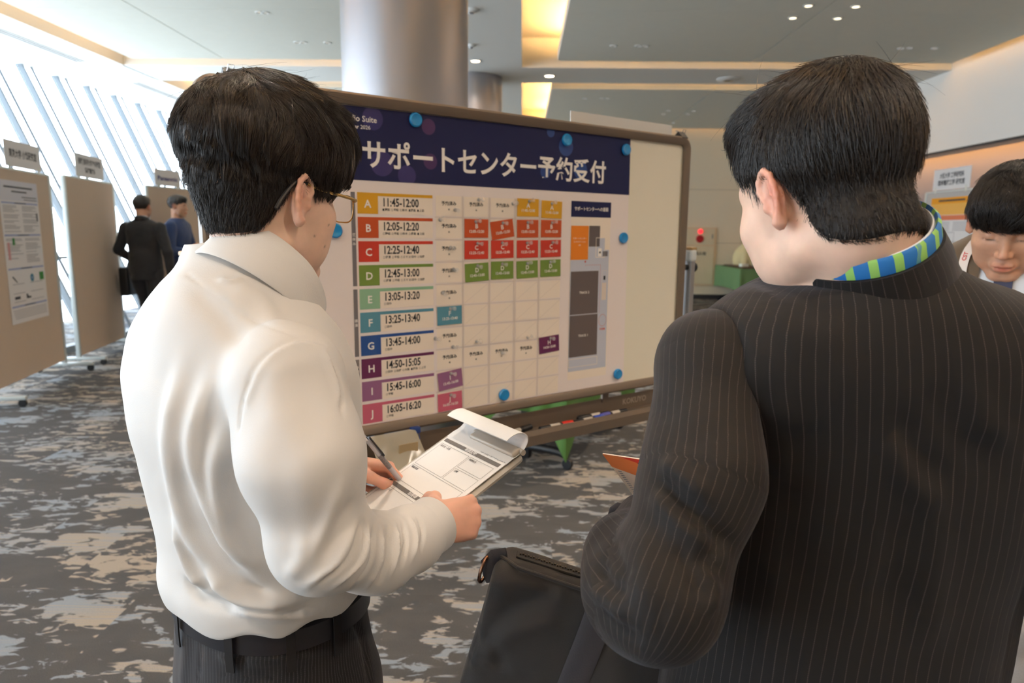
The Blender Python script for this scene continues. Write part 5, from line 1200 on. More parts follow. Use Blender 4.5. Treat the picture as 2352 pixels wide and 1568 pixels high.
    def post(V, Q):
        V = relax(V, Q, 1, .4); N = normals(V, Q)
        bv = BVHTree.FromPolygons(V.tolist(), Q.tolist())
        L_ = lambda pts, n=9: pix_line(bv, pts, n)
        g = [  # picture lines of the folds: points, half width, height
             
            ([(528, 975), (508, 1080), (530, 1200)], .012, .004), ([(528, 930), (500, 1080), (530, 1230), (600, 1310)], .012, .007), ([(478, 860), (450, 1020), (492, 1180), (590, 1330)], .014, .008), ([(420, 830), (395, 1010), (430, 1200), (520, 1340)], .016, .007), ([(455, 1080), (500, 1220), (570, 1310)], .010, -.006),
            ([(405, 1180), (440, 1290), (475, 1350)], .012, .008), ([(475, 1300), (560, 1370), (690, 1385)], .012, .010), ([(420, 1330), (470, 1380), (560, 1400)], .010, -.006), ([(560, 1330), (650, 1392), (745, 1395)], .009, -.006), ([(520, 1395), (640, 1408), (740, 1400)], .010, .007),
            ([(832, 1196), (800, 1285), (722, 1342)], .0045, -.0045), ([(822, 1190), (775, 1290), (700, 1350)], .006, .0042), ([(848, 1205), (832, 1282), (762, 1352)], .0045, .0042), ([(862, 1206), (852, 1290), (806, 1358)], .004, -.0045), ([(880, 1206), (874, 1285), (842, 1352)], .0045, .0045), ([(896, 1206), (896, 1275), (872, 1340)], .0035, -.004), ([(912, 1202), (915, 1262), (898, 1326)], .004, .0042), ([(928, 1197), (936, 1245), (922, 1306)], .0035, -.004), ([(944, 1190), (956, 1235), (946, 1290)], .004, .004), ([(958, 1186), (972, 1222), (966, 1268)], .0032, -.0035),
            ([(812, 1140), (775, 1215), (735, 1290)], .009, -.0035), ([(790, 1090), (752, 1200), (704, 1300)], .010, .0035), ([(700, 1220), (690, 1285), (662, 1325)], .009, .003), ([(655, 1000), (650, 1130), (672, 1260)], .020, -.0018), ([(838, 1195), (842, 1225), (836, 1260)], .0035, -.0045),
            ([(640, 820), (625, 900), (640, 1000)], .018, .002), ([(700, 830), (716, 930), (728, 1060)], .020, -.002), ([(742, 800), (765, 860), (786, 930)], .005, .004), ([(752, 810), (780, 880), (790, 960)], .004, -.004),
            ([(520, 650), (600, 690), (640, 760)], .014, .003), ([(430, 650), (505, 720), (560, 800)], .014, -.003), ([(500, 640), (530, 648), (560, 640)], .005, .004),
        ]
        for pts, w, a in g:
            l = L_(pts, 14)
            if len(l) > 2: V = crease(V, N, l, w * .9, a * ((1.6 if min(q_[0] for q_ in pts) < 600 else 1.35) if w > .0065 else 1.15))
        N = normals(V, Q)
        # sleeve seam and yoke seam
        for pts, w, a in (([(742, 792), (690, 780), (632, 800), (585, 845), (556, 920), (546, 985)], .0025, -.0022), ([(750, 796), (692, 787), (640, 806), (596, 850), (566, 920)], .004, .0016), ([(430, 628), (470, 660), (540, 712), (610, 748), (680, 772)], .0022, -.0016)):
            l = L_(pts, 24)
            if len(l) > 2: V = crease(V, N, l, w, a, False)
        c = vnoise(V, 9.0) * .0026 + vnoise(V, 24.0, 3) * .0012
        return V + N * c[:, None]
    box = (-1.0, .05, .60, 1.42, .72, 1.44)
    sh, Vs, Qs = shape_part('shirt', shirt, box, .0036, M_SHIRT, root, O, post=post, fine=(((m1[0] - .03, wrR[0] + .01, .0026),), ((elR[1] + .02, wrR[1] + .03, .0028),), ((wrR[2] - .06, wrR[2] + .05, .0026),)))
    # cuffs
    for nm, w, ax, r in (('cuff', wrR, unit(wrR - m2), .0385), ('cuff', wrL, unit(wrL - elL), .038)):
        c = MB(); c.lathe(w - ax * .055, [(r + .001, 0), (r + .0035, .003), (r + .003, .03), (r + .0025, .066), (r + .001, .068), (r - .002, .066), (r - .003, .02)], 40, axis=ax)
        c.build(nm, M_SHIRT, sh, origin=O)
    # collar: fold-over band leaning on the neck
    n0 = nk1 + upc * .006; f0 = np.array([math.cos(math.radians(50)), math.sin(math.radians(50)), 0]); e1 = unit(f0 - upc * (f0 @ upc)); e2 = np.cross(e1, upc)
    N_ = 64; prof = [(.000, .012), (.000, .040), (.003, .0455), (.008, .043), (.011, .030), (.0135, .008), (.0165, -.012), (.0150, -.014), (.009, .000), (.006, .024)]
    V = []; F = []
    for i in range(N_ + 1):
        a = math.radians(24) + (2 * math.pi - math.radians(48)) * i / N_; fr = max(0, math.cos(a)); back = max(0, -math.cos(a))
        for (dr, h) in prof:
            rad = .066 + dr * (1 + .5 * fr); drop = -.030 * fr ** 1.2 * (1 if h < .02 else .5) - .010 * fr; hh = h * (1 + .12 * back) + drop
            V.append(n0 + (e1 * math.cos(a) * 1.12 + e2 * math.sin(a)) * rad + upc * hh)
    m = len(prof)
    for i in range(N_):
        for j in range(m): F.append((i * m + j, i * m + (j + 1) % m, (i + 1) * m + (j + 1) % m, (i + 1) * m + j))
    F += [tuple(range(m)), tuple(N_ * m + j for j in range(m))[::-1]]
    c = MB().raw(V, F); c.build('collar', M_SHIRT, sh, origin=O, smooth=60)
    # tie: knot and blade down the chest
    M_TIE = mat('tie_plaid', (70, 34, 38), 0.5); t = M_TIE.node_tree; bsd = t.nodes['Principled BSDF']; tc = nd(t, 'ShaderNodeTexCoord'); wv = nd(t, 'ShaderNodeTexChecker'); wv.inputs['Scale'].default_value = 90; wv.inputs[1].default_value = srgb(112, 40, 44); wv.inputs[2].default_value = srgb(36, 30, 40); t.links.new(tc.outputs['Object'], wv.inputs[0]); t.links.new(wv.outputs[0], bsd.inputs['Base Color'])
    kn = n0 + e1 * .088 - upc * .026; sd = np.cross(e1, upc)
    tb = MB(); tb.tube([kn + upc * .016, kn + upc * .004 + e1 * .004, kn - upc * .016], [.019, .0165, .012], 14, flat=(e1, .6))
    pts = bez([kn - upc * .014 + e1 * .002, at(745, 800, .985), at(780, 930, .99), at(775, 1080, 1.0)], 12); tb.tube(pts, [.012 + .02 * (i / 11) for i in range(12)], 10, flat=(e1, .16)); tb.build('tie', M_TIE, root, origin=O)
    # ---------------- trousers and belt
    zb = .900
    TR = Loft([prow(620, 1305, 1.02, .149, .121, .119, AZ, 2.2), prow(624, 1370, 1.03, .152, .124, .122, AZ, 2.2), prow(626, 1425, 1.035, .156, .127, .124, AZ, 2.2), prow(630, 1480, 1.045, .162, .132, .128, AZ, 2.2), prow(634, 1540, 1.055, .170, .142, .132, AZ, 2.2), prow(636, 1640, 1.075, .172, .140, .128, AZ, 2.2), (.60, hip[0], hip[1], .15, .11, .10, AZ, 2.2)])
    def trousers(P):
        d = TR(P)
        for l in (lR, lL): d = smin(d, poly_rc(P, [l[0] - [0, 0, .03], l[1], l[2] - [0, 0, .02]], [.098, .076, .068], .03), .02)
        return smax(d, .05 - P[:, 2], .004)
    def tattr(V): return {'cloth': np.stack([TR.arc(V.astype(np.float32)), V[:, 2], V[:, 0] * 0], 1)}
    def tpost(V, Q):
        V = relax(V, Q, 2, .4); N = normals(V, Q); bv = BVHTree.FromPolygons(V.tolist(), Q.tolist())
        for pts, w, a in (([(470, 1455), (520, 1470), (620, 1482), (720, 1460), (780, 1440)], .0022, -.0022), ([(515, 1470), (540, 1490), (556, 1510)], .008, -.007), ([(520, 1500), (600, 1512), (700, 1500)], .010, .006), ([(520, 1486), (620, 1497), (710, 1485)], .008, -.004), ([(512, 1550), (600, 1562), (720, 1540)], .003, -.004), ([(515, 1556), (600, 1568), (722, 1547)], .004, .003), ([(660, 1470), (668, 1500), (672, 1545)], .0022, -.002), ([(815, 1425), (838, 1480), (850, 1560)], .006, -.006), ([(462, 1440), (462, 1500), (455, 1560)], .0025, -.0025), ([(430, 1440), (426, 1500), (420, 1560)], .014, .004)):
            l = pix_line(bv, pts, 14)
            if len(l) > 2: V = crease(V, N, l, w, a, False)
        return V + N * (vnoise(V, 11.0) * .002)[:, None]
    M_PANTS = pinstripe('trouser_pinstripe', (21, 19, 21), (70, 68, 72), pitch=.0052, width=.22, strength=.42, sheen=.10)
    tr, Vt, Qt = shape_part('trousers', trousers, (O[0] - .32, O[0] + .32, O[1] - .3, O[1] + .3, .04, zb + .06), .007, M_PANTS, root, O, post=tpost, attr=tattr)
    # belt: band following the waist; loops on it
    M_BELT = mat('belt_leather', (26, 25, 32), 0.4)
    def ring(z, grow, n=96):
        p = catmull(TR.z, TR.p, np.array([z]))[0]; a_ = math.radians(p[5]); f_ = np.array([math.cos(a_), math.sin(a_)]); r_ = np.array([math.sin(a_), -math.cos(a_)]); out = []
        for i in range(n):
            w = 2 * math.pi * i / n; c_, s_ = math.cos(w), math.sin(w); b_ = p[3] if s_ > 0 else p[4]; e = 2 / p[6]
            x = (p[2] + grow) * math.copysign(abs(c_) ** e, c_); y = (b_ + grow) * math.copysign(abs(s_) ** e, s_); out.append(np.array([p[0], p[1]]) + r_ * x + f_ * y)
        return out
    V = []; F = []; pr = [(zb - .030, .001), (zb - .028, .005), (zb + .002, .005), (zb + .004, .001)]; n = 96
    for (z, g_) in pr:
        for (x, y) in ring(z, g_, n): V.append((x, y, z))
    for i in range(4):
        for j in range(n): F.append((i * n + j, i * n + (j + 1) % n, ((i + 1) % 4) * n + (j + 1) % n, ((i + 1) % 4) * n + j))
    MB().raw(V, F).build('belt', M_BELT, root, origin=O)
    rr = ring(zb - .012, .009, 96); lo_, hi_ = ring(zb - .05, .006, 96), ring(zb + .012, .006, 96)
    for k in (58, 70, 80, 89, 97 - 1):
        lb = MB(); p, q_, r_ = rr[k % 96], lo_[k % 96], hi_[k % 96]; tn = np.array(rr[(k + 1) % 96]) - np.array(rr[k - 1]); tn = np.append(unit(tn), 0)
        P3 = [np.append(q_, zb - .052), np.append(p, zb - .03), np.append(p, zb + .002), np.append(r_, zb + .012)]; nn = np.cross(tn, [0, 0, 1])
        vv = []
        for t_ in P3: vv += [t_ - tn * .006, t_ + tn * .006]
        vv2 = [v_ + nn * .002 for v_ in vv]; lb.raw(vv + vv2, [(0, 1, 3, 2), (2, 3, 5, 4), (4, 5, 7, 6), (8, 10, 11, 9), (10, 12, 13, 11), (12, 14, 15, 13), (0, 2, 10, 8), (2, 4, 12, 10), (4, 6, 14, 12), (1, 9, 11, 3), (3, 11, 13, 5), (5, 13, 15, 7), (0, 8, 9, 1), (6, 7, 15, 14)]); lb.build('belt_loop', M_PANTS, tr, origin=O, smooth=False)
    for l in (lR, lL):
        a = l[2]
        def shoe(P, a=a): return smax(smin(smin(rc(P, a + fw * -.01 - [0, 0, .03], a + fw * .08 - [0, 0, .035], .043, .04), rc(P, a + fw * .08 - [0, 0, .035], a + fw * .165 - [0, 0, .05], .042, .028), .03), rc(P, a - [0, 0, .02], a + [0, 0, .03], .044, .045), .02), -(P[:, 2] - .004), .004)
        shape_part('shoe', shoe, (a[0] - .1, a[0] + .25, a[1] - .1, a[1] + .25, -.01, .16), .007, M_LEATHER, root, O)
    # ---------------- hair
    def hair_local(q):
        d = ell(q, (0, .002, .074), (.0925, .116, .095)); d = smin(d, ell(q, (.0, -.068, .082), (.066, .046, .046)), .03); d = smin(d, ell(q, (.01, .074, .088), (.062, .054, .052)), .03); d = smin(d, ell(q, (.066, .052, .045), (.018, .036, .030)), .02)
        y = q[:, 1]; zc = np.interp(y, [-.13, -.10, -.06, -.035, -.012, .018, .036, .048, .062, .080, .12], [.052, .046, .036, .034, .036, .022, -.012, -.006, .018, .028, .034])
        d = smax(d, zc - q[:, 2], .010)
        u = ell(q, (0, -.012, .034), (.0770, .0975, .0905)); u = smin(u, ell(q, (0, -.044, -.026), (.052, .040, .046)), .02)
        zl = np.interp(y, [-.12, -.085, -.060, -.040, -.028, -.018, .012, .022, .034, .044, .06], [-.050, -.056, -.052, -.030, -.006, .030, .034, .000, -.026, -.020, .03])
        u = smax(u, zl - q[:, 2], .006); u = smax(u, q[:, 1] - .05, .006)
        return smin(d, u, .008)
    hf = lambda P: near(P, HC + HRm @ np.array([0, -.01, .06]), .25, lambda r: hair_local(wlo(r)) * HS)
    w2 = lambda V: wlo(V.astype(np.float32))
    def hpost(V, Q):
        N = normals(V, Q); q = w2(V); an = np.arctan2(q[:, 0], q[:, 1] + .02) * 1.0
        w = np.array([.0, -.05, .16]); r = q - w; th = np.arctan2(r[:, 0], r[:, 1] * .9 - r[:, 2] * .25); dd = np.linalg.norm(r, axis=1); lowm = np.clip((q[:, 2] + .015) / .03, .25, 1)
        c = np.array([mnoise.noise((math.cos(t) * 6.5 + 1.2 * math.sin(d * 38), math.sin(t) * 6.5, d * 9)) + .55 * mnoise.noise((math.cos(t) * 17, math.sin(t) * 17 + d * 12, d * 16)) for t, d in zip(th, dd)]); c = np.where(c > 0, c * 1.1, c * .9)
        return V + N * (c * .0062 * lowm)[:, None]
    bx = HC + HRm @ np.array([0, -.02, .03])
    hm, Vh, Qh = shape_part('hair', hf, (bx[0] - .16, bx[0] + .16, bx[1] - .16, bx[1] + .16, bx[2] - .17, bx[2] + .19), .0042, HAIRCAP, root, O, post=hpost)
    Nh = normals(Vh, Qh); q = w2(Vh)
    def flow(P):
        q = w2(P); wh = np.array([-.01, -.055, .155]); r = q - wh; r /= np.linalg.norm(r, axis=1, keepdims=True) + 1e-6
        swirl = np.stack([r[:, 1], -r[:, 0], np.zeros(len(q))], 1) * .55 * np.exp(-np.linalg.norm(q - wh, axis=1) / .06)[:, None]
        down = np.array([0, -.10, -1.0]); k = np.clip((.14 - q[:, 2]) / .09, 0, 1)[:, None]; front = np.clip((q[:, 1] - .02) / .06, 0, 1)[:, None]
        v = r * (1 - .6 * k) + swirl + down * k * 1.1 + np.array([.25, .5, -.2]) * front * .6
        n = np.stack([np.sin(q[:, 1] * 90 + q[:, 2] * 40), np.sin(q[:, 0] * 80 + q[:, 2] * 50 + 1), np.sin(q[:, 0] * 70 - q[:, 1] * 60)], 1) * .22
        return (v + n) @ HRm.T
    up_ = q[:, 2] > .036 + .0 * q[:, 1]; up_ |= (q[:, 1] > .005) & (q[:, 2] > -.01); bk = up_ & (q[:, 1] < -.02) & (q[:, 2] < .085); tp_ = up_ & ~bk
    strands('hair_strands', hf, Vh[tp_], Nh[tp_], flow, 20000, .060, .00034, hm, O, HAIR1, steps=7, off=.0010, lift=.010, jit=.20, seed=3, clump=(520, .72))
    strands('hair_strands', hf, Vh[bk], Nh[bk], flow, 6000, .030, .00034, hm, O, HAIR1, steps=6, off=.0010, lift=.009, jit=.22, seed=6, clump=(260, .7))
    lo = ~up_
    strands('hair_nape', hf, Vh[lo], Nh[lo], flow, 4500, .020, .00028, hm, O, HAIR1, steps=5, off=.0010, lift=.005, jit=.2, seed=4)
    # stray hairs on the crown
    top = q[:, 2] > .13
    strands('stray_hairs', hf, Vh[top], Nh[top], flow, 140, .07, .00018, hm, O, HAIR1, steps=7, off=.002, lift=.034, jit=.6, seed=5)
    # eyebrow over the glasses
    wp = lambda x, y, z: HC + HRm @ np.array([x, y, z]) * HS
    for s in (1, -1):
        b = MB(); b.tube([wp(s * .012, .0925, .0205), wp(s * .028, .0895, .0245), wp(s * .046, .074, .0205)], [.0022, .0028, .0012], 8); b.build('eyebrow', HAIR1, root, origin=O)
    # ---------------- glasses
    M_GOLD = mat('gold_wire', (206, 168, 104), 0.22, metal=1.0)
    g0 = wp(0, .118, -.002); go = empty('eyeglasses', g0, 'thin gold rimmed glasses worn by the man in the white shirt', 'glasses')
    lensm = bpy.data.materials.new('lens_glass'); lensm.use_nodes = True; t = lensm.node_tree; t.nodes.remove(t.nodes['Principled BSDF']); a_ = nd(t, 'ShaderNodeBsdfTransparent'); b_ = nd(t, 'ShaderNodeBsdfGlossy'); b_.inputs['Roughness'].default_value = .03; x_ = nd(t, 'ShaderNodeMixShader'); x_.inputs[0].default_value = .14; t.links.new(a_.outputs[0], x_.inputs[1]); t.links.new(b_.outputs[0], x_.inputs[2]); t.links.new(x_.outputs[0], [n for n in t.nodes if n.type == 'OUTPUT_MATERIAL'][0].inputs['Surface'])
    fr = MB()
    for s in (1, -1):
        lp = []
        for i in range(40):
            w = 2 * math.pi * i / 40; cx, cz = math.copysign(abs(math.cos(w)) ** .62, math.cos(w)), math.copysign(abs(math.sin(w)) ** .62, math.sin(w)); x = s * .0345 + .0255 * cx * s; z = -.006 + .0200 * cz; lp.append(wp(x, .1135 - .14 * max(0, abs(x) - .02), z))
        fr.tube(lp, .0011, 8, closed=True)
        l = MB(); l.raw(lp, [tuple(range(40))]); l.build('lens', lensm, go, origin=g0, smooth=False)
        h = wp(s * .0605, .1065, .006); tp = bez([h, wp(s * .071, .102, .0075), wp(s * .0775, .070, .011), wp(s * .079, .030, .016), wp(s * .0800, .002, .022)], 16); tm = MB(); tm.tube(tp, .0013, 8, flat=((0, 0, 1), 1.6)); temple = tm.build('temple', M_GOLD, go, origin=g0)
        tt = MB(); tt.tube(bez([wp(s * .0800, .002, .022), wp(s * .0800, -.018, .022), wp(s * .078, -.036, .002), wp(s * .077, -.046, -.014)], 12), [.0018] * 3 + [.0028] * 9, 8); tt.build('temple_tip', M_BLACKP, temple, origin=g0)
    fr.tube(bez([wp(-.0095, .1135, .002), wp(-.004, .117, .005), wp(.004, .117, .005), wp(.0095, .1135, .002)], 8), .0011, 8); fr.build('frame', M_GOLD, go, origin=g0)
    # ---------------- clipboard with the form
    def C(x, y, h=0.0): return BTL + bw * x - bl * y + bn * h          # x to the right, y down from the clip, h above
    WB, LB = .200, .284; co = empty('clipboard', C(WB / 2, LB / 2), 'grey clipboard with a white form held by the man in the white shirt', 'clipboard'); CO_ = C(WB / 2, LB / 2)
    pts = []
    for (cx, cy, a0) in ((WB - .012, .012, 0), (.012, .012, 90), (.012, LB - .012, 180), (WB - .012, LB - .012, 270)):
        for k in range(5): a = math.radians(a0 + 90 * k / 4); pts.append(C(cx + .012 * math.cos(a), cy - .012 * math.sin(a), -.006))
    MB().prism(pts, bn * .004).build('backing', mat('clipboard_grey', (176, 170, 160), 0.45), co, origin=CO_, smooth=30)
    mc = MB(); mc.box(C(WB * .62, .004, .004), (.13, .020, .009), R=np.stack([bw, bl, bn], 1), bev=.005, seg=3); mc.tube([C(WB * .62 - .07, -.004, .002), C(WB * .62 + .07, -.004, .002)], .005, 10); mc.build('clip', mat('clip_plastic', (190, 182, 170), 0.4), co, origin=CO_)
    px0, px1, py0, py1 = .010, .188, .018, .276
    FS = Sheet(C(0, 0, 0), bw, -bl * 1.0, bn); FS.v = -bl; lp = mat('form_paper', (238, 236, 234), 0.6); gr = mat('form_grey', (108, 106, 106), 0.6); li = mat('form_line', (150, 150, 150), 0.6)
    class F2(Sheet):
        pass
    S = Sheet(C(0, 0, 0), bw, bl, bn); Yf = lambda y: -y
    bd = MB(); bd.prism([C(px0, py0, .0005), C(px1, py0, .0005), C(px1, py1, .0005), C(px0, py1, .0005)], bn * .0012)
    h = .0021
    def bar(x0, y0, x1, y1, mi): S.rect(x0, -y1, x1, -y0, mi, h)
    def ln(x0, y0, x1, y1): S.line(x0, -y0, x1, -y1, .0007, 2, h)
    def boxl(x0, y0, x1, y1): ln(x0, y0, x1, y0); ln(x1, y0, x1, y1); ln(x1, y1, x0, y1); ln(x0, y1, x0, y0)
    bar(.014, .0345, .182, .0425, 1); S.text('相談記録', .098, -.0385, .0085, 0, h + .0004, bold=.02); S.text('CST 技術サポートセンター', .150, -.0285, .0058, 3, h, bold=.01)
    boxl(.018, .048, .106, .108); boxl(.110, .048, .178, .076); boxl(.110, .080, .178, .108); boxl(.018, .112, .178, .150)
    for (tx, x, y) in (('会社名・氏名', .021, .053), ('相談担当', .113, .053), ('日時', .113, .085), ('相談内容', .021, .117)): S.text(tx, x, -y, .0052, 3, h, align='LEFT', bold=.01)
    bar(.014, .157, .182, .165, 1); S.text('回答欄', .098, -.161, .0085, 0, h + .0004, bold=.02); boxl(.018, .170, .178, .268); S.text('回答・メモ', .021, -.175, .0052, 3, h, align='LEFT', bold=.01)
    S.build('form', [lp, gr, li, M_INK], co, origin=CO_, base=bd)
    # sheets folded back over the clip
    rl = MB(); pr = []
    for i in range(22):
        a = -.35 + (math.pi * 1.22) * i / 21; pr.append((.004 - .026 * math.sin(a) * 1.1, .0195 - .0185 * math.cos(a)))
    pr = [(.030, .0016)] + pr
    pin_ = [(y, hh) for (y, hh) in pr]; V = []; F = []
    for (x) in (px0 - .002, px1 + .002):
        for (y, hh) in pin_: V.append(C(x, y, hh))
        for (y, hh) in pin_: V.append(C(x, y * .97 + .0006, hh * .96 + .0005))
    m = len(pin_)
    for i in range(m - 1):
        F += [(i, i + 1, 2 * m + i + 1, 2 * m + i), (m + i + 1, m + i, 3 * m + i, 3 * m + i + 1), (i + 1, i, m + i, m + i + 1), (2 * m + i, 2 * m + i + 1, 3 * m + i + 1, 3 * m + i)]
    F += [(0, 2 * m, 3 * m, m), (m - 1, 2 * m - 1, 4 * m - 1, 3 * m - 1)]
    rl.raw(V, F); rl.build('folded_sheets', lp, co, origin=CO_, smooth=50)
    # ---------------- pen
    p0, p1 = at(835, 1000, 1.105), at(886, 1062, 1.135); ax = unit(p1 - p0); Lp = .142; po = empty('ballpoint_pen', p0, 'clear ballpoint pen with a black clip held over the clipboard', 'pen')
    b = MB(); b.lathe(p0, [(.0028, .010), (.0040, .013), (.0041, .05), (.0043, .10), (.0038, .118), (.0016, Lp - .004), (.0008, Lp)], 16, axis=ax); b.build('barrel', mat('pen_clear', (200, 198, 204), 0.2, alpha=.75), po, origin=p0)
    b = MB(); b.lathe(p0, [(.0028, -.008), (.0030, -.007), (.0030, .010), (.0024, .011)], 12, axis=ax); b.build('push_button', M_CHROME, po, origin=p0)
    sidev = unit(np.cross(ax, CF)); b = MB(); b.box(p0 + ax * .03 - CF * .002 + sidev * .0062, (.0022, .044, .0052), R=np.stack([sidev, ax, np.cross(sidev, ax)], 1), bev=.0008); b.build('pocket_clip', M_BLACKP, po, origin=p0)
    b = MB(); b.lathe(p0, [(.0043, .046), (.0045, .047), (.0045, .076), (.0043, .077)], 16, axis=ax); b.build('printed_band', mat('pen_print', (120, 116, 120), .5, var=.6, vscale=400), po, origin=p0)
main_man()

# ================================================================ the man in the pinstripe suit, seen from behind
M_STRIPE = pinstripe('suit_pinstripe', (17, 13, 13), (84, 76, 72), pitch=.0096, width=.065, strength=.42, sheen=.12)
M_COLLARW = mat('shirt_white', (226, 226, 228), 0.6)
def collar_band(n0, up, fwd, r, prof, gap, stretch=1.05, frdrop=.03, N_=56):
    e1 = unit(fwd - up * (fwd @ up)); e2 = np.cross(e1, up); V = []; F = []
    for i in range(N_ + 1):
        a = math.radians(gap) + (2 * math.pi - 2 * math.radians(gap)) * i / N_; fr = max(0, math.cos(a))
        for (dr, h) in prof: V.append(n0 + (e1 * math.cos(a) * stretch + e2 * math.sin(a)) * (r + dr) + up * (h - frdrop * fr))
    m = len(prof)
    for i in range(N_):
        for j in range(m): F.append((i * m + j, i * m + (j + 1) % m, (i + 1) * m + (j + 1) % m, (i + 1) * m + j))
    return V, F + [tuple(range(m)), tuple(N_ * m + j for j in range(m))[::-1]], e1, e2
def suit_man():
    AZ = 84
    rows = [prow(1995, 592, .755, .050, .050, .052, AZ, 2.0), prow(1994, 618, .757, .085, .066, .078, AZ, 2.0), prow(1992, 668, .765, .136, .088, .104, AZ, 2.1), prow(1988, 752, .775, .182, .110, .122, AZ, 2.2), prow(1985, 880, .785, .200, .125, .128, AZ, 2.3),
            prow(1980, 1020, .795, .196, .125, .126, AZ, 2.3), prow(1962, 1200, .81, .186, .120, .118, AZ, 2.3), prow(1925, 1390, .83, .186, .120, .118, AZ, 2.3), prow(1890, 1568, .85, .196, .128, .126, AZ, 2.3)]
    r9 = rows[-1]; rows += [(r9[0] - .16, r9[1] - .01, r9[2] + .01, .204, .135, .135, AZ, 2.3)]
    torso = Loft(rows); hz = rows[-1][0] + .01
    hip = np.array([r9[1], r9[2] + .01, r9[0] - .05]); O = np.array([hip[0], hip[1], 0])
    shL = at(1634, 838, .75); shR = at(2390, 830, .74); midU = at(1614, 1090, .70); elL = at(1520, 1375, .665); m1 = at(1452, 1290, .75); wrL = at(1490, 1195, .88)
    elR = at(2560, 1330, .70); wrR = at(2500, 1330, .92)
    armL = [shL, midU, elL, m1, wrL]; armR = [shR, elR, wrR]
    HRm = head_R(113, 15, 6); HS = .93; earp = at(1783, 458, .69); HC = earp - HRm @ np.array([-.080, -.012, -.002]) * HS
    wlo = lambda P: ((P - HC.astype(np.float32)) @ HRm.astype(np.float32) / HS).astype(np.float32)
    nk1 = at(2004, 648, .74); nk0 = HC + HRm @ np.array([0, -.030, -.045])
    upc = unit(.72 * unit(nk0 - nk1) + .28 * np.array([0, 0, 1.0])); fwd = np.array([math.cos(math.radians(100)), math.sin(math.radians(100)), 0])
    dL = unit(at(1502, 1118, .97) - wrL); oL = unit(np.array([-.8, .1, .55])); oL = unit(oL - dL * (oL @ dL)); rL = np.cross(dL, oL); HLm = np.stack([rL, dL, oL], 1)
    wll = lambda P: ((P - wrL.astype(np.float32)) @ HLm.astype(np.float32) / .9).astype(np.float32)
    dR = unit(np.array([-.3, 1, .1])); oR = unit(np.array([.8, .2, .5])); oR = unit(oR - dR * (oR @ dR)); rR = -np.cross(dR, oR); HRr = np.stack([rR, dR, oR], 1)
    wrl = lambda P: ((P - wrR.astype(np.float32)) @ HRr.astype(np.float32) / .9).astype(np.float32)
    pose = {'curl': [(40, 50, 25), (46, 56, 28), (50, 60, 30), (56, 62, 32)], 'thumb': [(.030, .026, -.014), (.043, .058, -.026), (.038, .086, -.034), (.028, .108, -.036)]}
    fw = np.array([math.cos(math.radians(AZ)), math.sin(math.radians(AZ)), 0]); rt = np.array([fw[1], -fw[0], 0])
    legs = [[hip + rt * s * .09, np.array([hip[0] + rt[0] * s * .1, hip[1] + rt[1] * s * .1 + .01, .46]), np.array([hip[0] + rt[0] * s * .11, hip[1] + rt[1] * s * .11, .075])] for s in (-1, 1)]
    def body(P):
        d = torso(P, -.02); d = smin(d, near(P, HC, .17, lambda q: head_f(wlo(q)) * HS), .012); d = smin(d, rc(P, nk0, nk1, .056, .058), .022)
        for a, r in ((armL, [.05, .045, .04, .034, .026]), (armR, [.05, .04, .026])): d = smin(d, poly_rc(P, a, r, .02), .02)
        d = smin(d, near(P, wrL + dL * .06, .16, lambda q: hand_f(wll(q), pose) * .9), .012); d = smin(d, near(P, wrR + dR * .06, .16, lambda q: hand_f(wrl(q), pose) * .9), .012)
        for l in legs: d = smin(d, poly_rc(P, l, [.08, .05, .036], .02), .03); d = smin(d, rc(P, l[2] - [0, 0, .02], l[2] + fw * .13 - [0, 0, .045], .034, .026), .02)
        return d
    V, Q = sdf_mesh(body, axis_grid(-.05, 1.0, .012, ((HC[0] - .11, HC[0] + .10, .003), (wrL[0] - .05, wrL[0] + .05, .004))), axis_grid(.4, 1.25, .012, ((HC[1] - .11, HC[1] + .11, .003), (wrL[1], wrL[1] + .12, .004))), axis_grid(0, 1.66, .014, ((HC[2] - .13, HC[2] + .06, .003), (wrL[2] - .04, wrL[2] + .06, .004))))
    q = wlo(V.astype(np.float32)); tint = np.zeros((len(V), 3)); ear = np.exp(-((np.abs(q[:, 0]) - .088) / .016) ** 2 - ((q[:, 2] - .004) / .04) ** 2 - ((q[:, 1] + .014) / .03) ** 2); tint[:, 0] = np.clip(ear * .85, 0, 1)
    root = tag(link('person', np_mesh('person', V - O, Q, {'tint': tint}), SKIN1, loc=O, smooth=75), 'man in a dark pinstripe suit seen from behind, head bowed to the left', 'person')
    # ---------------- jacket: body and two sleeves
    def jb(P):
        d = torso(P); d = smin(d, rc(P, shL * .82 + shR * .18 + [0, 0, .0], shR * .82 + shL * .18, .062, .062), .05)
        for sh in (shL, shR): d = smin(d, rc(P, sh + [0, 0, -.004], sh * .75 + torso_c * .25, .058, .070), .03)
        d = smax(d, hz - P[:, 2], .004)
        for a in (armL, armR):
            # armhole: the jacket body stops where the sleeve begins
            s0 = np.asarray(a[0]); inw = unit((torso_c - s0) * [1, 1, .25]); d = smax(d, -((P - (s0 + inw * .004).astype(np.float32)) @ inw.astype(np.float32)) - .035 * np.clip((1.30 - P[:, 2]) / .2, 0, 1), .008)
        ucut = unit(upc + np.array([0, 0, .8])); nz = (P - (nk1 + ucut * .022).astype(np.float32)) @ ucut.astype(np.float32); rr_ = np.linalg.norm(P - (nk1 + ucut * .03).astype(np.float32), axis=1)
        d = smin(d, rc(P, nk1 - upc * .05, nk1 + upc * .012, .082, .063), .03)
        return np.where(rr_ < .12, smax(d, nz, .006), d)
    torso_c = at(1985, 800, .78)
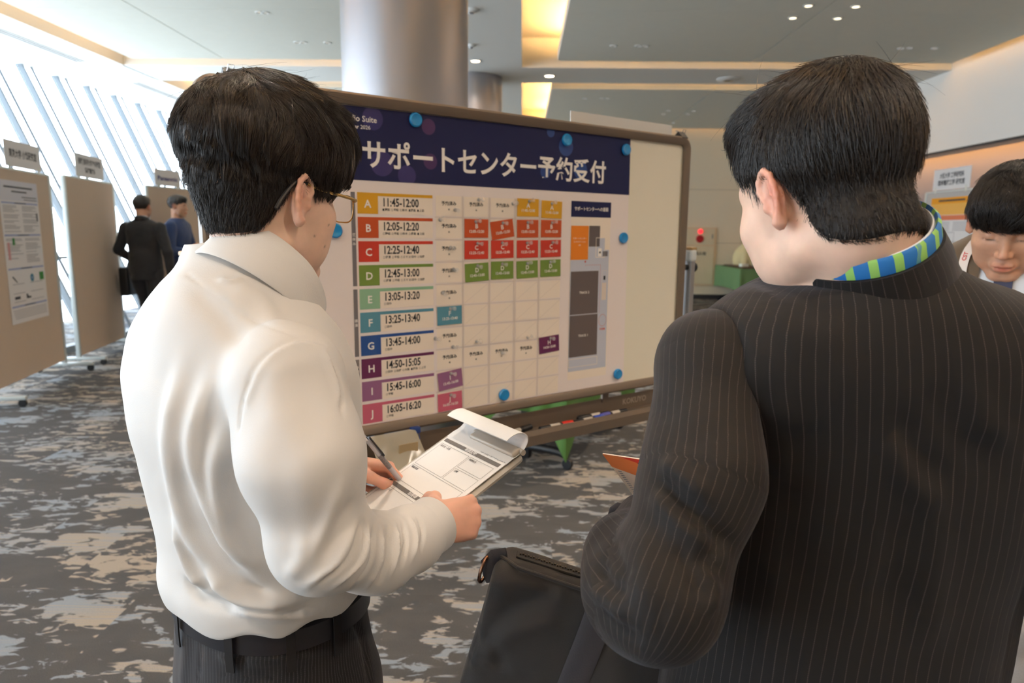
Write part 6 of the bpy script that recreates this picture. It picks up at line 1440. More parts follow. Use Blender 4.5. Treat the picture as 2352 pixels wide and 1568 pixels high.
    def jattr(V): return {'cloth': np.stack([torso.arc(V.astype(np.float32)), V[:, 2], V[:, 0] * 0], 1)}
    def jpost(V, Q):
        V = relax(V, Q, 2, .4); N = normals(V, Q); bv = BVHTree.FromPolygons(V.tolist(), Q.tolist())
        for pts, w, a in (([(1990, 700), (1985, 1000), (1975, 1300), (1960, 1560)], .0016, -.0012), ([(1712, 1000), (1705, 1200), (1700, 1400), (1700, 1560)], .0018, -.002), ([(2060, 930), (2110, 1040), (2200, 1120)], .014, -.006), ([(2040, 1000), (2090, 1100), (2170, 1180)], .012, .005), ([(2150, 880), (2200, 1000), (2290, 1080)], .016, -.005), ([(2230, 860), (2260, 960), (2330, 1020)], .014, .004),
                          ([(1790, 900), (1800, 1010), (1790, 1120)], .018, .004), ([(1840, 960), (1836, 1080), (1820, 1200)], .018, -.004), ([(2080, 1180), (2050, 1320), (2060, 1480)], .020, -.005), ([(2160, 1180), (2140, 1320), (2150, 1500)], .018, .004), ([(1740, 1080), (1800, 1220), (1830, 1400)], .02, -.004), ([(1900, 1330), (2000, 1360), (2120, 1350)], .016, -.003), ([(1760, 720), (1850, 760), (1960, 770)], .02, .003)):
            l = pix_line(bv, pts, 16)
            if len(l) > 2: V = crease(V, N, l, w, a)
        return V + N * (vnoise(V, 8.0) * .003 + vnoise(V, 22.0, 5) * .0012)[:, None]
    ja, Vj, Qj = shape_part('jacket', jb, (.10, .80, .55, 1.02, hz - .03, 1.44), .0065, M_STRIPE, root, O, post=jpost, attr=jattr)
    for nm, a, r, ref in (('sleeve', armL, [.058, .058, .054, .048, .041], (-.3, -.6, .2)), ('sleeve', armR, [.062, .056, .040], (.3, -.6, .2))):
        def sf(P, a=a, r=r):
            d = poly_rc(P, a, r, .03); d = smin(d, ell(P, np.asarray(a[0]) + [0, 0, .006], (.056, .058, .050)), .02)
            if len(a) == 5: d = smin(d, ell(P, elL * .6 + m1 * .4 + np.array([-.012, -.005, -.01]), (.055, .055, .05)), .03)
            ax = unit(np.asarray(a[-1]) - np.asarray(a[-2])).astype(np.float32); d = smax(d, (P - np.asarray(a[-1], np.float32)) @ ax, .003)
            s0 = np.asarray(a[0]); inw = unit((torso_c - s0) * [1, 1, .25]); return smax(d, ((P - (s0 + inw * .016).astype(np.float32)) @ inw.astype(np.float32)) - .030 * np.clip((1.30 - P[:, 2]) / .2, 0, 1), .010)
        def spost(V, Q):
            V = relax(V, Q, 2, .4); N = normals(V, Q); bv = BVHTree.FromPolygons(V.tolist(), Q.tolist())
            for pts, w, am in (([(1505, 1085), (1560, 1150), (1640, 1220), (1690, 1260)], .009, -.010), ([(1500, 1120), (1560, 1190), (1650, 1260)], .012, .009), ([(1515, 1060), (1560, 1090), (1640, 1150)], .010, .006), ([(1660, 1240), (1620, 1290), (1660, 1320)], .008, -.006), ([(1600, 1300), (1640, 1350), (1620, 1420)], .010, .006), ([(1680, 960), (1620, 1090), (1570, 1260), (1520, 1420), (1480, 1530)], .0018, -.0018), ([(1370, 1290), (1400, 1340), (1450, 1360)], .008, -.007), ([(1350, 1330), (1400, 1390), (1440, 1420)], .009, .006), ([(1400, 1230), (1420, 1290), (1450, 1330)], .009, -.006), ([(1365, 1380), (1420, 1440), (1480, 1480)], .010, -.005), ([(1500, 900), (1560, 1000), (1640, 1020)], .016, -.003), ([(1540, 1250), (1590, 1310), (1600, 1380)], .010, -.005), ([(1470, 1200), (1480, 1300), (1470, 1400)], .014, .004)):
                l = pix_line(bv, pts, 16)
                if len(l) > 2: V = crease(V, N, l, w, am)
            return V + N * (vnoise(V, 10.0) * .0024 + vnoise(V, 26.0, 5) * .0011)[:, None]
        A_ = np.array(a); lo = A_.min(0) - .1; hi = A_.max(0) + .1
        shape_part(nm, sf, (lo[0], hi[0], lo[1], hi[1], lo[2], hi[2]), .006, M_STRIPE, ja, O, post=spost, attr=lambda V, a=a, ref=ref: {'cloth': sleeve_attr(V, a, ref)})
    prof = [(.002, -.010), (-.002, .034), (.000, .045), (.005, .045), (.010, .026), (.013, .002), (.019, -.020), (.021, -.032), (.018, -.034), (.008, -.024)]
    Vc, Fc, e1, e2 = collar_band(nk1 + upc * .002, upc, fwd, .0645, prof, 24, 1.08)
    o = MB().raw(Vc, Fc).build('collar', M_STRIPE, ja, origin=O, smooth=60)
    me = o.data; at_ = me.attributes.new('cloth', 'FLOAT_VECTOR', 'POINT'); co = np.array([v.co for v in me.vertices]); cc = co + O - nk1; an = np.arctan2(cc @ e2, cc @ e1); at_.data.foreach_set('vector', np.stack([an * .075, cc @ upc, an * 0], 1).astype(np.float32).ravel())
    Vc, Fc, _, _ = collar_band(nk1 + upc * .016, upc, fwd, .0585, [(0, 0), (0, .046), (.002, .049), (.004, .047), (.005, .0)], 22, 1.08); MB().raw(Vc, Fc).build('shirt_collar', M_COLLARW, root, origin=O, smooth=60)
    # lanyard round the neck: blue and green ribbon
    m = bpy.data.materials.new('ribbon_blue_green'); m.use_nodes = True; t = m.node_tree; b = t.nodes['Principled BSDF']; a_ = nd(t, 'ShaderNodeAttribute', attribute_name='cloth'); sp = nd(t, 'ShaderNodeSeparateXYZ'); t.links.new(a_.outputs['Vector'], sp.inputs[0]); fr = nd(t, 'ShaderNodeMath', operation='FRACT'); t.links.new(sp.outputs[0], fr.inputs[0])
    rp = nd(t, 'ShaderNodeValToRGB'); rp.color_ramp.interpolation = 'CONSTANT'; rp.color_ramp.elements[0].color = srgb(24, 104, 176); rp.color_ramp.elements[1].position = .62; rp.color_ramp.elements[1].color = srgb(140, 190, 96); t.links.new(fr.outputs[0], rp.inputs[0]); t.links.new(rp.outputs[0], b.inputs['Base Color']); b.inputs['Roughness'].default_value = .6
    Vc, Fc, e1, e2 = collar_band(nk1 + upc * .022, upc, fwd, .0640, [(-.001, .026), (-.001, .042), (.001, .045), (.0035, .042), (.003, .026)], 34, 1.08, .03, 80)
    o = MB().raw(Vc, Fc).build('lanyard', m, root, origin=O, smooth=60); me = o.data; at_ = me.attributes.new('cloth', 'FLOAT_VECTOR', 'POINT'); co = np.array([v.co for v in me.vertices]); cc = co + O - nk1; an = np.arctan2(cc @ e2, cc @ e1); at_.data.foreach_set('vector', np.stack([an * 3.2, an * 0, an * 0], 1).astype(np.float32).ravel())
    # ---------------- trousers, shoes
    TL = Loft([(hz + .06, hip[0], hip[1], .170, .115, .110, AZ, 2.2), (hz - .03, hip[0], hip[1], .182, .125, .118, AZ, 2.2), (.55, hip[0], hip[1], .17, .12, .11, AZ, 2.2)])
    def trf(P):
        d = TL(P)
        for l in legs: d = smin(d, poly_rc(P, [l[0] - [0, 0, .03], l[1], l[2] - [0, 0, .02]], [.10, .078, .07], .03), .02)
        return smax(d, .05 - P[:, 2], .004)
    shape_part('trousers', trf, (O[0] - .32, O[0] + .32, O[1] - .3, O[1] + .3, .04, hz + .08), .010, M_STRIPE, root, O, attr=lambda V: {'cloth': np.stack([TL.arc(V.astype(np.float32)), V[:, 2], V[:, 0] * 0], 1)})
    for l in legs:
        a = l[2]
        def shoe(P, a=a): return smax(smin(smin(rc(P, a - fw * .01 - [0, 0, .03], a + fw * .08 - [0, 0, .035], .043, .04), rc(P, a + fw * .08 - [0, 0, .035], a + fw * .165 - [0, 0, .05], .042, .028), .03), rc(P, a - [0, 0, .02], a + [0, 0, .03], .044, .045), .02), -(P[:, 2] - .004), .004)
        shape_part('shoe', shoe, (a[0] - .1, a[0] + .2, a[1] - .1, a[1] + .25, -.01, .16), .008, M_LEATHER, root, O)
    # ---------------- hair: cropped at the sides, longer on top
    def hl(q):
        d = ell(q, (0, -.010, .048), (.0800, .1005, .0925)); d = smin(d, ell(q, (0, .040, .098), (.056, .060, .036)), .03); d = smin(d, ell(q, (0, -.055, .06), (.066, .054, .062)), .03); y = q[:, 1]
        zc = np.interp(y, [-.13, -.09, -.05, -.02, .03, .06, .075, .12], [.0, -.004, .012, .026, .034, .040, .050, .052]); d = smax(d, zc - q[:, 2], .012)
        u = ell(q, (0, -.012, .034), (.0768, .0978, .0905)); u = smin(u, ell(q, (0, -.044, -.052), (.053, .041, .058)), .02); zl = np.interp(y, [-.12, -.085, -.060, -.040, -.028, -.018, .012, .022, .036, .05], [-.064, -.068, -.060, -.040, -.014, .030, .034, .000, -.030, .02]); u = smax(u, zl - q[:, 2], .006); u = smax(u, y - .052, .006)
        return smin(d, u, .012)
    def nape(r):
        q = wlo(r); u = rc(r, nk0, nk1, .0595, .062); u = smax(u, (np.interp(q[:, 1], [-.12, -.08, -.05, -.03], [-.062, -.066, -.058, -.035]) - q[:, 2]) * HS, .006); u = smax(u, (q[:, 1] + .012) * HS, .01); u = smax(u, (q[:, 2] - .0) * HS, .01)
        return smin(hl(q) * HS, u, .012)
    hf = lambda P: near(P, HC + HRm @ np.array([0, -.02, .01]), .25, nape); bx = HC + HRm @ np.array([0, -.02, .03])
    hm, Vh, Qh = shape_part('hair', hf, (bx[0] - .16, bx[0] + .16, bx[1] - .16, bx[1] + .16, bx[2] - .17, bx[2] + .15), .005, HAIRCAP, root, O)
    Nh = normals(Vh, Qh); q = wlo(Vh.astype(np.float32))
    def flow(P):
        q = wlo(P.astype(np.float32)); r = q - np.array([.008, -.06, .115]); r /= np.linalg.norm(r, axis=1, keepdims=True) + 1e-6; k = np.clip((.10 - q[:, 2]) / .08, 0, 1)[:, None]; v = r * (1 - .5 * k) + np.array([0, -.15, -1.0]) * k
        return (v + np.stack([np.sin(q[:, 1] * 80 + q[:, 2] * 50), np.sin(q[:, 0] * 80), np.sin(q[:, 1] * 70)], 1) * .15) @ HRm.T
    up_ = q[:, 2] > .03
    strands('hair_strands', hf, Vh[up_], Nh[up_], flow, 9000, .045, .00032, hm, O, HAIR1, steps=6, off=.001, lift=.006, jit=.16, seed=13)
    strands('hair_nape', hf, Vh[~up_], Nh[~up_], flow, 7000, .012, .00026, hm, O, HAIR1, steps=4, off=.001, lift=.004, jit=.2, seed=14)
    top = q[:, 2] > .10; strands('stray_hairs', hf, Vh[top], Nh[top], flow, 60, .05, .00018, hm, O, HAIR1, steps=6, off=.002, lift=.035, jit=.6, seed=15)
    for s in (1, -1):
        w3 = lambda x, y, z: HC + HRm @ np.array([x, y, z]) * HS; MB().tube([w3(s * .012, .0925, .0205), w3(s * .028, .0895, .0245), w3(s * .046, .074, .0205)], [.0022, .0028, .0012], 8).build('eyebrow', HAIR1, root, origin=O)
    # ---------------- flyer in his left hand
    c0 = at(1384, 1042, .985); e1 = unit(CR - .03 * CU - .80 * CF); e2 = .6 * CR - .8 * CU + .78 * CF; e2 = unit(e2 - e1 * (e2 @ e1)); nn = np.cross(e2, e1); nn = nn if nn @ (CO - c0) > 0 else -nn
    fo = c0; bd = MB(); W_, H_ = .148, .21; bd.prism([c0, c0 + e1 * W_, c0 + e1 * W_ + e2 * H_, c0 + e2 * H_], -nn * .0015)
    S = Sheet(c0, e1, -e2, nn); S.poly([(0, 0), (0, -.035), (W_, -.105), (W_, 0)], 1, .0004); S.poly([(.03, 0), (W_, -.06), (W_, 0)], 2, .0008); S.text('CST Studio Suite', .052, -.012, .009, 3, .0012, align='LEFT', bold=.02, rot=-.0); S.text('Seminar 2026', .056, -.026, .0055, 3, .0012, align='LEFT')
    for k in range(24): S.rect(.006, -.045 - .006 * k, .012, -.047 - .006 * k, 4, .0004)
    tag(S.build('flyer', [mat('flyer_cream', (246, 226, 206), .5), mat('flyer_orange', (244, 140, 72), .5), mat('flyer_red', (232, 66, 44), .5), mat('flyer_ink', (120, 30, 28), .6), M_INKG], None, origin=fo, base=bd), 'orange and cream flyer held in front of the pinstripe sleeve', 'flyer')
    # ---------------- black business bag on his arm
    M_NYLON = mat('black_nylon', (27, 25, 27), 0.75, bump=.22, bscale=900, sheen=.1); M_WEB = mat('webbing', (42, 42, 50), 0.7, bump=.25, bscale=500)
    tl = math.radians(15); yw = math.radians(-6); ux = np.array([math.cos(tl) * math.cos(yw), math.cos(tl) * math.sin(yw), -math.sin(tl)]); uz = np.array([math.sin(tl), .05, math.cos(tl)]); uz = unit(uz - ux * (uz @ ux)); uy = np.cross(uz, ux)
    T = at(1138, 1290, .91); bw_, bh_, bt_ = .40, .30, .085; RB = np.stack([ux, uy, uz], 1)
    def G(x, y, z): return T + ux * x + uy * y - uz * z            # x along the top, y back, z down
    bo = empty('business_bag', G(bw_ / 2, bt_ / 2, bh_), 'black nylon business bag hanging from the pinstripe man\'s arm', 'bag'); BO_ = G(bw_ / 2, bt_ / 2, bh_)
    cen = G(bw_ / 2, bt_ / 2, bh_ / 2)
    def bagf(P):
        p = (P - cen.astype(np.float32)) @ RB.astype(np.float32); b = np.array([bw_ / 2, bt_ / 2, bh_ / 2], np.float32); r = .022
        bulge = .016 * np.clip(1 - (p[:, 0] / b[0]) ** 2, 0, 1) * np.clip(1 - (p[:, 2] / b[2]) ** 2, 0, 1); q = np.abs(p); q[:, 1] -= bulge
        q = q - (b - r); return np.sqrt((np.maximum(q, 0) ** 2).sum(1)) + np.minimum(q.max(1), 0) - r
    def bpost(V, Q):
        V = relax(V, Q, 1, .4); N = normals(V, Q); bv = BVHTree.FromPolygons(V.tolist(), Q.tolist())
        for pts, w, a in (([(1170, 1300), (1250, 1310), (1350, 1330)], .0022, -.002), ([(1112, 1340), (1090, 1430), (1060, 1530)], .002, -.0022), ([(1135, 1335), (1110, 1430), (1085, 1530)], .004, .0028), ([(1080, 1508), (1160, 1535), (1260, 1562)], .002, -.003), ([(1084, 1516), (1160, 1544), (1250, 1568)], .004, .0025), ([(1120, 1450), (1170, 1400), (1260, 1360)], .014, -.005), ([(1130, 1490), (1180, 1450), (1260, 1430)], .014, .004), ([(1150, 1340), (1200, 1345), (1280, 1370)], .012, .004), ([(1096, 1470), (1130, 1480), (1150, 1520)], .010, -.005)):
            l = pix_line(bv, pts, 14)
            if len(l) > 2: V = crease(V, N, l, w, a, False)
        return V + N * (vnoise(V, 12.0) * .002)[:, None]
    lo = np.array([G(x, y, z) for x in (-.02, bw_ + .02) for y in (-.04, bt_ + .04) for z in (-.02, bh_ + .02)]); mn, mx = lo.min(0), lo.max(0)
    shape_part('bag_body', bagf, (mn[0], mx[0], mn[1], mx[1], mn[2], mx[2]), .006, M_NYLON, bo, BO_, post=bpost)
    z = MB(); z.box(G(bw_ / 2, bt_ * .5, -.0015), (bw_ - .05, .022, .004), R=RB, bev=.0015); zt = z.build('zipper_tape', mat('zip_tape', (20, 19, 20), .6), bo, origin=BO_)
    zz = MB()
    for k in range(90): zz.box(G(.03 + (bw_ - .06) * k / 89, bt_ * .5 + (.0012 if k % 2 else -.0012), -.0042), (.0022, .0045, .0022), R=RB)
    zz.build('zipper_chain', mat('zip_metal', (70, 62, 52), .35, metal=.9), zt, origin=BO_, smooth=False)
    pt = MB(); pt.tube([G(.004, .03, .002), G(.03, .004, .0), G(bw_ / 2, -.002, .001), G(bw_ - .03, .004, .0)], .0028, 8); pt.build('piping', M_NYLON, bo, origin=BO_)
    rg = MB(); rc_ = G(-.012, .03, .028); rg.tube([rc_ + ux * .004 * math.cos(w) + uy * .010 * math.cos(w) * -1 + uz * .019 * math.sin(w) - ux * .008 * math.cos(w) for w in np.linspace(0, 2 * math.pi, 24, endpoint=False)], .0024, 8, closed=True); rg.build('side_ring', mat('antique_ring', (140, 104, 84), .25, metal=1.0), bo, origin=BO_)
    tbm = MB(); tbm.tube([G(.012, .03, -.002), G(-.004, .03, .006), G(-.010, .03, .018), G(-.004, .03, .03), G(.004, .03, .04)], .010, 8, flat=(uy, .3)); tbm.build('ring_tab', M_WEB, bo, origin=BO_)
    for nm, y0, dy in (('handle', -.012, -.004), ('handle', bt_ + .012, .004)):
        hd = MB(); top_ = at(1440, 1180, .86) if y0 < 0 else at(1425, 1168, .93)
        L1 = [G(.135, y0, .30), G(.140, y0 - .003, .16), G(.148, y0 - .002, .04), G(.150, y0 + .01, -.02)]; R1 = [G(.30, y0 + .01, -.02), G(.30, y0, .04), G(.30, y0 - .003, .16), G(.30, y0, .30)]
        ptsL = bez([L1[0], L1[1], L1[2], L1[3]], 16); arc_ = bez([L1[3], L1[3] * .45 + top_ * .55 + np.array([.0, 0, .0]), top_, R1[0] * .45 + top_ * .55, R1[0]], 24)
        hd.tube(ptsL, .019, 10, flat=(uy, .12)); hd.tube(bez(R1, 16), .019, 10, flat=(uy, .12)); hd.tube(arc_, [.017 - .008 * math.sin(math.pi * i / 23) for i in range(24)], 10, flat=(uy, .45)); hd.build(nm, M_WEB, bo, origin=BO_)
suit_man()

# ================================================================ people farther off: one builder, every figure with its own pose and dress
def plain_cloth(name, rgb, rough=.8, sheen=.15, bump=.15): return mat(name, rgb, rough, bump=bump, bscale=300, sheen=sheen)
def person(lab, base, az, H, m_top, m_leg, skin, m_hair, head, arms, legs, top='jacket', step=.011, hfine=.006, hair='short', lean=0.0, hem=.47, collar=True, wide=1.0, tie=None, hairpost=None, nhair=0, hand=None, outer_open=False):
    f = np.array([math.cos(math.radians(az)), math.sin(math.radians(az)), 0]); r = np.array([f[1], -f[0], 0]); up = np.array([0, 0, 1.0]); O = np.array([base[0], base[1], 0.0]); k = H / 1.74
    W = lambda x, y, z: O + r * (x * k * wide) + f * (y * k + lean * max(0, z * k - .9)) + up * (z * k)
    def row(z, a, bf, bb, y=0.0): p = W(0, y, z); return (p[2], p[0], p[1], a * k * wide, bf * k, bb * k, az, 2.2)
    T = Loft([row(.90, .165, .105, .105), row(1.0, .160, .105, .100), row(1.12, .160, .112, .098), row(1.25, .175, .120, .105), row(1.36, .180, .108, .105), row(1.42, .150, .085, .088), row(1.46, .085, .062, .065), row(1.50, .052, .052, .052)])
    HRm = head_R(az + head[0], head[1], head[2] if len(head) > 2 else 0); nk1 = W(0, -.005, 1.45); HC = W(0, .022, 1.595) + np.array([f[0], f[1], 0]) * (.05 * math.sin(math.radians(head[1]))) - up * (.03 * math.sin(math.radians(max(0, head[1]))))
    if len(head) > 3: HC = np.array(head[3])
    HS = k * .99; wlo = lambda P: ((P - HC.astype(np.float32)) @ HRm.astype(np.float32) / HS).astype(np.float32); nk0 = HC + HRm @ np.array([0, -.030, -.045])
    A = []; hands = []
    for s, (el, wr, hd, do) in zip((-1, 1), arms):
        sh = W(s * .185, 0, 1.365); e, w = W(*el), W(*wr); A.append([sh, e, w]); d = unit(r * hd[0] + f * hd[1] + up * hd[2]); o = r * do[0] + f * do[1] + up * do[2]; o = unit(o - d * (o @ d)); rad = np.cross(d, o) * (1 if s < 0 else -1); hands.append((w, d, np.stack([rad, d, o], 1)))
    Lg = [[W(s * .09, 0, .90), W(*kn), W(*an[:3])] for s, (kn, an) in zip((-1, 1), legs)]
    pose = hand or {'curl': [(30, 40, 20), (36, 46, 24), (42, 52, 26), (48, 56, 28)], 'thumb': [(.030, .026, -.014), (.043, .058, -.022), (.040, .086, -.026), (.032, .106, -.028)]}
    fd = [unit(np.array([f[0], f[1], -.0])) for _ in (0, 1)]
    def body(P):
        d = T(P, -.018); d = smin(d, near(P, HC, .17 * k, lambda q: head_f(wlo(q)) * HS), .012); d = smin(d, rc(P, nk0, nk1, .055 * k, .060 * k), .02)
        for a in A: d = smin(d, poly_rc(P, a, [.050 * k, .040 * k, .028 * k], .02), .02)
        for (w, dd, M) in hands: d = smin(d, near(P, w + dd * .06, .16, lambda q: hand_f(((q - w.astype(np.float32)) @ M.astype(np.float32) / (.92 * k)).astype(np.float32), pose) * (.92 * k)), .012)
        for l in Lg: d = smin(d, poly_rc(P, l, [.085 * k, .054 * k, .038 * k], .02), .03); d = smin(d, rc(P, l[2] - [0, 0, .02], l[2] + f * .12 - [0, 0, .045], .034, .026), .02)
        return d
    pts = np.array([p for a in A for p in a] + [p for l in Lg for p in l] + [HC] + [w + d * .19 for w, d, _ in hands]); mn = pts.min(0) - .16; mx = pts.max(0) + .18; mn[2] = -.01
    hx = lambda i: (HC[i] - .11, HC[i] + .11, hfine); V, Q = sdf_mesh(body, axis_grid(mn[0], mx[0], step, (hx(0),)), axis_grid(mn[1], mx[1], step, (hx(1),)), axis_grid(mn[2], mx[2], step * 1.1, ((HC[2] - .13, HC[2] + .1, hfine),)))
    q = wlo(V.astype(np.float32)); tint = np.zeros((len(V), 3)); lip = np.exp(-((q[:, 0] / .020) ** 2 + ((q[:, 2] + .0688) / .0095) ** 2)) * (q[:, 1] > .085); ear = np.exp(-((np.abs(q[:, 0]) - .088) / .016) ** 2 - ((q[:, 2] - .004) / .04) ** 2 - ((q[:, 1] + .014) / .03) ** 2); nose = np.exp(-((q[:, 0] / .016) ** 2 + ((q[:, 2] + .034) / .014) ** 2)) * (q[:, 1] > .09)
    tint[:, 0] = np.clip(lip * .85 + ear * .5 + nose * .22, 0, 1); lash = np.exp(-((np.abs(q[:, 0]) - .031) / .012) ** 2 - ((q[:, 2] + .0028) / .0018) ** 2) * (q[:, 1] > .06); tint[:, 1] = np.clip(lash * 1.0, 0, .9)
    root = tag(link('person', np_mesh('person', V - O, Q, {'tint': tint}), skin, loc=O, smooth=75), lab, 'person')
    # top garment
    hz = hem * 1.74 * k
    def topf(P):
        d = T(P, .010 if top == 'jacket' else .004)
        if top == 'jacket': d = smin(d, rc(P, W(0, .01, 1.0), W(0, .01, hem * 1.74), .15 * k, .168 * k), .06)
        for s_, a in zip((-1, 1), A):
            sl = poly_rc(P, a, [.066 * k, .054 * k, .041 * k], .02); ax = unit(a[2] - a[1]).astype(np.float32); sl = smax(sl, (P - (a[2] + ax * .005).astype(np.float32)) @ ax, .003); d = smin(d, sl, .014)
        nz = (P - (nk1 + up * .012).astype(np.float32))[:, 2]; d = np.where(np.linalg.norm(P - nk1 - up * .03, axis=1) < .11, smax(d, nz, .006), d)
        return smax(d, hz - P[:, 2], .005)
    tm = (np.array([p for a in A for p in a] + [W(.2, .16, .8), W(-.2, -.16, .8), W(-.2, .16, .8), W(.2, -.16, .8)])); lo, hi = tm.min(0) - .1, tm.max(0) + .1
    def tp(V, Q): N = normals(V, Q); return V + N * (vnoise(V, 9.0, base[0]) * .006 + vnoise(V, 21.0, base[1]) * .0025)[:, None]
    tg, _, _ = shape_part('jacket' if top == 'jacket' else 'sweater', topf, (lo[0], hi[0], lo[1], hi[1], hz - .03, 1.47 * k), step * .8, m_top, root, O, post=tp)
    if collar:
        Vc, Fc, _, _ = collar_band(nk1 + up * .004, unit(up + f * .25), f, .060 * k, [(0, .0), (0, .036), (.003, .041), (.007, .034), (.009, .004)], 24, 1.05, .02, 40); MB().raw(Vc, Fc).build('shirt_collar', mat('collar_paleblue', (206, 214, 226), .6), root, origin=O, smooth=60)
    if top == 'jacket':
        Vc, Fc, _, _ = collar_band(nk1 + up * .002, unit(up + f * .3), f, .066 * k, [(0, .0), (0, .026), (.004, .032), (.010, .02), (.020, -.012), (.018, -.016), (.008, .004)], 50, 1.08, .03, 40); MB().raw(Vc, Fc).build('collar', m_top, tg, origin=O, smooth=60)
    def legf(P):
        d = T(P, .004)
        for l in Lg: d = smin(d, poly_rc(P, [l[0] - [0, 0, .03], l[1], l[2] - [0, 0, .015]], [.100 * k, .076 * k, .064 * k], .03), .025)
        return smax(smax(d, P[:, 2] - 1.0 * k, .01), .04 - P[:, 2], .004)
    lp = np.array([p for l in Lg for p in l]); lo, hi = lp.min(0) - .22, lp.max(0) + .22
    shape_part('trousers', legf, (lo[0], hi[0], lo[1], hi[1], .02, 1.03 * k), step, m_leg, root, O, post=tp)
    for l, (kn_, an) in zip(Lg, legs):
        a = l[2]; tilt = an[3] if len(an) > 3 else 0.0; g = unit(f * math.cos(tilt) - up * math.sin(tilt)); h = unit(up * math.cos(tilt) + f * math.sin(tilt))
        def shoe(P): return smax(smin(smin(rc(P, a - g * .02 - h * .03, a + g * .07 - h * .035, .042, .040), rc(P, a + g * .07 - h * .035, a + g * .155 - h * .048, .041, .028), .03), rc(P, a - h * .02, a + h * .03, .043, .044), .02), -((P - (a - h * .071).astype(np.float32)) @ h.astype(np.float32)), .004)
        shape_part('shoe', shoe, (a[0] - .24, a[0] + .24, a[1] - .24, a[1] + .24, -.02, a[2] + .14), .010, M_LEATHER, root, O)
    def hl(q):
        d = ell(q, (0, -.012, .046), (.0830, .104, .096)); d = smin(d, ell(q, (0, .050, .088), (.060, .050, .036)), .03); y = q[:, 1]
        if hair == 'bowl':
            d = smin(d, ell(q, (0, .052, .062), (.076, .056, .052)), .03); zc = np.interp(y, [-.13, -.09, -.05, -.02, .02, .035, .05, .065, .12], [-.03, -.04, -.03, .016, .026, -.012, .004, .026, .031])
        elif hair == 'full':
            d = smin(d, ell(q, (0, -.060, .05), (.074, .056, .064)), .03); zc = np.interp(y, [-.13, -.09, -.05, -.02, .02, .036, .05, .07, .12], [-.04, -.05, -.045, .0, .02, -.01, .01, .034, .038])
        else: zc = np.interp(y, [-.13, -.09, -.05, -.02, .02, .036, .05, .07, .12], [-.05, -.06, -.055, .012, .03, -.005, .02, .048, .056])
        return smax(d, zc - q[:, 2], .008)
    hf = lambda P: near(P, HC + HRm @ np.array([0, -.01, .04]) * HS, .24, lambda t: hl(wlo(t)) * HS); bx = HC + HRm @ np.array([0, -.01, .04])
    def hp(V, Q):
        N = normals(V, Q); q = wlo(V.astype(np.float32)); rr = q - np.array([0, -.05, .125]); th = np.arctan2(rr[:, 0], rr[:, 1] - rr[:, 2] * .2); dd = np.linalg.norm(rr, axis=1)
        return V + N * np.array([(mnoise.noise((math.cos(t) * 7 + 20, math.sin(t) * 7, d * 9)) + .5 * mnoise.noise((math.cos(t) * 18, math.sin(t) * 18, d * 14))) * .005 for t, d in zip(th, dd)])[:, None]
    hm, Vh, Qh = shape_part('hair', hf, (bx[0] - .15, bx[0] + .15, bx[1] - .15, bx[1] + .15, bx[2] - .16, bx[2] + .15), max(hfine, .0045), m_hair, root, O, post=hp)
    if nhair:
        Nh = normals(Vh, Qh)
        def flow(P):
            q = wlo(P.astype(np.float32)); rr = q - np.array([.0, -.045, .12]); rr /= np.linalg.norm(rr, axis=1, keepdims=True) + 1e-6; kk = np.clip((.10 - q[:, 2]) / .08, 0, 1)[:, None]; v = rr * (1 - .4 * kk) + np.array([0, .0, -1.0]) * kk
            return (v + np.stack([np.sin(q[:, 1] * 90 + q[:, 2] * 50), np.sin(q[:, 0] * 90), np.sin(q[:, 1] * 70)], 1) * .18) @ HRm.T
        strands('hair_strands', hf, Vh, Nh, flow, nhair, .055, .00040, hm, O, m_hair, steps=6, off=.001, lift=.012, jit=.22, seed=int(nhair) % 97, clump=(300, .7))
    wp = lambda x, y, z: HC + HRm @ np.array([x, y, z]) * HS
    for s in (1, -1): MB().tube([wp(s * .012, .0925, .0205), wp(s * .028, .0905, .0240), wp(s * .046, .075, .0200)], [.0022, .0030, .0012], 8).build('eyebrow', m_hair, root, origin=O)
    return root, W, O, nk1, f, r, HC, HRm, tg

M_SUITBLK = plain_cloth('suit_black', (34, 33, 36)); M_SUITBRN = plain_cloth('suit_brown', (92, 78, 62)); M_NAVYTOP = plain_cloth('navy_knit', (36, 62, 108)); M_NAVYLEG = plain_cloth('navy_wool', (34, 44, 70))
M_GREYLEG = mat('grey_weave', (164, 164, 166), .8, bump=.5, bscale=420, var=.14, vscale=260)
# the man in black walking away by the boards
root, W, O, *_ = person('man in a black suit walking away past the bare display board', (-4.43, 8.02), 93, 1.81, M_SUITBLK, plain_cloth('trouser_charcoal', (44, 46, 52)), SKIN2, HAIR2, (-6, 0), [((-.27, -.04, 1.12), (-.20, .16, 1.00), (.1, .5, -.5), (-.7, .1, .4)), ((.275, -.05, 1.10), (.285, -.02, .85), (.02, .15, -1), (.9, .1, 0))],
    [((-.09, .16, .50), (-.08, .20, .075)), ((.08, .03, .49), (.07, -.36, .17, .55))], hem=.455)
hand_p = W(.29, .0, .74)
b1 = paper_bag((0, 0, 0), .26, .11, .30, .9, M_KRAFT, 'kraft paper bag hanging from the right hand of the walking man'); b1.location = [float(v) for v in (hand_p + np.array([0, 0, -.39]))]
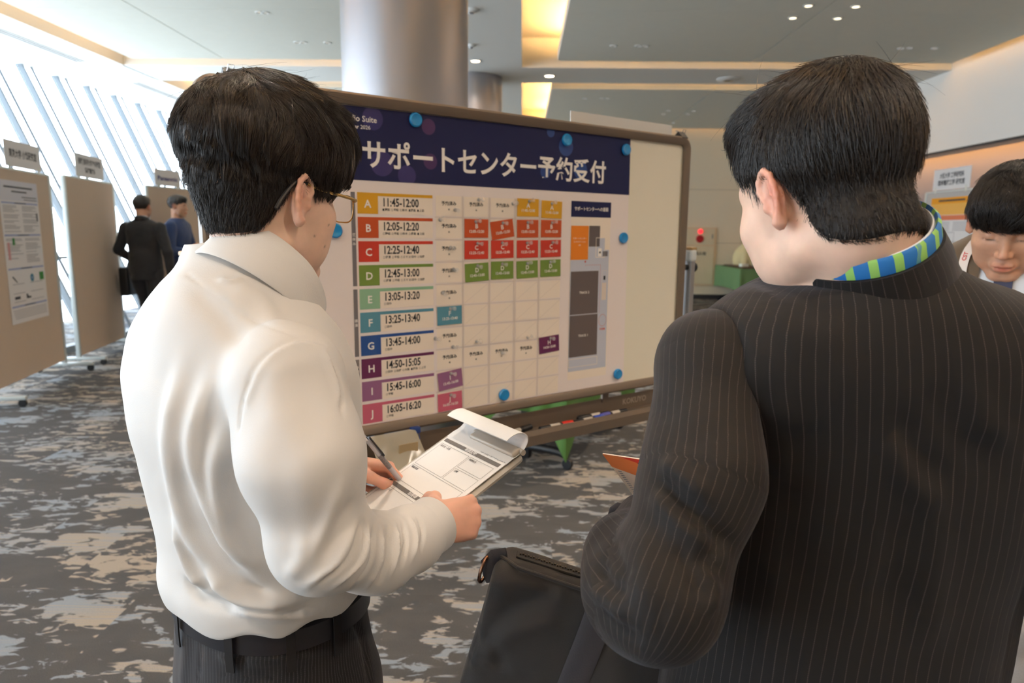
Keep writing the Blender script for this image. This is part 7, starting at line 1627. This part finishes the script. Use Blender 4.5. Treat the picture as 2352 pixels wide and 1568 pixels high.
# shoulder bag on his left side
sbo = W(-.27, .14, .60); o = empty('shoulder_bag', sbo, 'black shoulder bag carried at the left side of the walking man', 'bag'); o.rotation_euler = (0, 0, math.radians(8))
MB().box((0, 0, .17), (.11, .30, .34), bev=.03, seg=4).build('bag_body', M_BLACKP, o); MB().box((-.058, 0, .12), (.02, .22, .18), bev=.008).build('front_pocket', M_BLACKP, o)
MB().tube(bez([(0.03, -.11, .33), (.05, -.10, .40), (.06, 0, .46), (.05, .10, .40), (.03, .11, .33)], 16), .010, 8).build('handle', M_BLACKP, o)
# the man in blue standing behind him
person('man in a dark blue top standing in profile with folded arms by the company sign', (-4.27, 8.52), 2, 1.84, M_NAVYTOP, M_NAVYLEG, SKIN2, HAIR2, (-6, 2), [((-.22, .06, 1.10), (-.02, .24, 1.14), (1, .3, .05), (.1, 1, .2)), ((.25, .02, 1.09), (.06, .24, 1.07), (-1, .3, .05), (-.1, 1, .2))],
    [((-.09, .02, .49), (-.09, -.01, .075)), ((.09, .02, .49), (.10, .0, .075))], top='sweater', hair='full', hem=.50, collar=False)
# the man with the white lanyard reading, right edge
HCl = at(2322, 512, 1.56)
root, W, O, nk1, f, r, HC, HRm, tg = person('man in a brown jacket with a navy tie and white lanyard, reading with bowed head', (HCl[0] + .075, HCl[1] + .085, 0), 229, 1.70, M_SUITBRN, M_GREYLEG, SKIN2, HAIR2, (2, 27, 2, HCl), [((-.27, .02, 1.10), (-.10, .24, 1.05), (.6, .6, .0), (-.2, .3, 1)), ((.27, .02, 1.10), (.10, .24, 1.05), (-.6, .6, .0), (.2, .3, 1))],
    [((-.09, .02, .48), (-.09, -.01, .075)), ((.09, .02, .48), (.10, .0, .075))], hair='bowl', step=.009, hfine=.0032, hem=.43, nhair=9000)
def frontpoint(x, z):
    h = BV_L.ray_cast(Vector(W(x, .8, z)), Vector(-f)); return np.array(h[0]) if h[0] is not None else W(x, .13, z)
BV_L = BVHTree.FromPolygons([tuple(v.co + Vector(O)) for v in tg.data.vertices], [tuple(p.vertices) for p in tg.data.polygons])
def ribbon(pts, w, name, m, lift=.006, parent=None, n=18, wdir=None):
    P = [frontpoint(x, z) + f * lift for x, z in pts]; P = bez(P, n); V = []; F = []
    for i, p in enumerate(P):
        t = unit(P[min(i + 1, n - 1)] - P[max(i - 1, 0)]); s = unit(np.cross(t, f)) * (w[i * len(w) // n] if hasattr(w, '__len__') else w) / 2; V += [p - s, p + s, p + s - f * .004, p - s - f * .004]
    for i in range(n - 1):
        a, b = i * 4, i * 4 + 4
        for j in range(4): F.append((a + j, a + (j + 1) % 4, b + (j + 1) % 4, b + j))
    F += [(0, 1, 2, 3)[::-1], (4 * n - 4, 4 * n - 3, 4 * n - 2, 4 * n - 1)]; return MB().raw(V, F).build(name, m, parent or root, origin=O), P
M_SHIRTB = mat('shirt_pale_blue', (214, 220, 228), .6)
V = []; F = []
zz = np.linspace(1.44, 1.02, 14)
for i, z in enumerate(zz):
    hw = .062 * (1 - i / 13) + .006
    for x in (-hw, -hw * .5, 0, hw * .5, hw): V.append(frontpoint(x, z) + f * .004)
for i in range(13):
    for j in range(4): a = i * 5 + j; F.append((a, a + 1, a + 6, a + 5))
MB().raw(V, F).build('shirt_front', M_SHIRTB, root, origin=O)
M_TIEN = mat('tie_navy', (30, 38, 76), .45, bump=.1, bscale=400)
ribbon([(0, 1.425), (0, 1.38), (0, 1.30), (0, 1.18), (0, 1.04)], [.034, .030, .036, .044, .052, .058], 'tie', M_TIEN, .012)
kb = MB(); kp = frontpoint(0, 1.425) + f * .016; kb.tube([kp + np.array([0, 0, .018]), kp, kp - np.array([0, 0, .02])], [.020, .018, .012], 12, flat=(f, .6)); kb.build('tie_knot', M_TIEN, root, origin=O)
M_LANY = mat('lanyard_white', (232, 226, 220), .55); ly = bpy.data.materials
for sgn in (-1, 1):
    lo_, P_ = ribbon([(sgn * .062, 1.46), (sgn * .085, 1.40), (sgn * .080, 1.30), (sgn * .045, 1.16), (0, 1.04)], .019, 'lanyard', M_LANY, .016)
    for k in (4, 9, 13):
        c = P_[k]; t = unit(P_[k + 1] - P_[k - 1]); sd = unit(np.cross(t, f)); S = Sheet(c + f * .0008, t if t[2] > 0 else -t, np.cross(f, t if t[2] > 0 else -t), f); S.text('CST', 0, 0, .013, 0, .0004, bold=.02); S.build('lettering', [mat('letter_red', (206, 40, 50), .5)], lo_, origin=O)
for sgn in (-1, 1):
    V = []; F = []
    for i, (x0, x1, z) in enumerate(((.050, .075, 1.45), (.050, .110, 1.38), (.052, .118, 1.31), (.045, .090, 1.24), (.030, .060, 1.15), (.012, .03, 1.05))):
        for x in (x0, (x0 + x1) / 2, x1): V.append(frontpoint(sgn * x, z) + f * (.010 if x < x1 else .003))
    for i in range(5):
        for j in range(2): a = i * 3 + j; F.append((a, a + 1, a + 4, a + 3))
    MB().raw(V, F).build('lapel', M_SUITBRN, tg, origin=O)
# the booklet he reads
bk = W(0, .33, 1.06); bo = empty('booklet', bk, 'white booklet held by the man with the white lanyard', 'booklet'); R_ = np.stack([r, unit(f * .8 + np.array([0, 0, .6])), np.cross(r, unit(f * .8 + np.array([0, 0, .6])))], 1)
for s in (-1, 1): MB().box(bk + r * s * .075, (.148, .21, .003), R=R_).build('page', M_PAPER, bo, origin=bk, smooth=False)
